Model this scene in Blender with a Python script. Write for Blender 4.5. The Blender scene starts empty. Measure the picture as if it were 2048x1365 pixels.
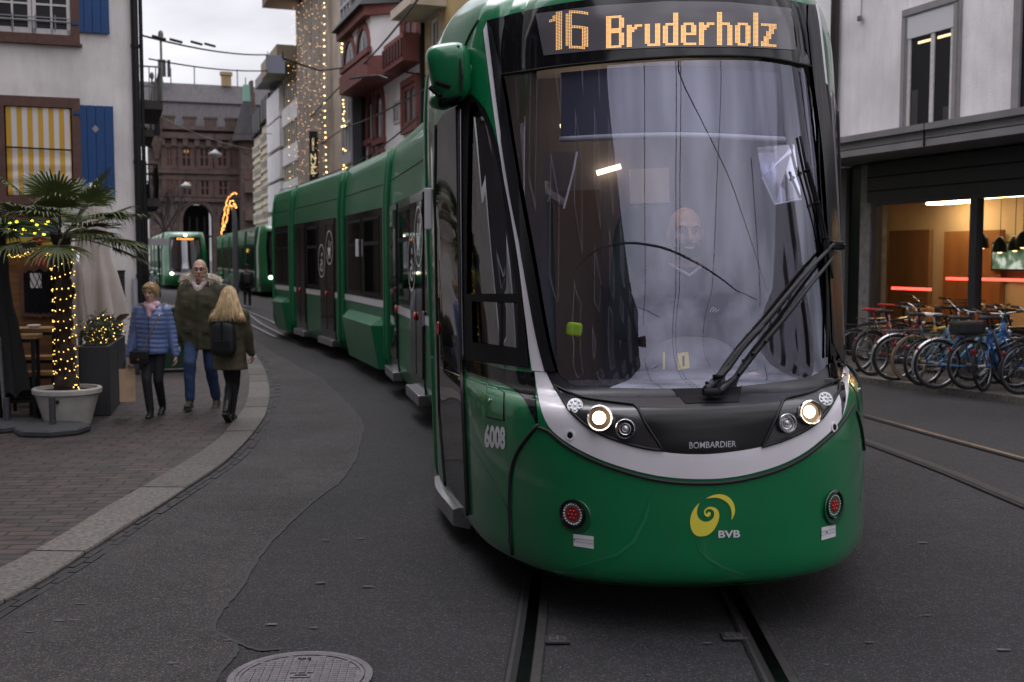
import bpy, bmesh, math, random
import numpy as np
from math import sin, cos, pi, radians, sqrt, atan2
from mathutils import Vector, Matrix, Euler
from mathutils.geometry import delaunay_2d_cdt
random.seed(7)
SC = bpy.context.scene
COL = SC.collection

# ------------------------------------------------------------------ camera, sky, sun, exposure
F, HOR, CH = 2250.0, 518.0, 1.78           # focal length in px of a 2048 px frame, horizon row, eye height
TILT = math.atan((682.5-HOR)/F)
cam = bpy.data.cameras.new('camera')
cam.lens = F/2048*36; cam.sensor_width = 36; cam.clip_start = 0.05; cam.clip_end = 2000
cam.dof.use_dof = True; cam.dof.focus_distance = 5.9; cam.dof.aperture_fstop = 3.6
camo = bpy.data.objects.new('camera', cam); COL.objects.link(camo)
camo.location = (0, 0, CH); camo.rotation_euler = (pi/2-TILT, 0, 0)
SC.camera = camo

w = bpy.data.worlds.new('World'); SC.world = w; w.use_nodes = True
nt = w.node_tree; N = nt.nodes; Lk = nt.links
for n in list(N): N.remove(n)
SUN_EL, SUN_AZ = radians(58), radians(-25)
out = N.new('ShaderNodeOutputWorld'); bg = N.new('ShaderNodeBackground')
sky = N.new('ShaderNodeTexSky'); sky.sky_type = 'NISHITA'; sky.sun_disc = False
sky.sun_elevation = SUN_EL; sky.sun_rotation = SUN_AZ
tc = N.new('ShaderNodeTexCoord'); mp = N.new('ShaderNodeMapping'); mp.inputs['Scale'].default_value = (1, 1, 2.6)
nz = N.new('ShaderNodeTexNoise'); nz.inputs['Scale'].default_value = 2.3; nz.inputs['Detail'].default_value = 5; nz.inputs['Roughness'].default_value = .52
cr_ = N.new('ShaderNodeValToRGB')
cr_.color_ramp.elements[0].position = .38; cr_.color_ramp.elements[0].color = (3.9, 3.85, 4.2, 1)
cr_.color_ramp.elements[1].position = .66; cr_.color_ramp.elements[1].color = (9.6, 9.4, 9.9, 1)
mx = N.new('ShaderNodeMixRGB'); mx.inputs[0].default_value = .93     # closed cloud deck, a little blue sky through it
Lk.new(tc.outputs['Generated'], mp.inputs['Vector']); Lk.new(mp.outputs[0], nz.inputs['Vector'])
Lk.new(nz.outputs['Fac'], cr_.inputs[0]); Lk.new(sky.outputs[0], mx.inputs[1]); Lk.new(cr_.outputs[0], mx.inputs[2])
# an overcast sky is about three times as bright overhead as at the horizon
sp = N.new('ShaderNodeSeparateXYZ'); gr = N.new('ShaderNodeMapRange'); gr.inputs[1].default_value = 0; gr.inputs[2].default_value = 1; gr.inputs[3].default_value = .50; gr.inputs[4].default_value = 2.3
mg = N.new('ShaderNodeMixRGB'); mg.blend_type = 'MULTIPLY'; mg.inputs[0].default_value = 1
Lk.new(tc.outputs['Generated'], sp.inputs[0]); Lk.new(sp.outputs['Z'], gr.inputs[0]); Lk.new(mx.outputs[0], mg.inputs[1]); Lk.new(gr.outputs[0], mg.inputs[2])
Lk.new(mg.outputs[0], bg.inputs['Color']); bg.inputs['Strength'].default_value = .1
Lk.new(bg.outputs[0], out.inputs['Surface'])

sd = bpy.data.lights.new('sun', 'SUN'); sd.energy = .5; sd.angle = radians(30); sd.color = (1, .97, .93)
so = bpy.data.objects.new('sun', sd); COL.objects.link(so)
so.rotation_euler = (pi/2-SUN_EL, 0, pi-SUN_AZ)
SC.view_settings.view_transform = 'Standard'; SC.view_settings.look = 'None'
SC.view_settings.exposure = 0.6; SC.view_settings.gamma = 1; SC.view_settings.use_curve_mapping = False
SC.cycles.max_bounces = 8; SC.cycles.transparent_max_bounces = 12; SC.cycles.sample_clamp_indirect = 6

# ------------------------------------------------------------------ measuring: pixel of the photo -> point of the place
def ray(u, v):
    a = (u-1024)/F; b = (682.5-v)/F
    return Vector((a, cos(TILT)+b*sin(TILT), -sin(TILT)+b*cos(TILT)))
def gp(u, v, z=0.0):
    r = ray(u, v); k = (z-CH)/r.z
    return Vector((r.x*k, r.y*k, z))
def dp(u, v, Y):
    r = ray(u, v); k = Y/r.y
    return Vector((r.x*k, Y, CH+r.z*k))
def proj(P):
    X, Y, Z = P[0], P[1], P[2]-CH
    d = Y*cos(TILT)-Z*sin(TILT); q = Y*sin(TILT)+Z*cos(TILT)
    return (1024+F*X/d, 682.5-F*q/d)
E2 = Vector((-.334, .943, 0)).normalized()     # down the street
E1 = Vector((E2.y, -E2.x, 0))                  # across it
class Wall:
    """a vertical wall plane; s along it, z up, o out of it (towards the viewer's side)"""
    def __init__(s, p, d, flip=False):
        s.p = Vector((p[0], p[1], 0)); s.d = Vector((d[0], d[1], 0)).normalized()
        n = Vector((s.d.y, -s.d.x, 0)); s.n = -n if flip else n
    def sz(s, u, v):
        r = ray(u, v); O = Vector((0, 0, CH))
        k = (s.p-O).dot(s.n)/r.dot(s.n); q = O+r*k
        return (q-s.p).dot(s.d), q.z
    def pt(s, a, z, o=0.0):
        return s.p+s.d*a+s.n*o+Vector((0, 0, z))

# ------------------------------------------------------------------ materials
MATS = {}
def M(name, col, rough=.5, metal=0, var=0., scale=6., bump=0., bscale=60., coat=0., emit=None, estr=0, spec=.5, stretch=None, detail=4, crough=.03):
    if name in MATS: return MATS[name]
    m = bpy.data.materials.new(name); m.use_nodes = True; MATS[name] = m
    t = m.node_tree; b = t.nodes['Principled BSDF']
    c = tuple(col)+(1,)
    b.inputs['Base Color'].default_value = c; b.inputs['Roughness'].default_value = rough; b.inputs['Metallic'].default_value = metal
    b.inputs['Specular IOR Level'].default_value = spec
    if coat: b.inputs['Coat Weight'].default_value = coat; b.inputs['Coat Roughness'].default_value = crough
    if emit: b.inputs['Emission Color'].default_value = tuple(emit)+(1,); b.inputs['Emission Strength'].default_value = estr
    if var or bump:
        g = t.nodes.new('ShaderNodeNewGeometry'); mp = t.nodes.new('ShaderNodeMapping')
        if stretch: mp.inputs['Scale'].default_value = stretch
        t.links.new(g.outputs['Position'], mp.inputs['Vector'])
    if var:
        n = t.nodes.new('ShaderNodeTexNoise'); n.inputs['Scale'].default_value = scale; n.inputs['Detail'].default_value = detail
        t.links.new(mp.outputs[0], n.inputs['Vector'])
        r = t.nodes.new('ShaderNodeMapRange'); r.inputs[1].default_value = .3; r.inputs[2].default_value = .7
        r.inputs[3].default_value = 1-var; r.inputs[4].default_value = 1+var
        t.links.new(n.outputs['Fac'], r.inputs[0])
        x = t.nodes.new('ShaderNodeMixRGB'); x.blend_type = 'MULTIPLY'; x.inputs[0].default_value = 1; x.inputs[1].default_value = c
        t.links.new(r.outputs[0], x.inputs[2]); t.links.new(x.outputs[0], b.inputs['Base Color'])
    if bump:
        n = t.nodes.new('ShaderNodeTexNoise'); n.inputs['Scale'].default_value = bscale; n.inputs['Detail'].default_value = 3
        t.links.new(mp.outputs[0], n.inputs['Vector'])
        k = t.nodes.new('ShaderNodeBump'); k.inputs['Strength'].default_value = min(1, bump); k.inputs['Distance'].default_value = .01
        t.links.new(n.outputs['Fac'], k.inputs['Height']); t.links.new(k.outputs[0], b.inputs['Normal'])
    return m
def glass(name, refl=.25, tint=(.8, .82, .85), gcol=(.95, .95, 1), rough=0.0, edge=.6):
    if name in MATS: return MATS[name]
    m = bpy.data.materials.new(name); m.use_nodes = True; MATS[name] = m
    t = m.node_tree
    for n in list(t.nodes): t.nodes.remove(n)
    o = t.nodes.new('ShaderNodeOutputMaterial'); mix = t.nodes.new('ShaderNodeMixShader')
    tr = t.nodes.new('ShaderNodeBsdfTransparent'); tr.inputs[0].default_value = tuple(tint)+(1,)
    gl = t.nodes.new('ShaderNodeBsdfGlossy'); gl.inputs['Color'].default_value = tuple(gcol)+(1,); gl.inputs['Roughness'].default_value = rough
    lw = t.nodes.new('ShaderNodeLayerWeight'); lw.inputs['Blend'].default_value = .25
    mr = t.nodes.new('ShaderNodeMapRange'); mr.inputs[3].default_value = refl; mr.inputs[4].default_value = refl+edge
    t.links.new(lw.outputs['Fresnel'], mr.inputs[0]); t.links.new(mr.outputs[0], mix.inputs[0])
    t.links.new(tr.outputs[0], mix.inputs[1]); t.links.new(gl.outputs[0], mix.inputs[2]); t.links.new(mix.outputs[0], o.inputs[0])
    return m
def island(name, cols, rough=.7, var=.15, scale=30, bump=.3, bscale=120):
    """colour picked per loose piece (paving stones), plus grain"""
    if name in MATS: return MATS[name]
    m = M(name, (1, 1, 1), rough, var=var, scale=scale, bump=bump, bscale=bscale)
    t = m.node_tree; g = t.nodes.new('ShaderNodeNewGeometry'); r = t.nodes.new('ShaderNodeValToRGB')
    e = r.color_ramp.elements
    for i, c in enumerate(cols):
        x = e[i] if i < 2 else e.new(i/(len(cols)-1))
        x.color = tuple(c)+(1,)
    for i, x in enumerate(sorted(e, key=lambda q: q.position)): pass
    e[0].position = 0; e[len(e)-1].position = 1
    t.links.new(g.outputs['Random Per Island'], r.inputs[0])
    mul = [n for n in t.nodes if n.type == 'MIX_RGB'][0]; t.links.new(r.outputs[0], mul.inputs[1])
    return m

# ------------------------------------------------------------------ objects
def wloc(p):
    v = Vector((0, 0, 0))
    while p is not None: v = v+p.location; p = p.parent
    return v
def tag(o, label=None, cat=None, group=None, kind=None):
    if label: o['label'] = label
    if cat: o['category'] = cat
    if group: o['group'] = group
    if kind: o['kind'] = kind
    return o
def thing(name, label, cat, loc=(0, 0, 0), rz=0, group=None):
    o = bpy.data.objects.new(name, None); COL.objects.link(o); o.location = loc; o.rotation_euler = (0, 0, rz); o.empty_display_size = .1
    return tag(o, label, cat, group)
def copy_tree(o, parent=None, loc=None, rz=None, label=None):
    c = o.copy(); COL.objects.link(c)
    if parent is not None: c.parent = parent
    if loc is not None: c.location = loc
    if rz is not None: c.rotation_euler = (c.rotation_euler.x, c.rotation_euler.y, rz)
    if label: c['label'] = label
    for ch in list(o.children): copy_tree(ch, c)
    return c
class MB:
    def __init__(s): s.v = []; s.f = []; s.m = []; s.nrm = None
    def add(s, vs, fs, mi=0):
        o = len(s.v); s.v += [tuple(p) for p in vs]; s.f += [tuple(i+o for i in q) for q in fs]; s.m += [mi]*len(fs); return s
    def box(s, c, d, rz=0, bev=0, mi=0, rot=None):
        bm = bmesh.new(); bmesh.ops.create_cube(bm, size=1)
        for v in bm.verts: v.co = Vector((v.co.x*d[0], v.co.y*d[1], v.co.z*d[2]))
        if bev: bmesh.ops.bevel(bm, geom=bm.edges[:], offset=min(bev, min(d)*.45), segments=2, affect='EDGES', profile=.6)
        R = (rot.to_matrix() if rot is not None else Matrix.Rotation(rz, 3, 'Z'))
        bm.verts.index_update()
        s.add([R@v.co+Vector(c) for v in bm.verts], [[v.index for v in f.verts] for f in bm.faces], mi); bm.free(); return s
    def wbox(s, W, a0, a1, z0, z1, o0, o1, bev=0, mi=0):
        c = W.pt((a0+a1)/2, (z0+z1)/2, (o0+o1)/2)
        return s.box(c, (abs(a1-a0), abs(o1-o0), abs(z1-z0)), atan2(W.d.y, W.d.x), bev, mi)
    def tube(s, pts, r, n=8, cap=True, mi=0, flat=None):
        pts = [Vector(p) for p in pts]; k = len(pts); rs = r if isinstance(r, (list, tuple)) else [r]*k
        ref = None; rings = []
        for i in range(k):
            t = (pts[min(i+1, k-1)]-pts[max(i-1, 0)])
            if t.length < 1e-9: t = Vector((0, 0, 1))
            t.normalize()
            if ref is None: ref = t.orthogonal().normalized()
            ref = (ref-t*ref.dot(t)); ref = ref.normalized() if ref.length > 1e-6 else t.orthogonal().normalized()
            b = t.cross(ref)
            rings.append([pts[i]+(ref*cos(2*pi*j/n)+b*sin(2*pi*j/n))*rs[i] for j in range(n)])
        vs = [p for q in rings for p in q]; fs = []
        for i in range(k-1):
            for j in range(n): fs.append((i*n+j, i*n+(j+1) % n, (i+1)*n+(j+1) % n, (i+1)*n+j))
        if cap: fs.append(tuple(range(n-1, -1, -1))); fs.append(tuple((k-1)*n+j for j in range(n)))
        return s.add(vs, fs, mi)
    def lathe(s, prof, c=(0, 0, 0), n=32, mi=0, R=None, cap=True):
        vs = []; fs = []; c = Vector(c)
        for (r, z) in prof:
            for j in range(n):
                p = Vector((r*cos(2*pi*j/n), r*sin(2*pi*j/n), z)); vs.append((R@p if R is not None else p)+c)
        for i in range(len(prof)-1):
            for j in range(n): fs.append((i*n+j, i*n+(j+1) % n, (i+1)*n+(j+1) % n, (i+1)*n+j))
        if cap:
            if prof[0][0] > 1e-4: fs.append(tuple(range(n-1, -1, -1)))
            if prof[-1][0] > 1e-4: fs.append(tuple((len(prof)-1)*n+j for j in range(n)))
        return s.add(vs, fs, mi)
    def ell(s, c, r, n=12, m=8, R=None, mi=0):
        vs = []; fs = []; c = Vector(c)
        for i in range(m+1):
            th = pi*i/m
            for j in range(n):
                p = Vector((r[0]*sin(th)*cos(2*pi*j/n), r[1]*sin(th)*sin(2*pi*j/n), -r[2]*cos(th))); vs.append((R@p if R is not None else p)+c)
        for i in range(m):
            for j in range(n): fs.append((i*n+j, i*n+(j+1) % n, (i+1)*n+(j+1) % n, (i+1)*n+j))
        return s.add(vs, fs, mi)
    def prism(s, poly, top, bot, mi=0):
        """poly: 3-D points lower ring given by function bot(i) / upper by top(i) as vectors added to each point"""
        n = len(poly); a = [Vector(p)+Vector(bot) for p in poly]; b = [Vector(p)+Vector(top) for p in poly]
        return s.add(a+b, [tuple(range(n-1, -1, -1)), tuple(range(n, 2*n))]+[(i, (i+1) % n, n+(i+1) % n, n+i) for i in range(n)], mi)
    def ball(s, c, r, mi=0):
        t = [(0, 0, 1), (1, 0, 0), (0, 1, 0), (-1, 0, 0), (0, -1, 0), (0, 0, -1)]
        f = [(0, 1, 2), (0, 2, 3), (0, 3, 4), (0, 4, 1), (5, 2, 1), (5, 3, 2), (5, 4, 3), (5, 1, 4)]
        return s.add([Vector(c)+Vector(p)*r for p in t], f, mi)
    def build(s, name, mats, parent=None, smooth=False, world=True, angle=None):
        off = wloc(parent) if (parent is not None and world) else Vector((0, 0, 0))
        me = bpy.data.meshes.new(name); me.from_pydata([tuple(Vector(p)-off) for p in s.v], [], s.f); me.update()
        mats = mats if isinstance(mats, (list, tuple)) else [mats]
        for m in mats: me.materials.append(m)
        if not len(me.polygons): print('EMPTY', name)
        if len(mats) > 1: me.polygons.foreach_set('material_index', s.m)
        o = bpy.data.objects.new(name, me); COL.objects.link(o)
        if parent is not None: o.parent = parent
        if smooth:
            me.polygons.foreach_set('use_smooth', [True]*len(me.polygons))
            if angle: me.set_sharp_from_angle(angle=radians(angle))
        if s.nrm is not None: me.normals_split_custom_set_from_vertices([tuple(n) for n in s.nrm])
        return o
def structure(o): o['kind'] = 'structure'; return o
def cmull(pts, step=12.0, closed=False):
    """smooth curve through 2-D points"""
    P = [Vector((p[0], p[1])) for p in pts]; n = len(P); out = []
    for i in range(n if closed else n-1):
        if closed: a, b, c, d = P[(i-1) % n], P[i], P[(i+1) % n], P[(i+2) % n]
        else:
            b, c = P[i], P[i+1]; a = P[i-1] if i else b*2-c; d = P[i+2] if i+2 < n else c*2-b
        k = max(1, int((c-b).length/step))
        for j in range(k):
            x = j/k
            out.append(.5*((2*b)+(c-a)*x+(2*a-5*b+4*c-d)*x*x+(3*b-3*c+d-a)*x**3))
    if not closed: out.append(P[-1])
    return [(p.x, p.y) for p in out]
def inpoly(x, y, P):
    c = False; n = len(P); j = n-1
    for i in range(n):
        if (P[i][1] > y) != (P[j][1] > y) and x < (P[j][0]-P[i][0])*(y-P[i][1])/(P[j][1]-P[i][1])+P[i][0]: c = not c
        j = i
    return c
def textmesh(body, bold=0.0, align='LEFT'):
    """flat text as (verts, faces) normalised to a unit box"""
    c = bpy.data.curves.new('t', 'FONT'); c.body = body; c.offset = bold; c.resolution_u = 3; c.fill_mode = 'FRONT'
    o = bpy.data.objects.new('t', c); COL.objects.link(o)
    dg = bpy.context.evaluated_depsgraph_get(); me = bpy.data.meshes.new_from_object(o.evaluated_get(dg))
    V = [(v.co.x, v.co.y) for v in me.vertices]; Fc = [tuple(p.vertices) for p in me.polygons]
    bpy.data.objects.remove(o); bpy.data.curves.remove(c); bpy.data.meshes.remove(me)
    x0 = min(p[0] for p in V); x1 = max(p[0] for p in V); y0 = min(p[1] for p in V); y1 = max(p[1] for p in V)
    return [((p[0]-x0)/(x1-x0), (p[1]-y0)/(y1-y0)) for p in V], Fc
def blob(caps, voxel=.012, smooth=6):
    """tapered capsules ('c',p0,p1,r0,r1) and ellipsoids ('e',c,(rx,ry,rz)[,euler]) fused into one continuous skin"""
    m = MB()
    for q in caps:
        if q[0] == 'c':
            a, b, ra, rb = Vector(q[1]), Vector(q[2]), q[3], q[4]; t = b-a
            if t.length < 1e-5: t = Vector((0, 0, 1e-3))
            u = t.normalized(); pts = []; rs = []
            for k in range(5): x = -pi/2+k*pi/8; pts.append(a+u*ra*sin(x)); rs.append(max(ra*cos(x), 1e-4))
            for k in range(5): x = k*pi/8; pts.append(b+u*rb*sin(x)); rs.append(max(rb*cos(x), 1e-4))
            m.tube(pts, rs, 14)
        elif q[0] == 'l':          # loft of elliptical rings (cx, cy, z, rx, ry)
            n = 24; rg = q[1]; b0 = len(m.v); top = len(rg)-1
            for (cx, cy, z, rx, ry) in rg: m.v += [(cx+rx*cos(2*pi*j/n), cy+ry*sin(2*pi*j/n), z) for j in range(n)]
            for i in range(top): m.f += [(b0+i*n+j, b0+i*n+(j+1) % n, b0+(i+1)*n+(j+1) % n, b0+(i+1)*n+j) for j in range(n)]
            m.f += [tuple(b0+n-1-j for j in range(n)), tuple(b0+top*n+j for j in range(n))]; m.m = [0]*len(m.f)
        else:
            R = Euler(q[3]).to_matrix() if len(q) > 3 else None
            m.ell(q[1], q[2], 18, 12, R)
    o = m.build('b', [])
    r = o.modifiers.new('r', 'REMESH'); r.mode = 'VOXEL'; r.voxel_size = voxel
    if smooth: k = o.modifiers.new('s', 'SMOOTH'); k.iterations = smooth; k.factor = .5
    dg = bpy.context.evaluated_depsgraph_get(); me = bpy.data.meshes.new_from_object(o.evaluated_get(dg))
    g = MB(); g.v = [tuple(v.co) for v in me.vertices]; g.f = [tuple(p.vertices) for p in me.polygons]; g.m = [0]*len(g.f)
    old = o.data; bpy.data.objects.remove(o); bpy.data.meshes.remove(old); bpy.data.meshes.remove(me)
    return g
# ------------------------------------------------------------------ shared materials
def soil_(m, amt=.16, col=(.060, .055, .045)):
    '''thin road dust in vertical runs and blotches, duller where it lies'''
    t = m.node_tree; b = t.nodes['Principled BSDF']; g = t.nodes.new('ShaderNodeNewGeometry'); mp = t.nodes.new('ShaderNodeMapping'); mp.inputs['Scale'].default_value = (5, 5, .9)
    n = t.nodes.new('ShaderNodeTexNoise'); n.inputs['Scale'].default_value = 1.6; n.inputs['Detail'].default_value = 9; n.inputs['Roughness'].default_value = .65
    t.links.new(g.outputs['Position'], mp.inputs['Vector']); t.links.new(mp.outputs[0], n.inputs['Vector'])
    r = t.nodes.new('ShaderNodeMapRange'); r.inputs[1].default_value = .45; r.inputs[2].default_value = .85; r.inputs[4].default_value = amt; t.links.new(n.outputs['Fac'], r.inputs[0])
    x = t.nodes.new('ShaderNodeMixRGB'); x.inputs[2].default_value = tuple(col)+(1,); t.links.new(r.outputs[0], x.inputs[0])
    t.links.new(b.inputs['Base Color'].links[0].from_socket, x.inputs[1]); t.links.new(x.outputs[0], b.inputs['Base Color'])
    k = t.nodes.new('ShaderNodeMapRange'); k.inputs[1].default_value = .35; k.inputs[2].default_value = .8; k.inputs[3].default_value = .03; k.inputs[4].default_value = .22
    t.links.new(n.outputs['Fac'], k.inputs[0]); t.links.new(k.outputs[0], b.inputs['Coat Roughness'])
asphalt = M('asphalt', (.0132, .0121, .0148), .82, var=.30, scale=9, bump=1.0, bscale=130, detail=8)
old_asph = M('old_asphalt', (.030, .027, .0275), .84, var=.25, scale=6, bump=1.0, bscale=150, detail=8)
def speckle(m, dens=170, amt=.35, col=(.30, .27, .26)):
    """light stone chips in the surface"""
    t = m.node_tree; b = t.nodes['Principled BSDF']; g = t.nodes.new('ShaderNodeNewGeometry')
    v = t.nodes.new('ShaderNodeTexVoronoi'); v.inputs['Scale'].default_value = dens; t.links.new(g.outputs['Position'], v.inputs['Vector'])
    s = t.nodes.new('ShaderNodeSeparateColor'); t.links.new(v.outputs['Color'], s.inputs[0])
    r = t.nodes.new('ShaderNodeMapRange'); r.inputs[1].default_value = .80; r.inputs[2].default_value = .98; r.inputs[4].default_value = amt
    t.links.new(s.outputs[0], r.inputs[0])
    x = t.nodes.new('ShaderNodeMixRGB'); x.inputs[2].default_value = tuple(col)+(1,)
    t.links.new(r.outputs[0], x.inputs[0]); src = b.inputs['Base Color'].links[0].from_socket
    # broad worn and stained patches
    n = t.nodes.new('ShaderNodeTexNoise'); n.inputs['Scale'].default_value = .9; n.inputs['Detail'].default_value = 6; t.links.new(g.outputs['Position'], n.inputs['Vector'])
    r2 = t.nodes.new('ShaderNodeMapRange'); r2.inputs[1].default_value = .3; r2.inputs[2].default_value = .7; r2.inputs[3].default_value = .62; r2.inputs[4].default_value = 1.40
    t.links.new(n.outputs['Fac'], r2.inputs[0])
    y = t.nodes.new('ShaderNodeMixRGB'); y.blend_type = 'MULTIPLY'; y.inputs[0].default_value = 1
    f = t.nodes.new('ShaderNodeTexNoise'); f.inputs['Scale'].default_value = 75; f.inputs['Detail'].default_value = 3; f.inputs['Roughness'].default_value = .7; t.links.new(g.outputs['Position'], f.inputs['Vector'])
    r3 = t.nodes.new('ShaderNodeMapRange'); r3.inputs[1].default_value = .36; r3.inputs[2].default_value = .66; r3.inputs[3].default_value = .58; r3.inputs[4].default_value = 1.42
    n2 = t.nodes.new('ShaderNodeTexNoise'); n2.inputs['Scale'].default_value = .28; n2.inputs['Detail'].default_value = 3; t.links.new(g.outputs['Position'], n2.inputs['Vector'])
    r4 = t.nodes.new('ShaderNodeMapRange'); r4.inputs[1].default_value = .35; r4.inputs[2].default_value = .65; r4.inputs[3].default_value = .8; r4.inputs[4].default_value = 1.2
    ml = t.nodes.new('ShaderNodeMath'); ml.operation = 'MULTIPLY'; t.links.new(f.outputs['Fac'], r3.inputs[0]); t.links.new(n2.outputs['Fac'], r4.inputs[0]); t.links.new(r3.outputs[0], ml.inputs[0]); t.links.new(r4.outputs[0], ml.inputs[1])
    ml2 = t.nodes.new('ShaderNodeMath'); ml2.operation = 'MULTIPLY'; t.links.new(ml.outputs[0], ml2.inputs[0]); t.links.new(r2.outputs[0], ml2.inputs[1])
    t.links.new(src, y.inputs[1]); t.links.new(ml2.outputs[0], y.inputs[2])
    t.links.new(y.outputs[0], x.inputs[1]); t.links.new(x.outputs[0], b.inputs['Base Color'])
speckle(asphalt, 150, .22); speckle(old_asph, 170, .40)
def brick_mat(name, c1, c2, mortar, scale, rot, bw=.5, rh=.25, msize=.012, rough=.75):
    m = bpy.data.materials.new(name); m.use_nodes = True; MATS[name] = m; t = m.node_tree; b = t.nodes['Principled BSDF']
    b.inputs['Roughness'].default_value = rough
    g = t.nodes.new('ShaderNodeNewGeometry'); mp = t.nodes.new('ShaderNodeMapping'); mp.inputs['Rotation'].default_value = rot
    dn = t.nodes.new('ShaderNodeTexNoise'); dn.inputs['Scale'].default_value = 2.2; t.links.new(g.outputs['Position'], dn.inputs['Vector'])
    va = t.nodes.new('ShaderNodeVectorMath'); va.operation = 'MULTIPLY_ADD'; va.inputs[1].default_value = (.05, .05, 0)
    t.links.new(dn.outputs['Color'], va.inputs[0]); t.links.new(g.outputs['Position'], va.inputs[2]); t.links.new(va.outputs[0], mp.inputs['Vector'])
    k = t.nodes.new('ShaderNodeTexBrick'); k.inputs['Scale'].default_value = scale; k.inputs['Brick Width'].default_value = bw; k.inputs['Row Height'].default_value = rh
    k.inputs['Mortar Size'].default_value = msize; k.inputs['Mortar Smooth'].default_value = .3; k.inputs['Bias'].default_value = -.1
    k.inputs['Color1'].default_value = c1+(1,); k.inputs['Color2'].default_value = c2+(1,); k.inputs['Mortar'].default_value = mortar+(1,)
    t.links.new(mp.outputs[0], k.inputs['Vector'])
    n = t.nodes.new('ShaderNodeTexNoise'); n.inputs['Scale'].default_value = 5; n.inputs['Detail'].default_value = 8; t.links.new(g.outputs['Position'], n.inputs['Vector'])
    r = t.nodes.new('ShaderNodeMapRange'); r.inputs[1].default_value = .3; r.inputs[2].default_value = .7; r.inputs[3].default_value = .6; r.inputs[4].default_value = 1.35
    t.links.new(n.outputs['Fac'], r.inputs[0])
    x = t.nodes.new('ShaderNodeMixRGB'); x.blend_type = 'MULTIPLY'; x.inputs[0].default_value = 1
    t.links.new(k.outputs['Color'], x.inputs[1]); t.links.new(r.outputs[0], x.inputs[2]); t.links.new(x.outputs[0], b.inputs['Base Color'])
    bp = t.nodes.new('ShaderNodeBump'); bp.inputs['Strength'].default_value = .8; bp.inputs['Distance'].default_value = .012; bp.invert = True
    t.links.new(k.outputs['Fac'], bp.inputs['Height']); t.links.new(bp.outputs[0], b.inputs['Normal'])
    return m
paving = brick_mat('brick_paving', (.060, .038, .034), (.031, .026, .027), (.008, .007, .007), 1.0, (0, 0, radians(-4)), .30, .115, .011)
granite = island('granite_kerb', [(.085, .076, .070), (.135, .12, .108), (.070, .066, .070)], .8, .45, 35, .5, 150)
sett = island('dark_setts', [(.013, .012, .013), (.026, .023, .024), (.017, .016, .017)], .75, .25, 40, .5, 120)
slab = M('concrete_slabs', (.065, .06, .058), .85, var=.25, scale=4, bump=.4, bscale=90)
steel = M('rail_steel', (.12, .115, .125), .38, .8, var=.3, scale=20)
rust = M('rusty_rail', (.022, .018, .018), .7, .0, var=.4, scale=18)
black_gap = M('black_gap', (.006, .006, .007), .9)
castiron = M('cast_iron', (.13, .12, .13), .5, .55, var=.2, scale=25, bump=.25, bscale=200)
green = M('tram_green', (.0015, .160, .054), .34, coat=1.0, var=.06, scale=2.5, spec=.3)
soil_(green)
white_p = M('white_paint', (.74, .71, .75), .35, coat=.6, var=.04, scale=3)
black_g = M('black_gloss', (.005, .005, .006), .10, spec=.35)
black_s = M('black_satin', (.010, .010, .012), .35, spec=.3, var=.1, scale=8)
black_m = M('black_matt', (.006, .006, .007), .7, spec=.2)
rubber = M('dark_rubber', (.012, .012, .013), .6)
dglass = M('dark_glass', (.006, .0055, .007), .03, spec=.6)
chrome = M('chrome', (.75, .74, .75), .12, 1)
alu = M('brushed_steel', (.42, .41, .43), .3, 1, var=.15, scale=30)
lamp_hot = M('headlamp_lit', (1, .9, .7), .3, emit=(1, .86, .60), estr=5)
lens = M('lamp_lens', (.5, .5, .52), .05, .6, coat=1)
red_lens = M('red_lens', (.25, .008, .01), .1, coat=1)
sign_white = M('sign_white', (.72, .70, .72), .5)
sign_yellow = M('sign_yellow', (.82, .72, .07), .5)
warm_bulb = M('warm_bulb', (1, .8, .4), .4, emit=(1, .58, .13), estr=3.2)
led_amber = M('led_amber', (1, .6, .2), .4, emit=(1, .52, .20), estr=.78)

# ------------------------------------------------------------------ ground
def sheet(name, pts2, z, mat, st=True):
    V = [Vector((p[0], p[1])) for p in pts2]
    r = delaunay_2d_cdt(V, [], [list(range(len(V)))], 1, 1e-5)
    m = MB(); m.add([(p.x, p.y, z) for p in r[0]], [tuple(f) for f in r[2]])
    o = m.build(name, mat)
    return structure(o) if st else o
m = MB(); m.add([(-600, -300, 0), (600, -300, 0), (600, 900, 0), (-600, 900, 0)], [(0, 1, 2, 3)]); structure(m.build('road', asphalt))
KZ = .035
kerb_out = cmull([(-160, 1330), (-60, 1245), (0, 1202), (88, 1153), (161, 1107), (273, 1036), (361, 980), (439, 929), (487, 885), (526, 836), (538, 797), (536, 763), (524, 729), (500, 700), (455, 683), (400, 672), (330, 664)], 8)
kerb_in = cmull([(-160, 1235), (-60, 1168), (0, 1134), (63, 1104), (146, 1056), (205, 1017), (263, 985), (351, 934), (429, 883), (468, 841), (492, 807), (499, 768), (495, 739), (478, 715), (440, 700), (390, 690), (330, 682)], 8)
gut_out = cmull([(-160, 1372), (-60, 1288), (0, 1241), (107, 1175), (190, 1124), (292, 1051), (419, 968), (497, 910), (536, 851), (559, 797), (558, 768), (541, 729), (512, 696), (460, 676), (400, 665), (330, 657)], 8)
KO = [gp(u, v, KZ) for u, v in kerb_out]; KI = [gp(u, v, KZ) for u, v in kerb_in]; GO = [gp(u, v, 0) for u, v in gut_out]
def resample(P, step):
    P = [Vector((p[0], p[1])) for p in P]; out = [P[0]]; acc = 0
    for i in range(1, len(P)):
        a, b = P[i-1], P[i]; L = (b-a).length; pos = 0
        while acc+L-pos >= step:
            pos += step-acc; acc = 0; out.append(a+(b-a)*(pos/L))
        acc += L-pos
    return out
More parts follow.
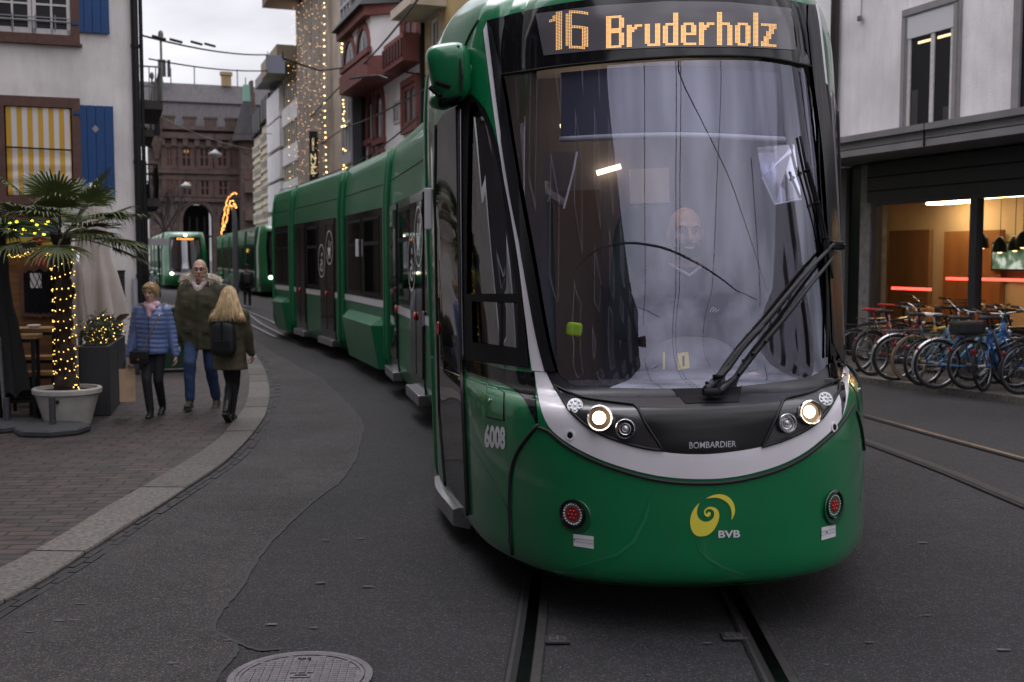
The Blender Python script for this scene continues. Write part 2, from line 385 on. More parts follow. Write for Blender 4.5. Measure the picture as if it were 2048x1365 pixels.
def nearest(p, P):
    best = None
    for i in range(len(P)-1):
        a, b = Vector(P[i][:2]), Vector(P[i+1][:2]); d = b-a; t = max(0, min(1, (p-a).dot(d)/max(d.length_squared, 1e-9))); q = a+d*t
        if best is None or (q-p).length < best[0]: best = ((q-p).length, q)
    return best[1]
m = MB(); R = resample(KO, .95)
for i in range(len(R)-1):
    n = 4; A = [R[i].lerp(R[i+1], .006+.988*j/n) for j in range(n+1)]
    # follow the curve, not the chord
    A = [nearest(p, KO) for p in A]; B = [nearest(p, KI) for p in A]; dz = random.uniform(-.004, .004)
    vs = [(p.x, p.y, KZ+dz) for p in A]+[(p.x, p.y, KZ+dz) for p in B]+[(p.x, p.y, -.05) for p in A]+[(p.x, p.y, -.05) for p in B]
    # soften the road-side arris
    vs += [(p.x+(q.x-p.x)*-.02, p.y+(q.y-p.y)*-.02, KZ-.012) for p, q in zip(A, B)]
    k = n+1; fs = []
    for j in range(n):
        fs += [(j, j+1, k+j+1, k+j), (4*k+j, 4*k+j+1, j+1, j), (2*k+j, 2*k+j+1, 4*k+j+1, 4*k+j), (k+j, k+j+1, 3*k+j+1, 3*k+j)]
    fs += [(0, k, 3*k, 2*k), (n, 2*k+n, 3*k+n, k+n)]
    m.add(vs, fs)
structure(m.build('kerb', granite))
m = MB(); R = resample(GO, .21); prev = None
m2 = MB()
for i in range(len(R)-1):
    for row in range(2):
        a, b = R[i], R[i+1]; qa, qb = nearest(a, KO), nearest(b, KO)
        g = .04; t0, t1 = row/2+.03, (row+1)/2-.03
        if row: a2, b2 = a.lerp(b, .5), b+(b-a)*.5; qa, qb = nearest(a2, KO), nearest(b2, KO); a, b = a2, b2
        A, B = a.lerp(b, g), a.lerp(b, 1-g); QA, QB = qa.lerp(qb, g), qa.lerp(qb, 1-g); z = .008+random.uniform(-.003, .003)
        q = [A.lerp(QA, t0), B.lerp(QB, t0), B.lerp(QB, t1), A.lerp(QA, t1)]
        m.add([(p.x, p.y, z+random.uniform(-.001, .001)) for p in q]+[(p.x, p.y, -.02) for p in q], [(0, 1, 2, 3), (0, 4, 5, 1), (1, 5, 6, 2), (2, 6, 7, 3), (3, 7, 4, 0)])
structure(m.build('gutter', sett))
sheet('gutter_bed', [p[:2] for p in GO]+[p[:2] for p in reversed(KO)], .003, M('gutter_grout', (.02, .018, .018), .9))
fp = [p[:2] for p in KI]
pav = sheet('pavement', fp+[(-30, 17.6), (-30, 1.0), (-5, 2.0)], KZ-.004, paving)
# older, paler asphalt strip beside the gutter, with a tarred crack along its edge
crack = cmull([(470, 655), (505, 680), (536, 700), (585, 729), (638, 756), (672, 788), (702, 815), (724, 849), (721, 875), (707, 924), (677, 966), (629, 1002), (580, 1046), (541, 1085), (512, 1124), (478, 1182), (440, 1228), (429, 1262), (468, 1285), (470, 1310), (440, 1345), (425, 1385), (430, 1460)], 6)
rnd = random.Random(3)
CK = [gp(u+rnd.uniform(-1.5, 1.5), v+rnd.uniform(-1.2, 1.2), 0) for u, v in crack]
sheet('old_asphalt_strip', [p[:2] for p in CK]+[gp(-400, 1460)[:2]]+[p[:2] for p in GO], .004, old_asph)
m = MB()
for side in (1,):
    V = []
    for i, p in enumerate(CK):
        t = (CK[min(i+1, len(CK)-1)]-CK[max(i-1, 0)]).normalized(); nn = Vector((-t.y, t.x, 0)); wd = rnd.uniform(.006, .016)
        V += [p+nn*wd+Vector((0, 0, .006)), p-nn*wd+Vector((0, 0, .006))]
    m.add(V, [(2*i, 2*i+1, 2*i+3, 2*i+2) for i in range(len(CK)-1)])
structure(m.build('road_crack', M('tar_crack', (.012, .011, .012), .7)))
# patched seam lines across the near carriageway and chips, chewing gum spots
m = MB()
for pl in ([(468, 1285), (516, 1302), (560, 1300)],):
    P = [gp(u, v) for u, v in cmull(pl, 8)]
    V = []
    for i, p in enumerate(P):
        t = (P[min(i+1, len(P)-1)]-P[max(i-1, 0)]).normalized(); nn = Vector((-t.y, t.x, 0)); wd = rnd.uniform(.004, .014)
        V += [p+nn*wd+Vector((0, 0, .007)), p-nn*wd+Vector((0, 0, .007))]
    m.add(V, [(2*i, 2*i+1, 2*i+3, 2*i+2) for i in range(len(P)-1)])
structure(m.build('road_joint', MATS['tar_crack']))
m = MB()
spots = [(455, 1280, .02), (545, 1248, .028), (640, 1165, .03), (735, 1173, .026), (627, 1255, .02), (820, 1005, .02), (163, 1207, .025), (150, 1240, .02), (60, 1263, .02), (118, 1241, .02), (650, 1080, .022), (720, 1077, .02), (313, 1198, .02), (410, 1105, .018), (345, 1326, .02), (1415, 1086+200, .018), (1740, 1284, .018), (1845, 1085, .03), (1855, 1230, .018), (2005, 1299, .026), (340, 930, .02), (700, 843, .012)]
for i in range(24): spots.append((rnd.uniform(0, 2048), rnd.uniform(900, 1360), rnd.uniform(.004, .012)))
for u, v, r in spots:
    p = gp(u, v); 
    if 930 < u < 1730 and v < 1190: continue
    inside = inpoly(p.x, p.y, [q[:2] for q in KI]+[(-30, 17.6), (-30, 1.0), (-5, 2.0)])
    z = KZ+.002 if inside else .008
    p = gp(u, v, z); n = 9; ph = rnd.uniform(0, 6)
    m.add([(p.x+cos(2*pi*j/n)*r*rnd.uniform(.7, 1.2)*1.3, p.y+sin(2*pi*j/n)*r*.6*rnd.uniform(.7, 1.1), z) for j in range(n)], [tuple(range(n))])
tag(m.build('gum_spots', M('gum', (.075, .072, .074), .8, var=.4, scale=12)), 'pale chewing gum spots and chips scattered over the street', 'litter', kind='stuff')
# right-hand pavement and its kerb
rk = [gp(u, v, 0) for u, v in cmull([(1500, 735), (1600, 750), (1730, 768), (1850, 784), (2048, 811), (2300, 848), (2900, 940)], 30)]
rk = [Vector((p.x, p.y, 0)) for p in rk]
m = MB(); R = resample(rk, 1.0)
for i in range(len(R)-1):
    a, b = R[i], R[i+1]; d = (b-a).normalized(); nn = Vector((-d.y, d.x)); nn = nn if nn.x > 0 else -nn
    a, b = a+d*.004, b-d*.004; q = [a, b, b+nn*.22, a+nn*.22]
    m.add([(p.x, p.y, .09) for p in q]+[(p.x, p.y, -.05) for p in q], [(0, 1, 2, 3), (0, 4, 5, 1), (1, 5, 6, 2), (2, 6, 7, 3), (3, 7, 4, 0)])
structure(m.build('far_kerb', granite))
off = [Vector((p.x+.2, p.y+.07)) for p in rk]
sheet('far_pavement', off+[Vector((30, 8)), Vector((30, 60)), Vector((-1, 60))], .086, slab)
# ---- tram rails: grooved rail = dark web strip, groove, bright running head
def rail(name, px, ext0, ext1, bright, wid=.052, label=None):
    P = [Vector((gp(u, v).x, gp(u, v).y, 0)) for u, v in px]
    a = (P[0]-P[1]).normalized(); b = (P[-1]-P[-2]).normalized()
    P = [P[0]+a*ext0]+P+[P[-1]+b*ext1]
    pts = cmull([(p.x, p.y) for p in P], .25)
    m = MB()
    def strip(o0, o1, z, mi):
        V = []
        for i, p in enumerate(pts):
            q = Vector(pts[min(i+1, len(pts)-1)])-Vector(pts[max(i-1, 0)]); q.normalize(); nn = Vector((-q.y, q.x))
            V += [(p[0]+nn.x*o0, p[1]+nn.y*o0, z), (p[0]+nn.x*o1, p[1]+nn.y*o1, z)]
        m.add(V, [(2*i, 2*i+2, 2*i+3, 2*i+1) for i in range(len(pts)-1)], mi)
    strip(-.075, .085, .010, 2); strip(-.026, .030, .016, 0); strip(.030, .058, .013, 2); strip(.058, .075, .015, 1); strip(-.07, -.03, .012, 1)
    return structure(m.build(name, [bright, rust, black_gap]))
dsteel = M('dull_rail_steel', (.055, .052, .058), .26, 1, var=.4, scale=12)
rail('tram_rail', [(1046, 1372), (1058, 1290), (1068, 1210), (1079, 1100)], 4, 4, dsteel)
rail('tram_rail', [(1566, 1372), (1530, 1303), (1497, 1240), (1450, 1150)], 4, 4, dsteel)
rail('tram_rail', [(2048, 920), (1890, 877), (1735, 834), (1650, 812)], 5, 9, steel)
rail('tram_rail', [(2048, 1010), (1890, 944), (1735, 886), (1650, 856)], 4, 9, rust)
rail('tram_rail', [(560, 652), (520, 634), (480, 618), (440, 604)], 4, 40, steel)
rail('tram_rail', [(520, 660), (480, 640), (440, 622), (405, 606)], 3, 40, steel)
rail('tram_rail', [(560, 668), (525, 650), (495, 628), (470, 612)], 3, 40, steel)

# ---- manhole cover
def disc_cover():
    c = gp(601, 1352, .012); r = .275
    t = thing('manhole_cover', 'round cast iron manhole cover with grid pattern in the foreground road', 'manhole cover', (c.x, c.y, 0))
    m = MB(); m.lathe([(r+.03, .004), (r+.03, .012), (r, .012), (r, .007), (r-.004, .007)], c.to_3d()*1-Vector((0, 0, c.z)), 64, cap=False); m.build('frame', castiron, t)
    m = MB(); m.lathe([(r-.006, -.01), (r-.006, .0135), (r-.022, .0135), (r-.022, .009), (0.001, .009)], Vector((c.x, c.y, 0)), 64); 
    a = radians(3); ux = Vector((cos(a), sin(a), 0)); uy = Vector((-sin(a), cos(a), 0))
    for i in range(-8, 9):
        for j in range(-13, 14):
            x = i*.036; y = j*.0225
            if sqrt(x*x+y*y) > r-.035: continue
            if abs(x) < .05 and abs(y) < .028: continue
            if abs(x) < .05 and .20 < y < .25: continue
            p = Vector((c.x, c.y, 0))+ux*x+uy*y
            m.box((p.x, p.y, .0108), (.026, .0185, .006), a)
    p = Vector((c.x, c.y, .0115)); m.box(p, (.085, .038, .006), a, .002); m.build('lid', castiron, t)
    m = MB(); m.box((c.x, c.y, .0142), (.05, .014, .003), a); 
    m.build('key_slot', black_m, t)
    for k in (-.03, -.01, .012): m = MB(); m.box(Vector((c.x, c.y, .0135))+ux*k+uy*.20, (.015, .02, .004), a); m.build('cast_mark', black_m, t)
disc_cover()
for (u, v, lab) in ((1115, 1284, 'small iron drain box beside the left rail in front of the tram'), (1467, 1277, 'small iron drain box beside the right rail in front of the tram')):
    p = gp(u, v); t = thing('drain_box', lab, 'drain cover', (p.x, p.y, 0), group='drain boxes between the rails')
    m = MB(); m.box((p.x, p.y, .010), (.115, .10, .008), 0, .002); m.build('frame', M('drain_iron', (.05, .047, .05), .5, .5), t)
    m = MB(); m.lathe([(.042, .0135), (.042, .0165), (.034, .0165), (.034, .0135)], (p.x, p.y, 0), 24, cap=False)
    m.box((p.x, p.y, .0155), (.07, .012, .004)); m.box((p.x, p.y, .0162), (.012, .07, .004)); m.box((p.x, p.y-.047, .016), (.115, .008, .006)); m.build('lid', castiron, t)
# ------------------------------------------------------------------ the near tram: a doubly curved front shell S(s, v)
TX, TY, TYAW, TROLL = .89, 5.146, .0275, .0304
LL = [(0, -.012), (.3, .022), (.5, .09), (.69, .21), (.83, .40), (.97, .65), (1.10, .97), (1.205, 1.44), (1.355, 2.05), (1.515, 2.6), (1.515, 4.3)]
UL = [(0, -.012), (.26, .012), (.50, .078), (.68, .185), (.81, .33), (.90, .55), (1.03, .85), (1.185, 1.38), (1.355, 2.05), (1.515, 2.6), (1.515, 4.3)]
LR = [(0, -.012), (.3, .022), (.5, .09), (.68, .21), (.82, .40), (.94, .66), (1.04, 1.0), (1.13, 1.48), (1.23, 2.05), (1.30, 2.6), (1.30, 4.3)]
UR = [(0, -.012), (.26, .012), (.50, .078), (.68, .185), (.81, .33), (.85, .55), (.93, .85), (1.05, 1.38), (1.18, 2.05), (1.28, 2.6), (1.28, 4.3)]
WG = [1, 1, 1, 1, 1, .85, .6, .3, 0, 0, 0]
PR = [(.22, .12, 0, .965), (.29, .02, 0, .995), (.5, 0, 0, 1), (.8, 0, 0, 1), (.95, .015, 0, 1), (1.065, .055, .2, 1), (1.115, .18, .6, 1), (1.165, .34, 1, 1), (1.6, .50, 1, 1), (2.2, .74, 1, 1), (2.85, 1.0, 1, .99), (3.15, 1.10, 1, .965), (3.34, 1.24, 1, .90), (3.48, 1.65, 1, .76), (3.54, 2.4, 1, .5)]
def _cr(A, x, sym=False):
    n = len(A)-1; x = min(max(x, 0), n-1e-9); i = int(x); f = x-i; k = len(A[0])
    p1, p2 = A[i], A[i+1]
    p0 = A[i-1] if i else ((-A[1][0], A[1][1]) if sym else tuple(2*p1[j]-p2[j] for j in range(k)))
    p3 = A[i+2] if i+2 <= n else tuple(2*p2[j]-p1[j] for j in range(k))
    return [.5*(2*p1[j]+(p2[j]-p0[j])*f+(2*p0[j]-5*p1[j]+4*p2[j]-p3[j])*f*f+(3*p1[j]-3*p2[j]+p3[j]-p0[j])*f**3) for j in range(k)]
CYW, SYW, CRL, SRL = cos(TYAW), sin(TYAW), cos(TROLL), sin(TROLL)
def l2w(x, y, z):
    lx = x*CRL-z*SRL; lz = x*SRL+z*CRL
    return Vector((TX+lx*CYW+y*SYW, TY-lx*SYW+y*CYW, lz))
def _bs(A, x):
    '''cubic B-spline: curvature runs on smoothly, so mirror images in the glass do too'''
    n = len(A)-1; x = min(max(x, 0), n-1e-9); i = int(x); f = x-i; p1, p2 = A[i], A[i+1]
    p0 = A[i-1] if i else (-A[1][0], A[1][1]); p3 = A[i+2] if i+2 <= n else tuple(2*p2[j]-p1[j] for j in (0, 1))
    b = ((1-f)**3/6, (3*f**3-6*f*f+4)/6, (-3*f**3+3*f*f+3*f+1)/6, f**3/6)
    return [b[0]*p0[j]+b[1]*p1[j]+b[2]*p2[j]+b[3]*p3[j] for j in (0, 1)]
def Sl(s, v):
    a = abs(s); lo, up = (LL, UL) if s < 0 else (LR, UR)
    z, n, b, k = _cr(PR, v); b = min(max(b, 0), 1)
    p, q = _bs(lo, a), _bs(up, a)
    a = min(a, 9.999); i = int(a); wgt = WG[i]+(WG[i+1]-WG[i])*(a-i)
    return ((1 if s >= 0 else -1)*(p[0]*(1-b)+q[0]*b)*k, p[1]*(1-b)+q[1]*b+n*wgt, z)
def Sw(s, v): return l2w(*Sl(s, v))
def Sn(s, v):
    e = .02; s1, s0 = min(s+e, 10), max(s-e, -10); v1, v0 = min(v+e, 14), max(v-e, 0)
    a = Sw(s1, v)-Sw(s0, v); b = Sw(s, v1)-Sw(s, v0); n = a.cross(b)
    return n.normalized() if n.length > 1e-12 else Vector((0, -1, 0))
_G = []
for i in range(121):
    for j in range(85):
        s, v = -10+20*i/120, 13.9*j/84; P = Sw(s, v)
        if Sn(s, v).dot(Vector((0, 0, CH))-P) > 0: u_, v_ = proj(P); _G.append((s, v, u_, v_, P.y))
_G = np.array(_G)
def cast(u, v):
    d = (_G[:, 2]-u)**2+(_G[:, 3]-v)**2
    j = int(np.argmin(np.where(d < max(d.min()*3, 900), d+_G[:, 4]*60, 1e12))); s, w_ = _G[j, 0], _G[j, 1]
    for _ in range(40):
        p = proj(Sw(s, w_)); e0, e1 = u-p[0], v-p[1]
        if abs(e0)+abs(e1) < .03: break
        a = proj(Sw(s+1e-3, w_)); b = proj(Sw(s, w_+1e-3))
        j00, j10, j01, j11 = (a[0]-p[0])*1e3, (a[1]-p[1])*1e3, (b[0]-p[0])*1e3, (b[1]-p[1])*1e3
        D = j00*j11-j01*j10
        if abs(D) < 1e-6: break
        ds, dv = (e0*j11-j01*e1)/D, (j00*e1-e0*j10)/D; c = max(abs(ds), abs(dv)); f = min(1, .35/c if c else 1)
        s = min(9.98, max(-9.98, s+ds*f)); w_ = min(13.95, max(.0, w_+dv*f))
    return s, w_, abs(e0)+abs(e1)
def castpoly(pts, step=12, tol=3.0, closed=True):
    dense = []; n = len(pts)
    for i in range(n if closed else n-1):
        a, b = Vector(pts[i]), Vector(pts[(i+1) % n]); k = max(1, int((b-a).length/step))
        dense += [a.lerp(b, j/k) for j in range(k)]
    if not closed: dense.append(Vector(pts[-1]))
    out = []
    for p in dense:
        s, v, e = cast(p.x, p.y)
        if e < tol and (not out or abs(out[-1][0]-s)+abs(out[-1][1]-v) > .004): out.append((s, v))
    return out
def skin(name, outline, mat, parent, holes=(), off=.006, thick=.012, ds=.16, dv=.25, double=False):
    """a panel of the shell: outline in (s, v), filled, mapped on to the curved surface and given a thickness"""
    loops = [outline]+list(holes); V = []; E = []
    for lp in loops:
        b = len(V); V += [Vector(p) for p in lp]; E += [(b+i, b+(i+1) % len(lp)) for i in range(len(lp))]
    x0 = min(p[0] for p in outline); x1 = max(p[0] for p in outline); y0 = min(p[1] for p in outline); y1 = max(p[1] for p in outline)
    nx, ny = max(2, int((x1-x0)/ds)), max(2, int((y1-y0)/dv))
    for i in range(1, nx):
        for j in range(1, ny):
            p = (x0+(x1-x0)*i/nx, y0+(y1-y0)*j/ny)
            if inpoly(p[0], p[1], outline) and not any(inpoly(p[0], p[1], h) for h in holes): V.append(Vector(p))
    r = delaunay_2d_cdt(V, E, [], 0, 1e-6)
    m = MB(); sv = [(p.x, p.y) for p in r[0]]; nr = [Sn(*p) for p in sv]
    m.v = [tuple(Sw(*p)+n*off) for p, n in zip(sv, nr)]; m.nrm = list(nr)
    for f in r[2]:
        c = (sum(sv[i][0] for i in f)/3, sum(sv[i][1] for i in f)/3)
        if inpoly(c[0], c[1], outline) and not any(inpoly(c[0], c[1], h) for h in holes): m.f.append(tuple(f)); m.m.append(0)
    if thick:
        cnt = {}
        for f in m.f:
            for i in range(3): e = (f[i], f[(i+1) % 3]); cnt[e] = cnt.get(e, 0)+1
        for (a, b) in [e for e in cnt if (e[1], e[0]) not in cnt]:
            o = len(m.v); na, nb = nr[a], nr[b]; A, B = Vector(m.v[a]), Vector(m.v[b])
            m.v += [tuple(A), tuple(B), tuple(B-nb*thick), tuple(A-na*thick)]
            k = (B-A).cross(-na); k = k.normalized() if k.length > 1e-9 else na
            m.nrm += [k]*4; m.f.append((o+1, o, o+3, o+2)); m.m.append(0)
    return m.build(name, mat, parent, smooth=True)
def mirror(lp): return [(-s, v) for s, v in reversed(lp)]
def seam(name, px, r, mat, parent, off=.004, closed=False, sv=None):
    q = sv or castpoly(px, 10, closed=closed)
    P = [Sw(*p)+Sn(*p)*off for p in q]
    if closed: P.append(P[0])
    m = MB(); m.tube(P, r, 6, cap=not closed); return m.build(name, mat, parent, smooth=True)
def decal(name, px, mat, parent, off=.0035, step=6):
    return skin(name, castpoly(px, step), mat, parent, off=off, thick=.001, ds=.05, dv=.08)
def decal_text(name, body, quad, mat, parent, bold=0., off=.0045):
    """lettering laid on the shell; quad = pixel corners bottom-left, bottom-right, top-right, top-left"""
    V, Fc = textmesh(body, bold); a, b, c, d = [Vector(p) for p in quad]; m = MB()
    for x, y in V:
        p = a.lerp(b, x).lerp(d.lerp(c, x), y); s, v, e = cast(p.x, p.y); m.v.append(tuple(Sw(s, v)+Sn(s, v)*off))
    m.f = Fc; m.m = [0]*len(Fc); return m.build(name, mat, parent)

tram = thing('tram', 'long green articulated tram with lit 16 Bruderholz sign and yellow spiral emblem, nearest', 'tram', (TX, TY, 0))
# --- outlines traced from the photograph (pixels of the 2048 x 1365 frame)
WL = cmull([(976, 42), (993, 189), (1006, 284), (1025, 403), (1045, 504), (1067, 630), (1080, 693), (1093, 745)], 14)
WLi = cmull([(986, 60), (1012, 189), (1027, 284), (1047, 403), (1066, 504), (1088, 630), (1100, 693), (1114, 745)], 14)
WR = cmull([(1687, 728), (1683, 640), (1676, 500), (1670, 366), (1661, 275), (1648, 183), (1633, 48), (1626, 12)], 14)
WRi = cmull([(1661, 726), (1658, 640), (1652, 500), (1645, 366), (1637, 275), (1626, 183), (1612, 48)], 14)
WT = cmull([(976, 42), (1096, 14), (1220, -4), (1330, -10), (1450, -9), (1550, -2), (1626, 12)], 14)
WB = cmull([(1114, 745), (1133, 764), (1168, 774), (1234, 777), (1343, 778), (1483, 773), (1583, 761), (1622, 753), (1648, 738), (1661, 726)], 12)
DIV = cmull([(1005, 152), (1135, 134), (1292, 120), (1409, 115), (1526, 118), (1620, 135)], 14)
WO = cmull([(1071, 744), (1074, 772), (1081, 811), (1098, 852), (1129, 881), (1176, 908), (1234, 931), (1312, 951), (1389, 958), (1467, 954), (1545, 935), (1603, 908), (1653, 869), (1680, 838), (1694, 795), (1698, 728)], 12)
WI = cmull([(1094, 746), (1104, 768), (1118, 795), (1137, 823), (1172, 850), (1215, 873), (1273, 893), (1331, 905), (1389, 909), (1448, 906), (1525, 893), (1583, 869), (1622, 842), (1659, 799), (1677, 772), (1685, 737), (1687, 727)], 12)
hole_w = castpoly(WL+WB[1:-1]+WR+WT[::-1][1:-1])
SWIN = castpoly(cmull([(929, 720), (930, 560), (928, 400), (927, 250), (930, 196)], 14)+cmull([(944, 190), (968, 216), (990, 272), (1008, 353), (1027, 454), (1044, 567), (1060, 737)], 14)+[(1000, 729)])
SGL = castpoly(cmull([(936, 588), (937, 400), (940, 250), (943, 208)], 14)+cmull([(953, 204), (975, 252), (999, 340), (1014, 435), (1029, 542), (1036, 588)], 14))
SGL2 = castpoly([(948, 685), (946, 603), (1037, 606), (1039, 697)])
edge = [(-10, 0), (10, 0), (10, 14), (-10, 14)]
def ring(lp, k=16):
    o = []
    for i in range(len(lp)):
        a, b = lp[i], lp[(i+1) % len(lp)]; n = max(1, int(max(abs(b[0]-a[0]), abs(b[1]-a[1]))/.2))
        o += [(a[0]+(b[0]-a[0])*j/n, a[1]+(b[1]-a[1])*j/n) for j in range(n)]
    return o
body = skin('cab_body', ring(edge), green, tram, holes=[hole_w, SGL, SGL2, mirror(SGL), mirror(SGL2)], off=0, thick=.05)
m = MB(); P = [Sw(-10+20*i/40, 14) for i in range(41)]; m.add(P+[sum(P, Vector((0, 0, 0)))/41], [(i, i+1, 41) for i in range(40)]); m.build('roof_cap', green, tram)
m = MB(); P = [Sw(-10+20*i/40, 0)+Vector((0, 0, .02)) for i in range(41)]; m.add(P+[sum(P, Vector((0, 0, 0)))/41], [(i+1, i, 41) for i in range(40)]); m.build('underside', black_m, tram)
# --- front panels
skin('white_band', castpoly(WO+WI[::-1]), white_p, tram, off=.006)
mask = skin('black_mask', castpoly(WI+WB[::-1]), M('mask_satin', (.020, .0195, .023), .33, spec=.4, var=.05), tram, off=.003)
skin('pillar_stripe', castpoly(cmull([(968, 62), (984, 189), (997, 284), (1017, 403), (1035, 504), (1052, 630), (1060, 700), (1066, 742)], 14)+WL[::-1]), white_p, tram, off=.007)
lp = castpoly(WR+cmull([(1632, 8), (1640, 48), (1655, 183), (1668, 275), (1676, 366), (1682, 500), (1689, 640), (1697, 726)], 14))
if len(lp) > 10: skin('pillar_stripe', lp, white_p, tram, off=.007)
skin('pillar_trim', castpoly(WL+WLi[::-1]), black_s, tram, off=.016, thick=.03)
skin('pillar_trim', castpoly(WR+[(1612, 12)]+WRi[::-1]), black_s, tram, off=.016, thick=.03)
skin('sign_surround', castpoly(WT+[(1612, 30), (1620, 128)]+DIV[::-1]+[(1000, 120), (988, 70)]), black_g, tram, off=.008, thick=.01)
seam('sign_rail', DIV, .008, black_m, tram, off=.012)
wsg = glass('windscreen_glass', .105, (.84, .85, .92), (.80, .81, 1.0), 0, .6)
skin('windscreen', castpoly(DIV[1:-1]+WRi[::-1][10:]+WB[::-1][1:-1]+WLi[::-1][:-10]), wsg, tram, off=.0, thick=0, ds=.12, dv=.15)
DISP = [(1074, 30), (1090, 113), (1200, 103), (1340, 97), (1470, 96), (1587, 102), (1580, 19), (1450, 7), (1330, 6), (1200, 14)]
disp = skin('destination_display', castpoly(DISP, 10), M('display_sky_sheen', (.105, .098, .108), .15, spec=.5), tram, off=.013, thick=.004)  # grey base paints the sky mirrored in the sign glass
# --- amber dot matrix: 16 Bruderholz
GL = {'1': ["..##", ".###", "####", "..##", "..##", "..##", "..##", "..##", "..##", "..##", "..##", "..##", "..##"],
 '6': [".######", "##.....", "##.....", "##.....", "##.....", "#######", "##...##", "##...##", "##...##", "##...##", "##...##", "##...##", ".#####."],
 'B': ["######.", "##...##", "##...##", "##...##", "##...##", "######.", "######.", "##...##", "##...##", "##...##", "##...##", "##...##", "######."],
 'r': ["......", "......", "......", "......", "##.###", "####..", "###...", "##....", "##....", "##....", "##....", "##....", "##...."],
 'u': ["......", "......", "......", "......", "##..##", "##..##", "##..##", "##..##", "##..##", "##..##", "##..##", "##..##", ".#####"],
 'd': ["....##", "....##", "....##", "....##", ".#####", "##..##", "##..##", "##..##", "##..##", "##..##", "##..##", "##..##", ".#####"],
 'e': ["......", "......", "......", "......", ".####.", "##..##", "##..##", "##..##", "######", "##....", "##....", "##....", ".#####"],
 'h': ["##....", "##....", "##....", "##....", "#####.", "##..##", "##..##", "##..##", "##..##", "##..##", "##..##", "##..##", "##..##"],
 'o': ["......", "......", "......", "......", ".####.", "##..##", "##..##", "##..##", "##..##", "##..##", "##..##", "##..##", ".####."],
 'l': ["##", "##", "##", "##", "##", "##", "##", "##", "##", "##", "##", "##", "##"],
 'z': ["......", "......", "......", "......", "######", "...###", "...##.", "..###.", "..##..", ".###..", ".##...", "###...", "######"]}
m = MB()
def dots(text, u0, u1, vt0, vt1, vb0, vb1):
    cols = []
    for ch in text:
        g = GL[ch]
        for c in range(len(g[0])): cols.append([g[r][c] == '#' for r in range(13)])
        cols.append([False]*13)
    cols = cols[:-1]; n = len(cols)
    for i, c in enumerate(cols):
        for r in range(13):
            if not c[r]: continue
            for a in (.27, .77):
                for b in (.27, .77):
                    x = (i+a)/n; y = (r+b)/13; u = u0+(u1-u0)*x; t, bt = vt0+(vt1-vt0)*x-5*4*x*(1-x), vb0+(vb1-vb0)*x-5*4*x*(1-x)
                    s, v, e = cast(u, t+(bt-t)*y); P = Sw(s, v); nn = Sn(s, v); P = P+nn*.0155
                    ax = Vector((0, 0, 1)).cross(nn).normalized()*.0027; ay = nn.cross(ax).normalized()*.0027
                    m.add([P-ax-ay, P+ax-ay, P+ax+ay, P-ax+ay], [(0, 1, 2, 3)])
dots('16', 1101, 1178, 31, 28, 107, 103); dots('Bruderholz', 1213, 1549, 36, 30, 100, 97)
m.build('sign_lettering', led_amber, disp)
# --- black centre panel with maker's lettering, wiper recess
cp = skin('centre_panel', castpoly(cmull([(1276, 816), (1362, 817), (1467, 817), (1562, 804)], 12)+[(1545, 842), (1520, 892)]+cmull([(1520, 892), (1448, 904), (1389, 907), (1331, 903)], 12)+[(1302, 858)]), M('panel_gloss', (.006, .006, .007), .22, spec=.3, var=.1), tram, off=.008)
decal_text('maker_lettering', 'BOMBARDIER', [(1378, 898), (1471, 894), (1471, 882), (1378, 885)], alu, cp, .012, .012)
skin('wiper_recess', castpoly([(1343, 780), (1362, 799), (1371, 809), (1478, 806), (1483, 775), (1410, 778)], 10), black_m, tram, off=.006, thick=.004)
# --- headlamp units
def disc(c, n, r, off, mat, name, parent, prof=None, seg=28):
    R = n.to_track_quat('Z', 'Y').to_matrix(); m = MB(); m.lathe(prof or [(r, 0), (r*.96, .004), (.001, .006)], c+n*off, seg, R=R)
    return m.build(name, mat, parent, smooth=True, angle=40)
def ringp(r, w_, h_): return [(r, 0), (r, h_), (r-w_*.5, h_*1.3), (r-w_, h_), (r-w_, 0)]
HL = cmull([(1110, 773), (1156, 796), (1211, 806), (1268, 813)], 10)+[(1276, 820), (1290, 846), (1326, 901)]+cmull([(1326, 901), (1288, 896), (1234, 881), (1188, 861), (1153, 834), (1125, 806)], 10)[:-1]
HR = [(1523, 894), (1546, 846), (1565, 806)]+cmull([(1570, 801), (1622, 787), (1679, 760)], 10)+cmull([(1677, 784), (1657, 815), (1634, 843), (1599, 866), (1560, 883)], 10)
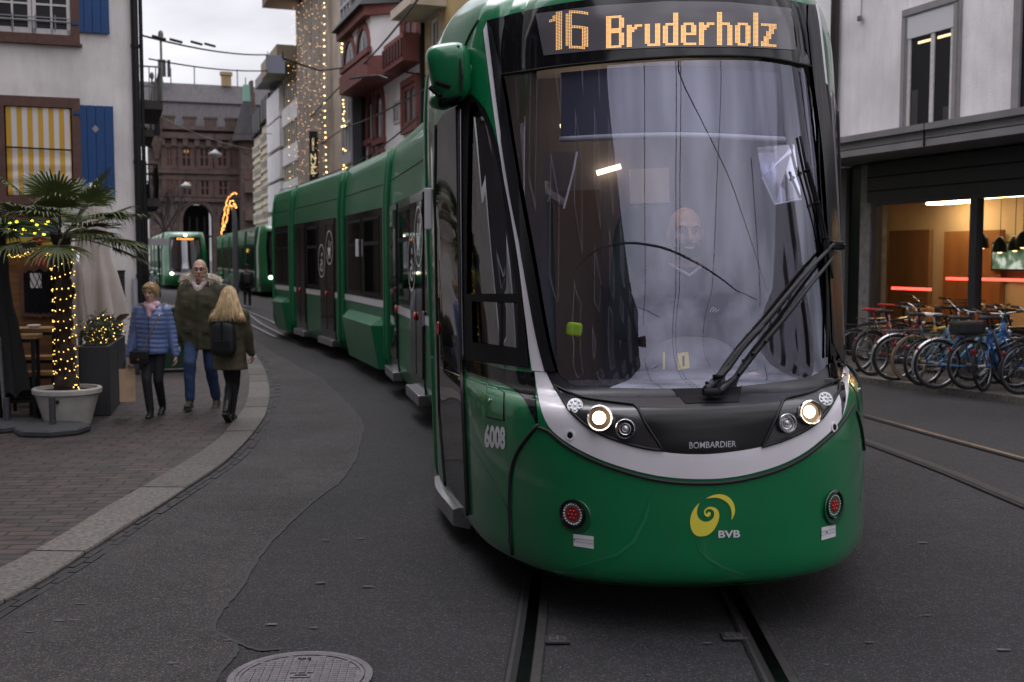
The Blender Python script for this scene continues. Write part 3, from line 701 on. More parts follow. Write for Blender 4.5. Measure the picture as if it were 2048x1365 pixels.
for hp, lamps in ((HL, [((1201, 839), .072, 1), ((1251, 858), .054, 0), ((1151, 815), .045, 2)]), (HR, [((1615, 827), .068, 1), ((1570, 847), .052, 0), ((1648, 801), .042, 2)])):
    hl = skin('headlight_unit', castpoly(hp, 8), M('lamp_housing', (.016, .016, .018), .3, coat=.5), tram, off=.007, thick=.02)
    seam('bezel', hp, .0075, black_s, hl, off=.011, closed=True)
    for (c, r, kind) in lamps:
        r *= .88
        s, v, e = cast(*c); P = Sw(s, v); n = (Sn(s, v)*.45+(Vector((0, -1, .12))+Vector((.0, 0, 0)))*.55).normalized(); o = .022
        if kind == 1:
            disc(P, n, r, o, chrome, 'lamp_rim', hl, ringp(r, r*.16, .018))
            disc(P, n, r*.86, o+.002, M('lamp_glow', (.95, .72, .42), .18, 1), 'reflector', hl)
            disc(P+Vector((-.004, 0, .004)), n, r*.50, o+.006, lamp_hot, 'bulb', hl)
        elif kind == 0:
            disc(P, n, r, o, chrome, 'lamp_rim', hl, ringp(r, r*.14, .014))
            disc(P, n, r*.88, o-.012, black_g, 'reflector', hl, [(r*.86, .012), (r*.7, .002), (.001, -.004)])
            m = MB(); m.ell(P+n*(o-.004), (r*.42, r*.42, r*.42)); m.build('bulb', lens, hl, smooth=True)
            disc(P+n*.004, n, r*.60, o-.008, chrome, 'lens_ring', hl, ringp(r*.6, r*.12, .01))
        else:
            disc(P, n, r, o-.004, lens, 'lamp_lens', hl)
            R = n.to_track_quat('Z', 'Y').to_matrix(); m = MB()
            for k in range(9):
                a = 2*pi*k/8; q = Vector((cos(a)*r*.62, sin(a)*r*.62, 0)) if k else Vector((0, 0, 0))
                m.lathe([(r*.2, 0), (r*.16, .006), (.001, .007)], P+n*(o+.001)+R@q, 10, R=R)
            m.build('led_cell', M('led_cell', (.8, .8, .82), .1, coat=1), hl, smooth=True)
for c in ((1142, 871), (1666, 855)):
    s, v, e = cast(*c); P = Sw(s, v); n = Sn(s, v); b = disc(P, n, .020, .006, white_p, 'jacking_socket', tram, ringp(.026, .010, .004)); disc(P, n, .016, .0065, black_m, 'socket_hole', b)
# --- marker lamps in the bumper
for c, r in (((1147, 1028), .070), ((1665, 1010), .068)):
    s, v, e = cast(*c); P = Sw(s, v); n = Sn(s, v)
    b = disc(P+Vector((.01, 0, -.012)), n, r*1.25, .001, M('recess_shade_green', (.002, .085, .03), .4, coat=.6), 'marker_light', tram)  # flat disc; the darker green paints the shade of a hollow
    disc(P, n, r, .004, black_g, 'rim', b, ringp(r, r*.16, .012)); disc(P, n, r*.84, .004, alu, 'reflector', b); disc(P, n, r*.52, .009, red_lens, 'red_lens', b)
    R = n.to_track_quat('Z', 'Y').to_matrix(); m = MB()
    for k in range(22):
        a = 2*pi*k/22; m.lathe([(r*.075, 0), (r*.05, .004), (.001, .005)], P+n*.009+R@Vector((cos(a)*r*.69, sin(a)*r*.69, 0)), 8, R=R)
    m.build('led_cell', MATS['led_cell'], b, smooth=True)
    m = MB()
    for k in range(7):
        a = 2*pi*k/6; q = Vector((cos(a), sin(a), 0))*r*.28 if k else Vector((0, 0, 0)); m.lathe([(r*.10, 0), (.001, .006)], P+n*.0145+R@q, 8, R=R)
    m.build('red_cell', M('red_cell', (.55, .02, .02), .15, coat=1), b, smooth=True)
for q in ([(1147, 1068), (1188, 1073), (1188, 1098), (1148, 1092)], [(1642, 1055), (1670, 1049), (1670, 1073), (1642, 1081)]):
    st = decal('sticker', q, sign_white, tram); a, b, c, d = [Vector(p) for p in q]
    for k in (.3, .55): decal('sticker_line', [a.lerp(d, k), b.lerp(c, k), b.lerp(c, k+.1), a.lerp(d, k+.1)], M('sticker_grey', (.48, .50, .55), .5), st, off=.0048)
    e_ = a.lerp(b, .65 if q[0][0] > 1500 else .1).lerp(d, .45); decal('sticker_mark', [(e_.x-1.2, e_.y-1.2), (e_.x+1.2, e_.y-1.2), (e_.x+1.2, e_.y+1.2), (e_.x-1.2, e_.y+1.2)], black_m, st, off=.0056)
# --- operator's emblem: spiral and crescent, lettering
def z6(p): return (1300+p[0]/2.257, 760+p[1]/2.257)
decal('emblem', [z6(p) for p in cmull([(252, 536), (285, 520), (318, 516), (350, 526), (374, 552), (383, 585), (378, 612), (367, 632), (368, 600), (360, 570), (340, 548), (310, 534), (280, 532)], 8, True)], sign_yellow, tram)
decal('emblem', [z6(p) for p in cmull([(223, 556), (200, 580), (184, 615), (181, 650), (190, 682), (208, 702), (232, 706), (260, 700), (285, 680), (303, 650), (312, 618), (308, 592), (292, 577), (268, 573), (248, 584), (243, 600), (250, 614), (262, 618), (272, 611), (274, 600), (266, 594), (260, 599), (257, 606), (250, 600), (252, 590), (264, 583), (280, 586), (289, 600), (286, 620), (270, 636), (248, 640), (225, 630), (212, 606), (214, 578)], 6, True)], sign_yellow, tram)
decal_text('emblem_lettering', 'BVB', [z6((308, 713)), z6((406, 711)), z6((406, 677)), z6((308, 680))], sign_white, tram, .03)
# --- bumper seams, scuffs
seam('bumper_seam', cmull([(1078, 850), (1053, 879), (1032, 913), (1022, 959), (1021, 1043), (1027, 1131)], 10), .010, rubber, tram)
seam('bumper_seam', cmull([(1712, 822), (1722, 860), (1727, 900)], 10), .008, rubber, tram)
seam('bumper_seam', [(p[0], p[1]+3) for p in cmull([(1078, 852), (1098, 860), (1129, 886), (1176, 913), (1234, 936), (1312, 957), (1389, 964), (1467, 960), (1545, 941), (1603, 914), (1653, 875), (1684, 842), (1706, 805)], 12)], .009, rubber, tram)
scuff = M('scuffed_paint', (.012, .19, .08), .55)
decal('scuff', [z6(p) for p in [(205, 712), (230, 770), (265, 800), (330, 840), (432, 880), (420, 882), (320, 848), (255, 808), (222, 772)]], scuff, tram, off=.0025)
decal('scuff', [(1305, 985), (1293, 1040), (1270, 1085), (1235, 1112), (1150, 1135), (1100, 1143), (1100, 1141), (1150, 1131), (1232, 1108), (1264, 1082), (1288, 1038)], scuff, tram, off=.0025)
decal('tow_flap', [(1018, 1067), (1025, 1070), (1025, 1090), (1018, 1086)], black_m, tram)
# --- left and right cab sides
for side in (0, 1):
    f = (lambda l: mirror(l)) if side else (lambda l: l)
    fr = skin('side_window', f(SWIN), black_m, tram, holes=[f(SGL), f(SGL2)], off=.008, thick=.05)
    sg = glass('side_glass', .16, (.30, .30, .32), (.9, .9, .9), 0, .6)
    skin('pane', f(SGL), sg, fr, off=-.008, thick=0); skin('sliding_pane', f(SGL2), sg, fr, off=-.008, thick=0)
    seam('pane_bar', None, .006, black_s, fr, off=.0, sv=f(castpoly([(1000, 606), (1000, 695)], 10, closed=False)))
    skin('corner_panel', f(castpoly(cmull([(924, 722), (954, 725), (1011, 739), (1069, 746)], 10)+[(1072, 800), (1076, 849)]+cmull([(1076, 849), (1046, 795), (1011, 769), (966, 753), (926, 740)], 10)[:-1])), black_g, tram, off=.008, thick=.02)
    dr = skin('cab_door', f(castpoly([(877, 250), (890, 228), (916, 214), (919, 400), (922, 600), (926, 800), (937, 1022), (915, 995), (897, 966), (884, 830), (879, 600), (876, 420)])), dglass, tram, off=.012, thick=.03)
    seam('door_seal', None, .012, rubber, dr, off=.012, sv=f(castpoly([(918, 214), (921, 400), (924, 600), (929, 800), (939, 1030)], 12, closed=False)))
    seam('door_seal', None, .010, rubber, dr, off=.012, sv=f(castpoly([(875, 250), (874, 420), (877, 600), (882, 830), (894, 972)], 12, closed=False)))
    seam('window_pillar', None, .014, M('dark_chrome', (.16, .15, .16), .25, 1), tram, off=.012, sv=f(castpoly([(924, 210), (925, 400), (927, 600), (930, 722)], 12, closed=False)))
    bt = castpoly([(881, 657), (880, 650)], closed=False)[0]; bt = f([bt])[0]; P = Sw(*bt); n = Sn(*bt)
    disc(P, n, .045, .016, M('button_red', (.5, .02, .02), .3, coat=.6), 'door_button', dr)
    h = skin('hatch', f(castpoly([(975, 766), (1008, 787), (1008, 841), (975, 833)], 8)), green, tram, off=.006, thick=.006)
    seam('hatch_gap', None, .0035, M('gap_green', (.001, .03, .012), .7), h, off=.001, sv=(lambda q: q+[q[0]])(f(castpoly([(974, 765), (1009, 786), (1009, 842), (974, 834)], 8))))
    lk = f([cast(981, 801)[:2]])[0]; disc(Sw(*lk), Sn(*lk), .013, .008, chrome, 'lock', h)
    seam('fold_line', None, .004, M('gap_green', (0, 0, 0)), tram, off=-.001, sv=f(castpoly(cmull([(924, 760), (930, 850), (950, 900), (975, 940), (1000, 985), (1016, 1020)], 10), closed=False)))
    # green rear pillar strip of the cab module
    sv = [(-9.15 if not side else 9.15, .4+12*i/30) for i in range(31)]
    seam('module_edge', None, .030, green, tram, off=.008, sv=sv)
    sv = [(-9.45 if not side else 9.45, .4+11.5*i/30) for i in range(31)]
    seam('module_gap', None, .022, rubber, tram, off=.004, sv=sv)
    # door step
    if side: continue
    m = MB(); q = f([(-9+.2*i, .55) for i in range(9)]); P = [Sw(*p)+Sn(*p)*.015 for p in q]; Nn = [Sn(*p) for p in q]
    V = []
    for p, n in zip(P, Nn):
        n = Vector((n.x, n.y, 0)).normalized(); V += [p+n*.04+Vector((0, 0, .030)), p-n*.07+Vector((0, 0, .055)), p-n*.07-Vector((0, 0, .10)), p+n*.04-Vector((0, 0, .07))]
    k = len(P); m.add(V, [(4*i+j, 4*i+(j+1) % 4, 4*i+4+(j+1) % 4, 4*i+4+j) for i in range(k-1) for j in range(4)]+[(3, 2, 1, 0), (4*k-4, 4*k-3, 4*k-2, 4*k-1)])
    m.build('door_step', alu, tram)
decal_text('fleet_number', '6008', [(970, 895), (1012, 900), (1012, 853), (971, 848)], sign_white, tram, .045, .0045)
m = MB(); c = cast(866, 418); P = Sw(c[0], c[1])+Sn(c[0], c[1])*.03; m.box(P, (.05, .05, .27), 0, .01); m.build('door_sensor', sign_white, tram)
# roof edge seam above the side window and the side camera housing
seam('roof_seam', cmull([(957, 40), (938, 75), (925, 110)], 10), .006, rubber, tram)
m = MB(); C = dp(900, 146, 6.75); R = Matrix.Rotation(radians(-8), 3, 'Y')@Matrix.Rotation(radians(10), 3, 'X')
def superell(m, C, r, R, e=.45, n=24, k=14, mi=0, taper=0.):
    sg = lambda x, p: (1 if x >= 0 else -1)*abs(x)**p
    vs = []; fs = []
    for i in range(k+1):
        th = -pi/2+pi*i/k
        for j in range(n):
            ph = 2*pi*j/n; p = Vector((r[0]*sg(cos(th), e)*sg(cos(ph), e), r[1]*sg(cos(th), e)*sg(sin(ph), e), r[2]*sg(sin(th), e)))
            t = 1+taper*(p.z/r[2]); p.x *= t; p.y *= t; vs.append(C+R@p)
    for i in range(k):
        for j in range(n): fs.append((i*n+j, i*n+(j+1) % n, (i+1)*n+(j+1) % n, (i+1)*n+j))
    m.add(vs, fs, mi)
superell(m, C, (.125, .15, .172), R, .55, taper=.12); hs = m.build('camera_housing', green, tram, smooth=True)
m = MB(); superell(m, C+Vector((.015, .03, -.155)), (.095, .12, .028), Matrix.Rotation(radians(-22), 3, 'Y'), .5); m.build('lens_block', black_m, hs, smooth=True)
m = MB(); m.tube([C+Vector((-.075, -.135, -.075)), C+Vector((.01, -.15, -.105))], .014, 6); m.tube([C+Vector((-.11, -.09, -.10)), C+Vector((-.05, -.125, -.155))], .016, 6); m.build('vent_slot', black_m, hs)
m = MB(); m.ell(C+Vector((-.055, .02, -.165)), (.075, .085, .05)); m.build('mount_fairing', green, hs, smooth=True)
m = MB(); m.tube([C+Vector((.055, -.148, .13)), C+Vector((.078, -.155, -.04)), C+Vector((.07, -.14, -.13))], .009, 6); m.build('housing_seam', rubber, hs)
m = MB(); m.tube([C+Vector((.08, .05, .0)), C+Vector((.25, .1, .02))], .07, 10); m.build('mount_arm', green, hs, smooth=True)
# --- wiper
wp = MB()
def off_glass(u, v, o): s, w_, e = cast(u, v); return Sw(s, w_)+Sn(s, w_)*o
def arm(px, o0, o1, r0, r1):
    q = cmull(px, 20); n = len(q); wp.tube([off_glass(u, v, o0+(o1-o0)*i/(n-1)) for i, (u, v) in enumerate(q)], [r0+(r1-r0)*i/(n-1) for i in range(n)], 8)
arm([(1412, 800), (1462, 720), (1530, 640), (1600, 552), (1652, 492)], .05, .04, .022, .010)
arm([(1440, 803), (1500, 715), (1560, 640), (1620, 560), (1668, 496)], .05, .04, .016, .008)
arm([(1425, 790), (1470, 712), (1510, 660)], .09, .10, .014, .010)
wa = wp.build('wiper_arm', black_s, tram, smooth=True)
wp = MB(); arm([(1597, 275), (1612, 350), (1630, 420), (1645, 500), (1650, 600), (1650, 715)], .012, .012, .008, .008); arm([(1603, 330), (1622, 400), (1640, 480), (1652, 560)], .035, .035, .008, .007)
for (u, v) in ((1606, 345), (1624, 410), (1640, 480)): wp.tube([off_glass(u, v, .01), off_glass(u, v, .045)], .008, 6)
wp.build('wiper_blade', black_m, wa, smooth=True)
P = off_glass(1658, 494, .045)
for q in [P+Vector((d, -.025, 0)) for d in (-.025, .03)]+[off_glass(u, v, .07) for (u, v) in ((1414, 795), (1452, 737), (1495, 715), (1470, 760), (1520, 690))]: wp = MB(); wp.ell(q, (.010, .010, .010), 8, 6); wp.build('bolt', black_s, wa, smooth=True)
wp = MB(); wp.box(P, (.085, .04, .05), .4, .012); wp.build('arm_head', black_s, wa)
wp = MB(); wp.box(off_glass(1425, 800, .04), (.10, .05, .035), .1, .014)
wp.build('wiper_joint', black_s, wa, smooth=True, angle=40)
# --- inside the cab
CI = lambda x, y, z: l2w(x, y, z)
m = MB()
def lbox(m, x0, x1, y0, y1, z0, z1, mi=0):
    V = [CI(x, y, z) for z in (z0, z1) for y in (y0, y1) for x in (x0, x1)]
    m.add(V, [(0, 2, 3, 1), (4, 5, 7, 6), (0, 1, 5, 4), (1, 3, 7, 5), (3, 2, 6, 7), (2, 0, 4, 6)], mi)
lbox(m, -1.2, 1.12, 2.45, 2.5, .5, 3.3); m.build('cab_bulkhead', M('cab_grey', (.22, .22, .27), .7, var=.06, scale=3, stretch=(9, 1, .6)), tram)
m = MB(); lbox(m, -.62, -.30, 2.40, 2.445, .7, 2.25); m.build('bulkhead_door', M('door_beige', (.20, .15, .11), .6), tram)
m = MB(); lbox(m, -.1, .16, 2.40, 2.445, 2.15, 2.38); lbox(m, -.12, .14, 2.40, 2.445, 2.02, 2.06); m.build('notice', sign_white, tram)
m = MB(); lbox(m, -.72, .72, 1.0, 2.4, .5, .55); m.build('cab_floor', black_m, tram)
m = MB(); lbox(m, -.7, .7, 1.75, 2.45, 3.0, 3.05); m.build('cab_ceiling', M('cab_white', (.5, .5, .52), .6), tram)
m = MB(); lbox(m, -.62, .66, .62, 1.0, .75, 1.13); lbox(m, -.72, .76, .55, .68, 1.06, 1.15); m.build('dashboard', M('dash_grey', (.10, .10, .115), .5), tram)
m = MB(); superell(m, CI(.10, .86, 1.20), (.27, .16, .16), Matrix.Rotation(TROLL, 3, 'Y'), .6, taper=-.3); m.build('driver_console', M('console_grey', (.13, .13, .15), .45), tram, smooth=True)
m = MB(); superell(m, CI(-.02, 2.05, 1.68), (.25, .08, .44), Matrix.Rotation(0, 3, 'X'), .5, taper=-.12); m.build('driver_seat', M('seat_green', (.05, .10, .095), .8), tram, smooth=True)
# sun blind with its bar, two tinted wind deflectors
def at_s(u, v, o): s, w_, e = cast(u, v); return Sw(s, w_)+Sn(s, w_)*o
m = MB(); A = [at_s(1112+460*i/20, 138-16*sin(pi*i/20), -.05) for i in range(21)]; B = [at_s(1112+470*i/20, 272-10*sin(pi*i/20), -.05) for i in range(21)]
m.add(A+B, [(i, i+1, 21+i+1, 21+i) for i in range(20)]); m.build('sun_blind', M('blind_grey', (.055, .055, .085), .6), tram, smooth=True)
m = MB(); m.tube([p+Vector((0, 0, 0)) for p in B], .016, 8); bb = m.build('blind_bar', M('bar_white', (.62, .62, .64), .4), tram, smooth=True)
vl = glass('visor_tint', .12, (.72, .72, .78))
for pl in ([(1078, 300), (1150, 300), (1142, 340), (1122, 414), (1085, 400)], [(1520, 290), (1598, 285), (1612, 395), (1556, 405), (1530, 350)]):
    P = [at_s(u, v, -.03) for u, v in pl]; m = MB(); m.add(P, [tuple(range(len(P)))]); vv = m.build('side_visor', vl, tram)
    m = MB(); m.tube(P[1:4] if pl[0][0] < 1300 else P[4:]+P[3:1:-1], .006, 6); m.build('visor_edge', MATS['bar_white'], vv)
for i, u in enumerate((1357,)):
    q = [(1355, 706), (1377, 703), (1380, 735), (1357, 739)]; P = [at_s(a, b, -.012) for a, b in q]; m = MB(); m.add(P+[p+Vector((0, .004, 0)) for p in P], [(3, 2, 1, 0), (4, 5, 6, 7), (0, 1, 5, 4), (1, 2, 6, 5), (2, 3, 7, 6), (3, 0, 4, 7)])
    nc = m.build('number_card', M('card_yellow', (.85, .66, .12), .6, emit=(.85, .66, .12), estr=0), tram)
    V, Fc = textmesh('1', .03); m = MB(); a, b, c, d = [Vector(p) for p in [(1365.5, 731), (1370, 730.5), (1369.5, 711), (1365, 712)]]
    for x, y in V: p = a.lerp(b, x).lerp(d.lerp(c, x), y); m.v.append(tuple(at_s(p.x, p.y, -.0095)))
    m.f = Fc; m.m = [0]*len(Fc); m.build('digit', black_m, nc)
P = [at_s(a, b, -.012) for a, b in [(1326, 704), (1330, 703), (1330, 737), (1326, 738)]]; m = MB(); m.add(P+[p+Vector((0, .006, 0)) for p in P], [(3, 2, 1, 0), (4, 5, 6, 7), (0, 1, 5, 4), (1, 2, 6, 5), (2, 3, 7, 6), (3, 0, 4, 7)]); m.build('number_card', MATS['card_yellow'], tram)
P = at_s(1140, 655, -.05); m = MB(); superell(m, P, (.042, .02, .036), Matrix.Rotation(.1, 3, 'Y'), .5); t_ = tag(m.build('hi_vis_pouch', M('hivis', (.50, .80, .02), .6)), 'neon yellow pouch hanging inside the lower left corner of the tram windscreen', 'pouch')
m = MB(); m.tube([CI(-.55, 1.9, 2.62), CI(-.30, 2.3, 2.72)], .02, 6); m.tube([CI(-.32, 2.40, 2.36), CI(-.16, 2.40, 2.40)], .018, 6); lbox(m, -.15, .35, 1.45, 1.6, 2.80, 2.84); m.build('cab_lamp_and_fill', M('cab_lamp_and_fill', (1, .8, .5), .4, emit=(1, .70, .40), estr=3.2), tram)  # two lamp tubes, plus a hidden strip added to light the driver
# ------------------------------------------------------------------ tram modules (the near tram's rear cars and the two trams farther off)
TPROF = [(.10, .20), (.02, .30), (0, .45), (0, 2.62), (.012, 2.80), (.04, 3.06), (.075, 3.24), (.13, 3.32), (.25, 3.36), (1.2, 3.38)]
def tprof(o_z):
    z = o_z
    for (a, za), (b, zb) in zip(TPROF, TPROF[1:]):
        if za <= z <= zb: return a+(b-a)*(z-za)/(zb-za)
    return 0
paleroof = M('tram_roof', (.10, .24, .15), .3, coat=.8)
class Mod:
    def __init__(s, p0, p1, width, parent, gmat=None):
        s.p = Vector((p0[0], p0[1], 0)); d = Vector((p1[0]-p0[0], p1[1]-p0[1], 0)); s.L = d.length; s.d = d.normalized()
        s.n = Vector((-s.d.y, s.d.x, 0)); s.w = width; s.par = parent; s.W = Wall(s.p, s.d)
        if s.n.x > 0 and width > 0: pass
        s.g = gmat or M('tram_green_darkened', (.002, .125, .045), .38, coat=.3, var=.12, scale=2, spec=.3)  # tram green darkened in place of the dark house fronts it would mirror
    def pt(s, a, z, o=0): return s.p+s.d*a+s.n*(o-tprof(z))+Vector((0, 0, z))
    def shell(s):
        ring = [(o, z) for o, z in TPROF]+[(s.w-o, z) for o, z in reversed(TPROF)]; k = len(ring); m = MB(); ns = max(1, int(s.L/.6))
        for i in range(ns+1):
            for o, z in ring: m.v.append(tuple(s.p+s.d*(s.L*i/ns)-s.n*o+Vector((0, 0, z))))
        for i in range(ns):
            for j in range(k): m.f.append((i*k+j, i*k+(j+1) % k, (i+1)*k+(j+1) % k, (i+1)*k+j)); m.m.append(0)
        m.f += [tuple(range(k)), tuple(ns*k+j for j in range(k-1, -1, -1))]; m.m += [0, 0]
        return m.build('car_body', s.g, s.par, smooth=True, angle=50)
    def patch(s, name, a0, a1, z0, z1, off, mat, par=None, k=1, m=None):
        own = m is None; m = m or MB()
        zs = [z0+(z1-z0)*i/8 for i in range(9)] if z1 > 2.62 or z0 < .45 else [z0, z1]
        for z in zs: m.v += [tuple(s.pt(a0, z, off)), tuple(s.pt(a1, z, off)), tuple(s.pt(a1, z, -.02)), tuple(s.pt(a0, z, -.02))]
        b = len(m.v)-4*len(zs)
        for i in range(len(zs)-1):
            q = b+4*i; m.f += [(q, q+4, q+5, q+1), (q+1, q+5, q+6, q+2), (q, q+3, q+7, q+4)]; m.m += [0]*3
        q = b+4*(len(zs)-1); m.f += [(b, b+1, b+2, b+3), (q, q+3, q+2, q+1)]; m.m += [0]*2
        return m.build(name, mat, par or s.par) if own else m
    def a_of(s, u, z=1.5):
        v = 518; best = None
        r = ray(u, v); k = (s.p-Vector((0, 0, CH))).dot(s.n)/r.dot(s.n); q = Vector((0, 0, CH))+r*k
        return (q-s.p).dot(s.d)
    def window(s, a0, a1, z0=1.24, z1=2.40, vent=True, par=None):
        f = s.patch('window', a0, a1, z0, z1, .016, black_m, par)
        s.patch('pane', a0+.05, a1-.05, z0+.05, (z1-.42) if vent else z1-.05, .021, MATS['car_glass'], f)
        if vent: s.patch('vent_pane', a0+.05, a1-.05, z1-.36, z1-.05, .021, MATS['car_glass'], f)
        return f
    def door(s, a0, a1, double=True, ringed=False):
        d = s.patch('door', a0, a1, .34, 2.48, .020, MATS['door_dark'])
        n = 2 if double else 1; w_ = (a1-a0)/n
        for i in range(n): s.patch('door_glass', a0+w_*i+.04, a0+w_*(i+1)-.04, .50, 2.40, .026, dglass, d)
        m = MB(); c = s.pt((a0+a1)/2, .28, .03); m.box(c, (a1-a0+.04, .17, .12), atan2(s.d.y, s.d.x), .012); m.build('door_step', alu, s.par)
        m = MB(); R = s.n.to_track_quat('Z', 'Y').to_matrix(); m.lathe([(.05, 0), (.045, .02), (.001, .025)], s.pt(a0-.07 if not double else (a0+a1)/2, 1.15, .03), 14, R=R); m.build('door_button', MATS['button_red'], d, smooth=True)
        return d
    def emblem(s, a, z, r, kind, par):
        m = MB(); U = s.d; Z = Vector((0, 0, 1)); c = s.pt(a, z, .030)
        def arc(c, r0, r1, a0, a1, n=28):
            V = []
            for i in range(n+1):
                t = a0+(a1-a0)*i/n; e = U*cos(t)+Z*sin(t); V += [c+e*r0, c+e*r1]
            m.add(V, [(2*i, 2*i+1, 2*i+3, 2*i+2) for i in range(n)])
        def bar(x0, z0, x1, z1, w_):
            a, b = c+U*x0+Z*z0, c+U*x1+Z*z1; t = (b-a).normalized(); nn = t.cross(s.n); m.add([a-nn*w_, b-nn*w_, b+nn*w_, a+nn*w_], [(0, 1, 2, 3)])
        arc(c, r*.93, r, 0, 2*pi)
        g = r*.02
        if kind == 'chair':
            arc(c+U*(-.05*r)+Z*(-.25*r), r*.30, r*.40, pi*.75, 2*pi, 18); bar(-.12*r, .15*r, -.05*r, -.2*r, .06*r); bar(-.05*r, -.2*r, .3*r, -.2*r, .06*r); bar(.3*r, -.2*r, .42*r, -.55*r, .06*r); bar(-.1*r, .02*r, .22*r, .02*r, .05*r); arc(c+U*(-.14*r)+Z*(.38*r), 0, .12*r, 0, 2*pi, 12)
        else:
            arc(c+U*(.05*r)+Z*(.0), 0, r*.42, pi, 2*pi, 14); bar(-.36*r, .02*r, -.55*r, .35*r, .05*r); arc(c+U*(-.2*r)+Z*(-.5*r), .06*r, .14*r, 0, 2*pi, 12); arc(c+U*(.3*r)+Z*(-.5*r), .06*r, .14*r, 0, 2*pi, 12); bar(.1*r, 0, .1*r, .42*r, .05*r)
        return m.build('pictogram', sign_white, par)
    def skirt(s, a0, a1, fl=True):
        m = MB(); z0, z1 = .20, .95; V = []
        for a, b in ((a0, 0), (a0+.12, 1), (a1-.28, 1), (a1, 0)):
            o = .15*b; V += [s.pt(a, z0, o), s.pt(a, z1-.12, o+.01), s.pt(a, z1, -.01), s.pt(a, z0, -.05)]
        for i in range(3): m.f += [(4*i, 4*i+4, 4*i+5, 4*i+1), (4*i+1, 4*i+5, 4*i+6, 4*i+2), (4*i+3, 4*i+7, 4*i+4, 4*i)]; m.m += [0]*3
        m.v += [tuple(p) for p in V]; return m.build('bogie_skirt', s.g, s.par)
    def common(s, band=True, z_band=(1.20, 2.50)):
        if band: s.patch('window_band', .06, s.L-.06, z_band[0], z_band[1], .008, MATS['band_black'])
        s.patch('waist_stripe', .06, s.L-.06, 1.09, 1.185, .010, white_p)
        s.patch('roof_gap', .05, s.L-.05, 2.815, 2.83, .004, black_m)
    def edges(s, both=True):
        for a in ((.05, s.L-.05) if both else (s.L-.05,)):
            m = MB(); m.tube([s.pt(a, .25+3.0*i/16, .012) for i in range(17)], .05, 6); m.build('module_edge', s.g, s.par, smooth=True)
M('band_black', (.007, .0065, .008), .08, spec=.4); M('door_dark', (.012, .011, .012), .15, spec=.4)
glass('car_glass', .08, (.30, .30, .31), (.9, .9, .9), 0, .5)
if 'button_red' not in MATS: M('button_red', (.5, .02, .02), .3, coat=.6)
def bellows(p0, p1, width, n, par):
    d = Vector((p1[0]-p0[0], p1[1]-p0[1], 0)); a, b = Vector((p0[0], p0[1], 0)), Vector((p1[0], p1[1], 0)); m = MB()
    k = 7; V = []
    for i in range(k):
        c = a.lerp(b, i/(k-1)); o = .14 if i % 2 else .22
        V += [c-n*o+Vector((0, 0, .5)), c-n*o+Vector((0, 0, 3.0)), c-n*(width-.2)+Vector((0, 0, 3.0)), c-n*(width-.2)+Vector((0, 0, .5))]
    m.add(V, [(4*i+j, 4*i+(j+1) % 4, 4*i+4+(j+1) % 4, 4*i+4+j) for i in range(k-1) for j in range(4)]); m.build('bellows', M('bellows', (.02, .02, .021), .75), par)
TW = 2.66
pts = [((-.33, 9.1), (-1.67, 15.35)), ((-1.72, 15.60), (-2.86, 19.2)), ((-2.95, 19.45), (-4.62, 23.85)), ((-4.71, 24.1), (-5.50, 26.1)), ((-5.53, 26.4), (-5.75, 31.0))]
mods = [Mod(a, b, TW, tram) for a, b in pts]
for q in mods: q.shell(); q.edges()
for a, b in zip(mods, mods[1:]): bellows(a.p+a.d*a.L, b.p, TW, a.n, tram)
bellows((-.42, 8.9), mods[0].p, TW, mods[0].n, tram)
# second car: single door, window, double door with two round pictograms
q = mods[0]; q.common(); A = q.a_of
q.door(A(796), A(780), False); q.window(A(822.5), A(800)); d = q.door(A(849), A(824)); q.emblem(A(843)+.02, 2.02, .33, 'pram', d); q.emblem(A(828), 1.74, .33, 'chair', d)
m = MB(); m.box(q.pt(A(850), 1.15, .02), (.07, .02, .16), atan2(q.d.y, q.d.x), .01); m.build('door_panel', alu, q.par)
q = mods[1]; q.common(); A = q.a_of
q.window(A(723), A(698)); q.window(A(760), A(728)); q.skirt(A(760), .35)if False else q.skirt(.35, q.L-.45)
m = MB(); m.box(q.pt(A(719), 1.95, .035), (.05, .05, .27), 0, .01); m.build('door_sensor', sign_white, q.par)
q = mods[2]; q.common(); A = q.a_of
q.door(A(612), A(593)); q.window(A(637), A(616)); d = q.door(A(670), A(642)); q.emblem(A(662), 1.98, .31, 'pram', d); q.emblem(A(646), 1.74, .31, 'chair', d)
q = mods[3]; q.common(); q.window(.25, q.L*.5-.05); q.window(q.L*.5+.05, q.L-.25); q.skirt(.3, q.L-.3)
q = mods[4]; q.common(); q.window(.4, 1.9); q.door(2.2, 3.5); q.window(3.7, 4.4)
for q in mods[:4]:   # lit ceiling strip inside each car, seen through the panes
    m = MB()
    c = q.p+q.d*(q.L/2)-q.n*(TW/2)+Vector((0, 0, 2.75)); m.box(c, (q.L*.8, .12, .03), atan2(q.d.y, q.d.x)); m.build('ceiling_light', M('car_lamp', (1, .8, .5), .4, emit=(1, .7, .36), estr=4), tram)

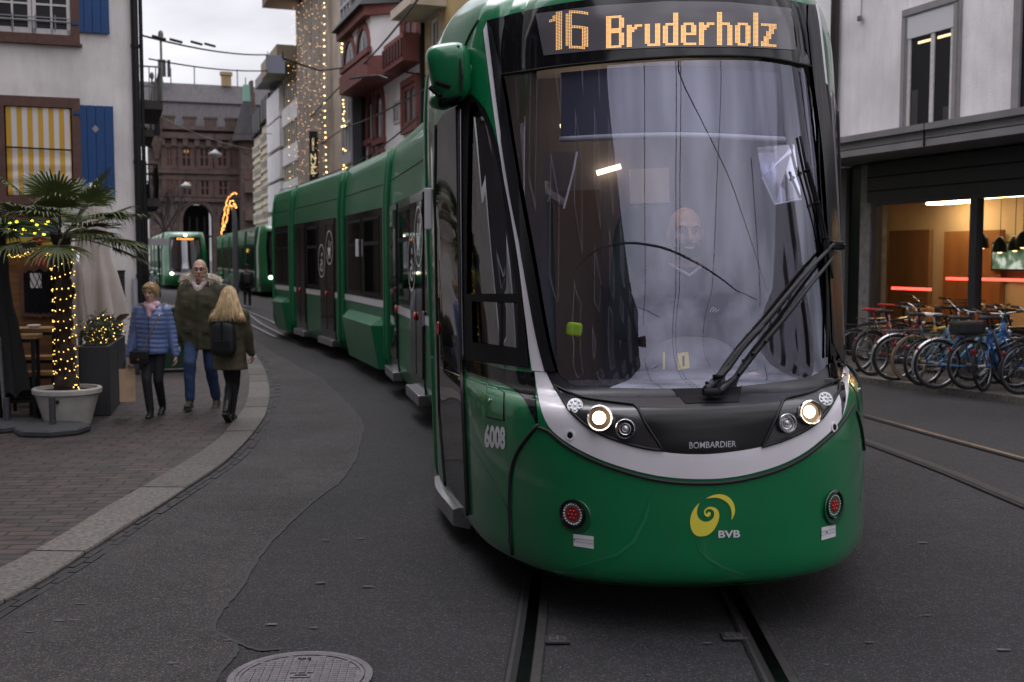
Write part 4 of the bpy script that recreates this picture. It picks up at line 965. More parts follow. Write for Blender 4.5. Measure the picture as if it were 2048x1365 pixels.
# ---- trams farther down the street
fgreen = M('far_tram_green', (.012, .15, .05), .3, coat=.6)
def far_tram(label, p_front, heading, n_mod, num, width=2.45, light=True):
    """p_front: the corner of the front nearest the street's left side; heading: direction from front to rear"""
    h = Vector((heading[0], heading[1], 0)).normalized(); nn = Vector((-h.y, h.x, 0)); c = Vector((p_front[0], p_front[1], 0))
    root = thing('tram', label, 'tram', (c.x, c.y, 0))
    a = c+h*1.1; left = a+nn*(width/2)
    # front: curved plan lofted by height
    prof = [(.25, .25), (.55, 0), (1.0, .02), (1.25, .22), (2.7, .75), (3.1, .9), (3.34, 1.3)]
    m = MB(); k = 13; grid = []
    def fp(i, z, off=0.):
        n_ = np.interp(z, [p[0] for p in prof], [p[1] for p in prof]); t = -1+2*i/(k-1); tw = 1-.12*max(0, (z-2.3))
        return c+h*(n_+.75*abs(t)**2.6-off)+nn*(-t*width/2*tw)+Vector((0, 0, z))
    zs = [.25, .4, .55, .8, 1.0, 1.25, 1.6, 2.2, 2.7, 2.95, 3.1, 3.34]
    for z in zs:
        for i in range(k): m.v.append(tuple(fp(i, z)))
    for j in range(len(zs)-1):
        for i in range(k-1): m.f.append((j*k+i, j*k+i+1, (j+1)*k+i+1, (j+1)*k+i)); m.m.append(0)
    # sides and roof back to the first module
    B = 2.6; r0 = len(m.v)
    for z in zs: m.v.append(tuple(c+h*B+nn*(width/2*(1-.12*max(0, z-2.3)))+Vector((0, 0, z)))); m.v.append(tuple(c+h*B-nn*(width/2*(1-.12*max(0, z-2.3)))+Vector((0, 0, z))))
    for j in range(len(zs)-1):
        m.f += [(r0+2*j, j*k, (j+1)*k, r0+2*j+2), (j*k+k-1, r0+2*j+1, r0+2*j+3, (j+1)*k+k-1)]; m.m += [0, 0]
    J = len(zs)-1; m.f.append(tuple(J*k+i for i in range(k))+(r0+2*J+1, r0+2*J)); m.m.append(0)
    m.build('cab_body', fgreen, root, smooth=True, angle=40)
    def fpatch(name, i0, i1, z0, z1, off, mat, par=None, n=8):
        m = MB(); 
        for a in range(n+1):
            for b in range(n+1): m.v.append(tuple(fp(i0+(i1-i0)*a/n, z0+(z1-z0)*b/n, off)))
        for a in range(n):
            for b in range(n): q = a*(n+1)+b; m.f.append((q, q+n+1, q+n+2, q+1)); m.m.append(0)
        return m.build(name, mat, par or root, smooth=True)
    ws = fpatch('windscreen', 2.0, 10.0, 1.2, 2.85, .03, glass('far_screen', .18, (.25, .25, .28), (.9, .9, .95), .02, .4)); fpatch('screen_surround', 1.4, 10.6, 1.0, 3.05, .015, black_g)
    fpatch('white_band', 2.0, 10.0, .86, .98, .02, white_p)
    ds = fpatch('destination_display', 3.2, 8.8, 2.86, 3.02, .04, black_m)
    V, Fc = textmesh(num, .02); m = MB()
    for x, y in V: m.v.append(tuple(fp(3.5+x*5.0, 2.875+y*.125, .06)))
    m.f = Fc; m.m = [0]*len(Fc); m.build('sign_lettering', M('sign_orange', (1, .4, .1), .4, emit=(1, .33, .06), estr=2.0), ds)
    for i in (1.9, 10.1):
        P = fp(i, .93, .06); m = MB(); m.ell(P, (.10, .05, .08)); m.build('headlight', lamp_hot, root, smooth=True)
    P = fp(6, 3.14, .06); m = MB(); m.ell(P, (.09, .05, .08)); m.build('top_lamp', lamp_hot, root, smooth=True)
    p = c+h*B+nn*(width/2)
    for i in range(n_mod):
        q = Mod(p+h*.15, p+h*4.6, width, root, fgreen); q.shell(); q.common(); q.edges()
        for j in range(3): q.window(.25+j*1.35, 1.45+j*1.35, vent=False)
        if i % 2 == 0: q.skirt(.4, 4.0)
        p = p+h*4.75
    return root
a = gp(375, 580); far_tram('green tram facing the camera far down the street, left of the parka man', (a.x, a.y), (-.345, .94), 3, '8 Neuweilerstr')
far_tram('green tram waiting behind the rear of the nearest tram', (-10.15, 51.5), (-.325, .945), 5, '11 Aesch')
# pantographs of the far tram
# ------------------------------------------------------------------ buildings
render_w = M('white_render', (.82, .77, .745), .9, var=.15, scale=1.3, bump=.5, bscale=45, detail=7)
soil_(render_w, .30, (.36, .31, .28))
red_stone = M('red_sandstone', (.105, .072, .062), .85, var=.28, scale=3.2, bump=.4, bscale=25)
stone_dk = M('dark_sandstone', (.095, .064, .055), .85, var=.3, scale=1.4, bump=.4, bscale=12)
slate = M('slate_roof', (.042, .036, .040), .8, var=.35, scale=1.1, stretch=(6, 1, 1), bump=.3, bscale=20)
frame_w = M('window_white', (.62, .59, .58), .5, var=.1, scale=14)
frame_br = M('frame_brown', (.115, .055, .042), .7, var=.2, scale=10)
blue_sh = M('shutter_blue', (.006, .055, .19), .5, var=.12, scale=5, stretch=(8, 8, 1), bump=.2, bscale=40)
pane_m = M('window_pane', (.014, .014, .017), .22, spec=.25)
pane_lit = M('pane_lit', (.03, .025, .018), .15, emit=(1, .62, .18), estr=.22)
stone_bg = M('beige_stone', (.54, .47, .39), .85, var=.2, scale=.8, bump=.3, bscale=14)
cream = M('cream_render', (.60, .52, .41), .85, var=.12, scale=1.2)
concrete_w = M('pale_panel', (.78, .76, .78), .7, var=.08, scale=2)
grey_m = M('grey_metal', (.17, .165, .17), .45, .3, var=.1, scale=4)
dgrey_m = M('dark_grey_metal', (.050, .048, .050), .5, .2, var=.1, scale=3)
iron = M('black_iron', (.018, .018, .02), .5, .6)
copper = M('copper_green', (.18, .34, .27), .7)
oxred = M('oxblood_trim', (.21, .070, .060), .7, var=.15, scale=3)
bwhite = M('house_white', (.92, .90, .91), .85, var=.06, scale=2)
def R4(W, xl, xr, yt, yb):
    a0, zt = W.sz(xl, yt); a1, _ = W.sz(xr, yt); _, zb = W.sz(xl, yb)
    return min(a0, a1), max(a0, a1), zb, zt
def wall_block(W, a0, a1, z1, depth, mat, parent, name='wall', o=0., z0=0.):
    m = MB(); m.wbox(W, a0, a1, z0, z1, o-depth, o); return m.build(name, mat, parent)
def win(W, r, parent, frame=frame_w, pane=pane_m, fw=.07, mull=1, trans=0, out=.03, name='window', trim=None, tw=.12):
    a0, a1, z0, z1 = r
    if trim is not None:
        m = MB()
        for q in ((a0-tw, a1+tw, z1, z1+tw), (a0-tw, a1+tw, z0-tw, z0), (a0-tw, a0, z0, z1), (a1, a1+tw, z0, z1)): m.wbox(W, *q, -.05, out+.05)
        t = m.build('window_surround', trim, parent)
    m = MB(); q = [(a0, a1, z1-fw, z1), (a0, a1, z0, z0+fw), (a0, a0+fw, z0+fw, z1-fw), (a1-fw, a1, z0+fw, z1-fw)]
    for i in range(mull): c = a0+(a1-a0)*(i+1)/(mull+1); q.append((c-fw*.4, c+fw*.4, z0+fw, z1-fw))
    for i in range(trans):
        c = z0+(z1-z0)*(i+1)/(trans+1)
        ed = [a0+fw]+[a0+(a1-a0)*(k+1)/(mull+1) for k in range(mull)]+[a1-fw]
        for k in range(len(ed)-1): q.append((ed[k]+(fw*.4 if k else 0), ed[k+1]-(fw*.4 if k < len(ed)-2 else 0), c-fw*.3, c+fw*.3))
    for k in q: m.wbox(W, *k, .0, out)
    f = m.build(name, frame, parent)
    m = MB(); m.wbox(W, a0+fw*.5, a1-fw*.5, z0+fw*.5, z1-fw*.5, .002, out*.5); m.build('pane', pane, f)
    return f
# ---- house with the blue shutters, left
LW = Wall((-5.65, 17.0), -E1, flip=True)
h = thing('house', 'pale rendered corner house with blue shutters and a striped window blind at left', 'house', (-5.65, 17, 0))
wall_block(LW, 0, 9, 14, 14.0, render_w, h)
a0, a1, z0, z1 = R4(LW, 8, 143, 212, 392)
m = MB(); tw = R4(LW, 143, 160, 300, 310); tw = tw[1]-tw[0]
for q in ((a0-tw, a1+tw, z1, z1+tw*1.25), (a0-tw, a1+tw, z0-tw, z0), (a0-tw, a0, z0, z1), (a1, a1+tw, z0, z1)): m.wbox(LW, *q, -.02, .06)
wn = m.build('window', frame_br, h)
m = MB(); m.wbox(LW, a0, a1, z0, z1, .0, .01); m.build('pane', black_m, wn)
# striped blind: folds real, stripes woven
bs = bpy.data.materials.new('striped_cloth'); bs.use_nodes = True; t = bs.node_tree; b = t.nodes['Principled BSDF']; b.inputs['Roughness'].default_value = .9
at = t.nodes.new('ShaderNodeAttribute'); at.attribute_name = 'sx'; wv = t.nodes.new('ShaderNodeMath'); wv.operation = 'MODULO'; wv.inputs[1].default_value = 1.0
cp_ = t.nodes.new('ShaderNodeMath'); cp_.operation = 'GREATER_THAN'; cp_.inputs[1].default_value = .5; mxx = t.nodes.new('ShaderNodeMixRGB')
mxx.inputs[1].default_value = (.62, .36, .045, 1); mxx.inputs[2].default_value = (.70, .66, .66, 1)
t.links.new(at.outputs['Fac'], wv.inputs[0]); t.links.new(wv.outputs[0], cp_.inputs[0]); t.links.new(cp_.outputs[0], mxx.inputs[0]); t.links.new(mxx.outputs[0], b.inputs['Base Color'])
m = MB(); nx, nz_ = 72, 24; sx = []
for j in range(nz_+1):
    for i in range(nx+1):
        x = i/nx; zz = z1-.01-(z1-z0-.02)*j/nz_; fold = .012*sin(x*23+j*.25)*(.3+j/nz_)+(.03 if zz < z0+(z1-z0)*.45 else 0)*abs(sin(j*.9))
        m.v.append(tuple(LW.pt(a1-.02-(a1-a0-.04)*x, zz, .03+fold))); sx.append(x*6.1)
for j in range(nz_):
    for i in range(nx): q = j*(nx+1)+i; m.f.append((q, q+1, q+nx+2, q+nx+1)); m.m.append(0)
bl = m.build('blind', bs, wn, smooth=True); at_ = bl.data.attributes.new('sx', 'FLOAT', 'POINT'); at_.data.foreach_set('value', sx)
m = MB(); zr = LW.sz(75, 297)[1]; m.tube([LW.pt(a0, zr-.02, .075), LW.pt(a1, zr, .075)], .012, 6); m.build('blind_rod', iron, wn)
def shutter(xl, xr, yt, yb, diamond=None):
    a0, a1, z0, z1 = R4(LW, xl, xr, yt, yb); m = MB(); n = 4; g = .006
    for i in range(n):
        x0 = a0+(a1-a0)*i/n+(g/2 if i else 0); x1 = a0+(a1-a0)*(i+1)/n-(g/2 if i < n-1 else 0)
        m.wbox(LW, x0, x1, z0, z1, .02, .055, .004)
    m.wbox(LW, a0+.01, a1-.01, z0+.01, z1-.01, .015, .03)
    s = m.build('shutter', blue_sh, h)
    for zz in (z0+.12, z1-.12): m = MB(); m.wbox(LW, a1-.03, a1+.05, zz-.025, zz+.025, .05, .075); m.build('hinge', blue_sh, s)
    if diamond:
        a, z = LW.sz(*diamond); r = .05; m = MB(); P = [LW.pt(a, z+r*1.15, .0565), LW.pt(a-r, z, .0565), LW.pt(a, z-r*1.15, .0565), LW.pt(a+r, z, .0565)]; m.add(P, [(0, 1, 2, 3)]); m.build('diamond_cutout', M('cutout_back', (.30, .28, .28), .8), s)
    return s
shutter(155, 226, 211, 397, (191, 259)); shutter(147, 215, -90, 65)
a0, a1, z0, z1 = R4(LW, -20, 137, -120, 63)
m = MB()
for q in ((a0-tw, a1+tw, z1, z1+tw), (a0-tw, a1+tw, z0-tw, z0), (a0-tw, a0, z0, z1), (a1, a1+tw, z0, z1)): m.wbox(LW, *q, -.02, .06)
m.wbox(LW, a0-tw-.03, a1+tw+.03, z0-tw-.03, z0-tw, -.02, .09)
w2 = m.build('window', frame_br, h)
m = MB(); fw = .05; cuts = [a0, a0+(a1-a0)*.5, a1]
for i in range(2):
    x0, x1 = cuts[i]+.005, cuts[i+1]-.005
    for q in ((x0, x1, z1-fw, z1), (x0, x1, z0, z0+fw*1.6), (x0, x0+fw, z0, z1), (x1-fw, x1, z0, z1), ((x0+x1)/2-.014, (x0+x1)/2+.014, z0, z1)): m.wbox(LW, *q, .005, .04+.001*i)
    for k in (.33, .66): m.wbox(LW, x0, x1, z0+(z1-z0)*k-.014, z0+(z1-z0)*k+.014, .005, .037)
m.build('casement', frame_w, w2); m = MB(); m.wbox(LW, a0, a1, z0, z1, .0, .012); m.build('pane', pane_m, w2)
zb = LW.sz(60, 43)[1]; m = MB(); m.tube([LW.pt(a0, zb, .10), LW.pt(a1-.03, zb-.0, .10)], .013, 6); m.tube([LW.pt(a0, zb+.05, .10), LW.pt(a1-.03, zb+.05, .10)], .008, 6)
for k in (.2, .45, .75): a = a0+(a1-a0)*k; m.tube([LW.pt(a, zb-.12, .06), LW.pt(a, zb+.09, .11)], .012, 6)
m.build('window_rail', M('rail_grey', (.35, .34, .35), .5, .5), w2)
m = MB(); m.wbox(LW, 0, 1.95, 0, .5, .0, .02); m.build('plinth', M('plinth', (.22, .20, .19), .9, var=.2), h)
a0, a1, z0, z1 = R4(LW, 222, 249, 543, 598); m = MB(); m.wbox(LW, a0, a1, z0, z1, 0, .05); g_ = m.build('vent_box', M('vent_dark', (.03, .028, .028), .5), h)
m = MB(); m.wbox(LW, a0-.01, a1+.01, z1-.015, z1+.015, .05, .07)
for i in range(6): m.wbox(LW, a0+.02, a1-.02, z0+.03+i*.055, z0+.05+i*.055, .051, .056)
m.build('louvre', iron, g_)
a0, a1, z0, z1 = R4(LW, 263, 276, 558, 640); m = MB(); m.tube([LW.pt((a0+a1)/2, z0-.9, .07), LW.pt((a0+a1)/2, z1, .07)], .045, 12); m.build('cable_duct', M('duct_grey', (.16, .16, .175), .5), h, smooth=True)
m = MB(); P = LW.pt(-.04, 0, .06); m.tube([P+Vector((0, 0, z)) for z in (.1, 3, 6, 11)], .055, 10); m.tube([P+Vector((.06, .1, z)) for z in (.1, 5.5, 11)], .03, 8)
for z in (1.5, 3.2, 4.9, 6.6): m.tube([P+Vector((0, 0, z)), P+Vector((0, 0, z+.05))], .065, 10)
m.build('downpipe', iron, h, smooth=True, angle=40)
a, z = LW.sz(176, 407); m = MB(); P = LW.pt(a, z, .16); m.tube([P, P+Vector((.05, -.12, -.03))], .035, 10); m.tube([LW.pt(a, z+.05, 0), P+Vector((0, .02, .04))], .02, 8); m.box(P+Vector((.055, -.03, .0)), (.05, .07, .09), .3, .01)
tag(m.build('security_camera', M('camera_white', (.5, .5, .52), .4)), 'small white security camera on the rendered wall below the blue shutter', 'camera')
# ---- next house with balconies, seen edge-on past the corner
BW = Wall((-10.85, 33.0), E2); h2 = thing('house', 'narrow sliver of a house with iron balconies behind the corner drainpipe', 'house', (-10.85, 33, 0))
BW.n = -BW.n if BW.n.x < 0 else BW.n
wall_block(BW, 0, 30, 14, 7, M('balcony_house_render', (.16, .13, .11), .9, var=.15), h2)
for z, o in ((6.5, .75), (3.6, .6)):
    for a in (1.0, 9.0):
        m = MB(); m.wbox(BW, a, a+4, z-.25, z, 0, o); bk = m.build('balcony', M('balcony_slab', (.06, .055, .055), .8), h2)
        m = MB(); n = 14
        for i in range(n+1): m.tube([BW.pt(a+4*i/n, z, o-.05), BW.pt(a+4*i/n, z+.5, o+.02 if z > 5 else o-.02), BW.pt(a+4*i/n, z+1.0, o-.05)], .018, 5)
        for j in range(4): m.tube([BW.pt(a, z, o*j/4), BW.pt(a, z+1, o*j/4)], .018, 5)
        m.tube([BW.pt(a, z+1, 0), BW.pt(a, z+1, o-.05), BW.pt(a+4, z+1, o-.05), BW.pt(a+4, z+1, 0)], .03, 6)
        if z > 5: m.tube([BW.pt(a, z, o-.02), BW.pt(a, z+1.9, o-.02)], .04, 6); m.ell(BW.pt(a, z+1.95, o-.02), (.08, .08, .14))
        m.build('railing', iron if z < 5 else M('rail_pale', (.22, .24, .22), .6), bk)
for i in range(6):
    win(BW, (1.2+i*2.6, 2.4+i*2.6, 4.0, 6.0), h2, frame_w)
m = MB()
for a in (-.2, .5): m.tube([BW.pt(a, .2, .12), BW.pt(a, 4.6, .12)], .09, 8)
m.build('downpipe', iron, h2)

# ---- post office at the end of the street
PW = Wall((-31.9, 96.5), E1); po = thing('post_office', 'dark red sandstone post office with battlements and slate roof closing the street', 'public building', (-31.9, 96.5, 0))
def pz(u, v): return PW.sz(u, v)
zt = pz(400, 262)[1]; aL, aR = pz(296, 300)[0], pz(520, 300)[0]
ARC = [(395, 30, 408), (466, 27, 412)]
# wall with the two arch openings cut out
outl = [(aL, 0.)]; 
def archpts(cx, hw, ytop):
    a, zt_ = pz(cx, ytop); w_ = (pz(cx+hw, 450)[0]-pz(cx-hw, 450)[0])/2; sp = zt_-w_*1.15; P = [(a-w_, 0)]
    for i in range(17):
        t = pi-pi*i/16; P.append((a+w_*cos(t), sp+w_*1.15*sin(t)))
    P.append((a+w_, 0)); return P, a, w_, sp
for c in ARC: outl += archpts(*c)[0]
outl += [(aR, 0.), (aR, zt), (aL, zt)]
V = [Vector(p) for p in outl]; r = delaunay_2d_cdt(V, [], [list(range(len(V)))], 1, 1e-6); m = MB(); nF = len(r[0])
m.v = [tuple(PW.pt(p.x, p.y, 0)) for p in r[0]]+[tuple(PW.pt(p[0], p[1], 0)) for p in outl]+[tuple(PW.pt(p[0], p[1], -1.4)) for p in outl]
m.f = [tuple(f) for f in r[2]]+[(nF+i, nF+(i+1) % len(outl), nF+len(outl)+(i+1) % len(outl), nF+len(outl)+i) for i in range(len(outl))]; m.m = [0]*len(m.f)
m.build('wall', brick_mat('post_blocks', (.112, .080, .070), (.080, .058, .052), (.06, .044, .04), .55, (radians(90), 0, radians(-19.5)), .8, .34, .018, .85), po)
for c in ARC:
    P, a, w_, sp = archpts(*c); m = MB()
    for i in range(1, 17):
        t0, t1 = pi-pi*(i-1)/16, pi-pi*i/16
        q = [(a+w_*k*cos(t), sp+w_*1.15*k*sin(t)) for t, k in ((t0, 1), (t1, 1), (t1, 1.26), (t0, 1.26))]
        m.add([PW.pt(x, z, .22) for x, z in q]+[PW.pt(x, z, -.1) for x, z in q], [(0, 1, 2, 3), (0, 4, 5, 1), (3, 2, 6, 7)])
    for k in (-1, 1): m.wbox(PW, a+k*w_*1.0, a+k*w_*1.26, 0, sp, -.1, .22)
    m.build('arch', stone_dk, po)
    m = MB(); m.wbox(PW, a-w_, a+w_, 0, sp+w_*1.2, -4.2, -4.0); m.build('vestibule', black_m, po)
    m = MB()
    for i in range(5): m.wbox(PW, a-w_+2*w_*i/4-.06, a-w_+2*w_*i/4+.06, 0, sp+w_*.3, -1.0, -.9)
    m.wbox(PW, a-w_, a+w_, sp*.72, sp*.72+.15, -1.0, -.9); m.build('doorway_grille', iron, po)
    m = MB(); m.ell(PW.pt(a+w_*.3, 2.6, -2.5), (.16, .16, .2)); m.build('vestibule_lamp', warm_bulb, po)
for y, hgt, o in ((337, .5, .35), (355, .25, .2), (395, .4, .3), (268, .5, .5), (290, .3, .25)):
    z = pz(400, y)[1]; m = MB(); m.wbox(PW, aL, aR, z-hgt, z, .0, o); m.build('string_course', stone_dk, po)
rows = [(293, 336, [(330, 347), (360, 384), (396, 420), (432, 456), (468, 480)]), (358, 394, [(332, 348), (362, 386), (398, 421), (434, 458), (470, 482)])]
rr = random.Random(5)
for yt, yb, xs in rows:
    for x0, x1 in xs:
        lit = (x0 in (360, 362, 332, 470))
        f = win(PW, R4(PW, x0, x1, yt, yb), po, frame_br, pane_m, .18, 1, 1, .12, trim=stone_dk, tw=.35)
        if lit:
            a0, a1, z0, z1 = R4(PW, x0, x1, yt, yb); m = MB(); m.wbox(PW, a0+.25, a1-.25, z1-(z1-z0)*.42, z1-.25, .06, .07) if yt > 350 else m.wbox(PW, a0+.3, a1-.3, z1-.55, z1-.3, .06, .07); m.build('lit_ceiling', pane_lit, f)
# corbels and battlements
m = MB(); zc = pz(400, 281)[1]; a = aL
while a < aR: m.wbox(PW, a, a+.42, zc-.55, zc+.45, .0, .42); a += .95
m.build('corbel_frieze', red_stone, po)
m = MB(); z = pz(400, 262)[1]; a = aL+1.2; m.wbox(PW, aL, aR, z, z+.35, -.3, .55)
while a < aR-.6: m.wbox(PW, a, a+1.0, z+.35, z+1.0, -.25, .5); m.wbox(PW, a-.08, a+1.08, z+1.0, z+1.16, -.3, .56); a += 1.75
m.build('battlement', red_stone, po)
# roof
PB = Wall(PW.p-PW.n*6.5, PW.d); zr = PB.sz(400, 169)[1]; ze = z+.2
m = MB(); zm = ze+(zr-ze)*.52; m.add([PW.pt(aL-4, ze, -.4), PW.pt(aR+6, ze, -.4), PW.pt(aR+6, zm, -3.0), PW.pt(aL-4, zm, -3.0), PW.pt(aR+6, zm+.18, -2.95), PW.pt(aL-4, zm+.18, -2.95), PW.pt(aR+6, zr, -6.5), PW.pt(aL-4, zr, -6.5), PW.pt(aR+6, ze, -17), PW.pt(aL-4, ze, -17)], [(0, 1, 2, 3), (3, 2, 4, 5), (5, 4, 6, 7), (7, 6, 8, 9)]); rf = m.build('roof', slate, po)
m = MB()
for u, hh in ((330, 2.3), (350, 1.3), (400, 1.6), (466, 1.0), (472, 1.0), (491, 1.5), (508, .8)):
    a = pz(u, 180)[0]; m.tube([PW.pt(a, zr-.2, -6.4), PW.pt(a, zr+hh, -6.4)], .05, 5)
m.build('aerial', iron, rf)
a = pz(330, 160)[0]; m = MB(); 
for k in (-.3, .1, .5): m.wbox(PW, a+k, a+k+.28, zr+.5, zr+2.0, -6.5, -6.2)
m.build('antenna', dgrey_m, rf)
m = MB()
for u in (463, 471): m.lathe([(.3, 0), (.3, .9), (.42, 1.0), (.42, 1.3)], PW.pt(pz(u, 175)[0], zr-.1, -6.4), 10)
m.build('chimney', M('chimney_clay', (.35, .25, .13), .8), rf)
# left corner turret, right gabled bay with copper spire
a0, _ = pz(300, 240); a1, _ = pz(325, 240); m = MB(); R_ = (a1-a0)/2; c = PW.pt((a0+a1)/2, 0, .2); zb = pz(310, 283)[1]; zk = pz(310, 222)[1]
m.lathe([(R_*.3, zb-1.5), (R_, zb), (R_, zk), (R_*1.12, zk), (R_*1.12, zk+.3)], c, 12); tu = m.build('turret', red_stone, po)
m = MB(); m.lathe([(R_*1.15, zk+.3), (R_*.5, zk+2.4), (.12, pz(310, 170)[1]), (.02, pz(310, 150)[1])], c, 12); m.build('spire', slate, tu)
for k in range(3): m = MB(); t_ = -pi/2+(-.7+k*.7)-.34; m.box(c+Vector((cos(t_)*R_, sin(t_)*R_, (zb+zk)/2)), (.5, .12, 1.7), t_+pi/2); m.build('slit_window', black_m, tu)
m = MB(); a0, _ = pz(477, 300); a1, _ = pz(513, 300); ztb = pz(490, 283)[1]; m.wbox(PW, a0, a1, 0, ztb, 0, 2.2)
ac = pz(500, 250)[0]; hw = (a1-a0)*.36; zz = ztb
for k in range(5): m.wbox(PW, ac-hw*(1-k*.19), ac+hw*(1-k*.19), zz, zz+1.0, .6, 1.9); zz += 1.0
bay = m.build('gabled_bay', red_stone, po)
for (x0, x1, yt, yb) in ((483, 491, 290, 312), (483, 491, 345, 362), (498, 506, 240, 256), (499, 508, 290, 310), (499, 508, 340, 360)):
    q = R4(PW, x0, x1, yt, yb); Wb = Wall(PW.p+PW.n*2.2, PW.d); Wb.n = PW.n; win(Wb, q, bay, frame_br, pane_m, .12, 1, 0, .1)
m = MB(); c = PW.pt(pz(489, 240)[0], 0, 1.8); m.lathe([(1.35, ztb-.2), (.9, ztb+1.2), (.35, ztb+3.2)], c, 10); s_ = m.build('spire', slate, bay)
m = MB(); m.lathe([(.36, ztb+3.2), (.30, ztb+4.6), (.03, pz(493, 190)[1])], c, 8); m.build('copper_tip', copper, s_)
for y in (378, 432): z = pz(490, y)[1]; m = MB(); m.wbox(PW, a0+.2, a0+1.9, z-.5, z+.4, 2.2, 3.2); m.build('balcony', red_stone, bay)
V, Fc = textmesh('POST TELEGRAPH', .01); m = MB(); ta, tz = pz(370, 352); tb, _ = pz(475, 352); th = pz(370, 342)[1]-tz
for x, y in V: m.v.append(tuple(PW.pt(ta+(tb-ta)*x, tz+th*y, .12)))
m.f = Fc; m.m = [0]*len(Fc); m.build('wall_lettering', M('carved_letters', (.030, .018, .016), .9), po)

# ---- the row on the right-hand side of the street
FW = Wall((0, 26), E2, flip=True)
def fa(u): return FW.sz(u, 500)[0]
def rect(xl, xr, yt, yb): return R4(FW, xr, xl, yt, yb) if False else (lambda a0, a1, zt, zb: (min(a0, a1), max(a0, a1), zb, zt))(fa(xl), fa(xr), FW.sz((xl+xr)/2, yt)[1], FW.sz((xl+xr)/2, yb)[1])
# yellow house
b = thing('house', 'yellow ochre house half hidden behind the green tram front', 'house', FW.pt(fa(885), 0)); wall_block(FW, 0, fa(851), 16, 9, M('ochre_render', (.42, .30, .14), .85, var=.12, scale=1.5), b)
for xl, xr, yt, yb in ((869, 884, 35, 105), (869, 884, -110, -20), (869, 884, 190, 270)): win(FW, rect(xl, xr, yt, yb), b, frame_w, pane_m, .1, 1, 0, .05, trim=M('ochre_trim', (.34, .28, .20), .8), tw=.18)
m = MB(); z = FW.sz(870, 12)[1]; m.wbox(FW, fa(895), fa(851), z-.25, z, 0, 1.0); m.build('balcony', stone_bg, b)
m = MB(); m.wbox(FW, fa(851)-.05, fa(851)+.12, 0, 16, 0, .12); m.build('downpipe', iron, b)
# white house with oxblood oriel
b = thing('house', 'white house with dark red window frames and a projecting oriel', 'house', FW.pt(fa(790), 0)); A0, A1 = fa(850), fa(733); wall_block(FW, A0, A1, 17, 9, bwhite, b)
OW = Wall(FW.p+FW.n*.85, FW.d); OW.n = FW.n
oz0, oz1 = FW.sz(770, 168)[1], FW.sz(770, 38)[1]; oa0, oa1 = fa(800)-.2, fa(735)+.1
m = MB(); P = [FW.pt(oa0-.3, 0, 0), FW.pt(oa0+.35, 0, .85), FW.pt(oa1-.35, 0, .85), FW.pt(oa1+.3, 0, 0)]; m.prism(P, (0, 0, oz1), (0, 0, oz0)); ori = m.build('oriel', bwhite, b)
m = MB(); m.prism([FW.pt(oa0-.5, 0, 0), FW.pt(oa0+.3, 0, 1.0), FW.pt(oa1-.3, 0, 1.0), FW.pt(oa1+.5, 0, 0)], (0, 0, oz0+.55), (0, 0, oz0-.05)); m.build('oriel_base', oxred, ori)
m = MB(); Z1 = oz1; ring0 = [FW.pt(oa0-.6, Z1, -.1), FW.pt(oa0+.2, Z1, 1.25), FW.pt(oa1-.2, Z1, 1.25), FW.pt(oa1+.6, Z1, -.1)]; ring1 = [FW.pt(oa0+.4, Z1+1.2, -.1), FW.pt(oa0+.8, Z1+1.2, .4), FW.pt(oa1-.8, Z1+1.2, .4), FW.pt(oa1-.4, Z1+1.2, -.1)]
m.add(ring0+ring1, [(i, i+1, 5+i, 4+i) for i in range(3)]+[(0, 3, 2, 1), (4, 5, 6, 7)]); m.build('oriel_roof', M('oriel_roof', (.03, .028, .03), .7), ori)
m = MB(); m.prism([FW.pt(oa0-.45, 0, 0), FW.pt(oa0+.28, 0, 1.08), FW.pt(oa1-.28, 0, 1.08), FW.pt(oa1+.45, 0, 0)], (0, 0, Z1), (0, 0, Z1-.3)); m.build('oriel_cornice', oxred, ori)
def arch_win(W, a0, a1, z0, z1, par, out=.05, pointed=False):
    m = MB(); w_ = (a1-a0)/2; c = (a0+a1)/2; sp = z1-w_; tw = .16
    for i in range(10):
        t0, t1 = pi*i/10, pi*(i+1)/10; k1 = 1+tw/w_*1.6; ht = 1.5 if pointed else 1
        q = [(c+w_*k*cos(t), sp+w_*k*sin(t)*ht) for t, k in ((t0, 1), (t1, 1), (t1, k1), (t0, k1))]
        m.add([W.pt(x, z, out) for x, z in q]+[W.pt(x, z, 0) for x, z in q], [(0, 1, 2, 3), (0, 1, 5, 4), (3, 2, 6, 7)])
    m.wbox(W, a0-tw*1.6, a0, z0, sp, 0, out); m.wbox(W, a1, a1+tw*1.6, z0, sp, 0, out); m.wbox(W, a0-tw*2, a1+tw*2, z0-.18, z0, 0, out+.08)
    f = m.build('window', oxred, par); m = MB()
    P = [W.pt(a0, z0, .012), W.pt(a1, z0, .012)]+[W.pt(c+w_*cos(pi*i/10), sp+w_*sin(pi*i/10)*(1.5 if pointed else 1), .012) for i in range(11)]; m.add(P, [tuple(range(len(P)))]); m.build('pane', pane_m, f)
    m = MB(); m.wbox(W, c-.05, c+.05, z0, sp+w_*.7, .012, .03); m.build('glazing_bar', frame_w, f)
L_ = oa1-oa0-.7
for k in range(2): arch_win(OW, oa0+.6+k*L_*.5, oa0+.35+L_*.5*(k+1)-.2, oz0+.85, oz1-.5, ori)
for xl, xr in ((740, 751), (757, 770)): r_ = rect(xl, xr, 182, 278); arch_win(FW, r_[0], r_[1], r_[2], r_[3]-.3, b, .07, True)
for yt, yb in ((28, 118), (-120, -30), (168, 250), (300, 400)):
    r_ = rect(812, 838, yt, yb); win(FW, r_, b, oxred, pane_m, .14, 1, 0, .06, trim=oxred, tw=.2)
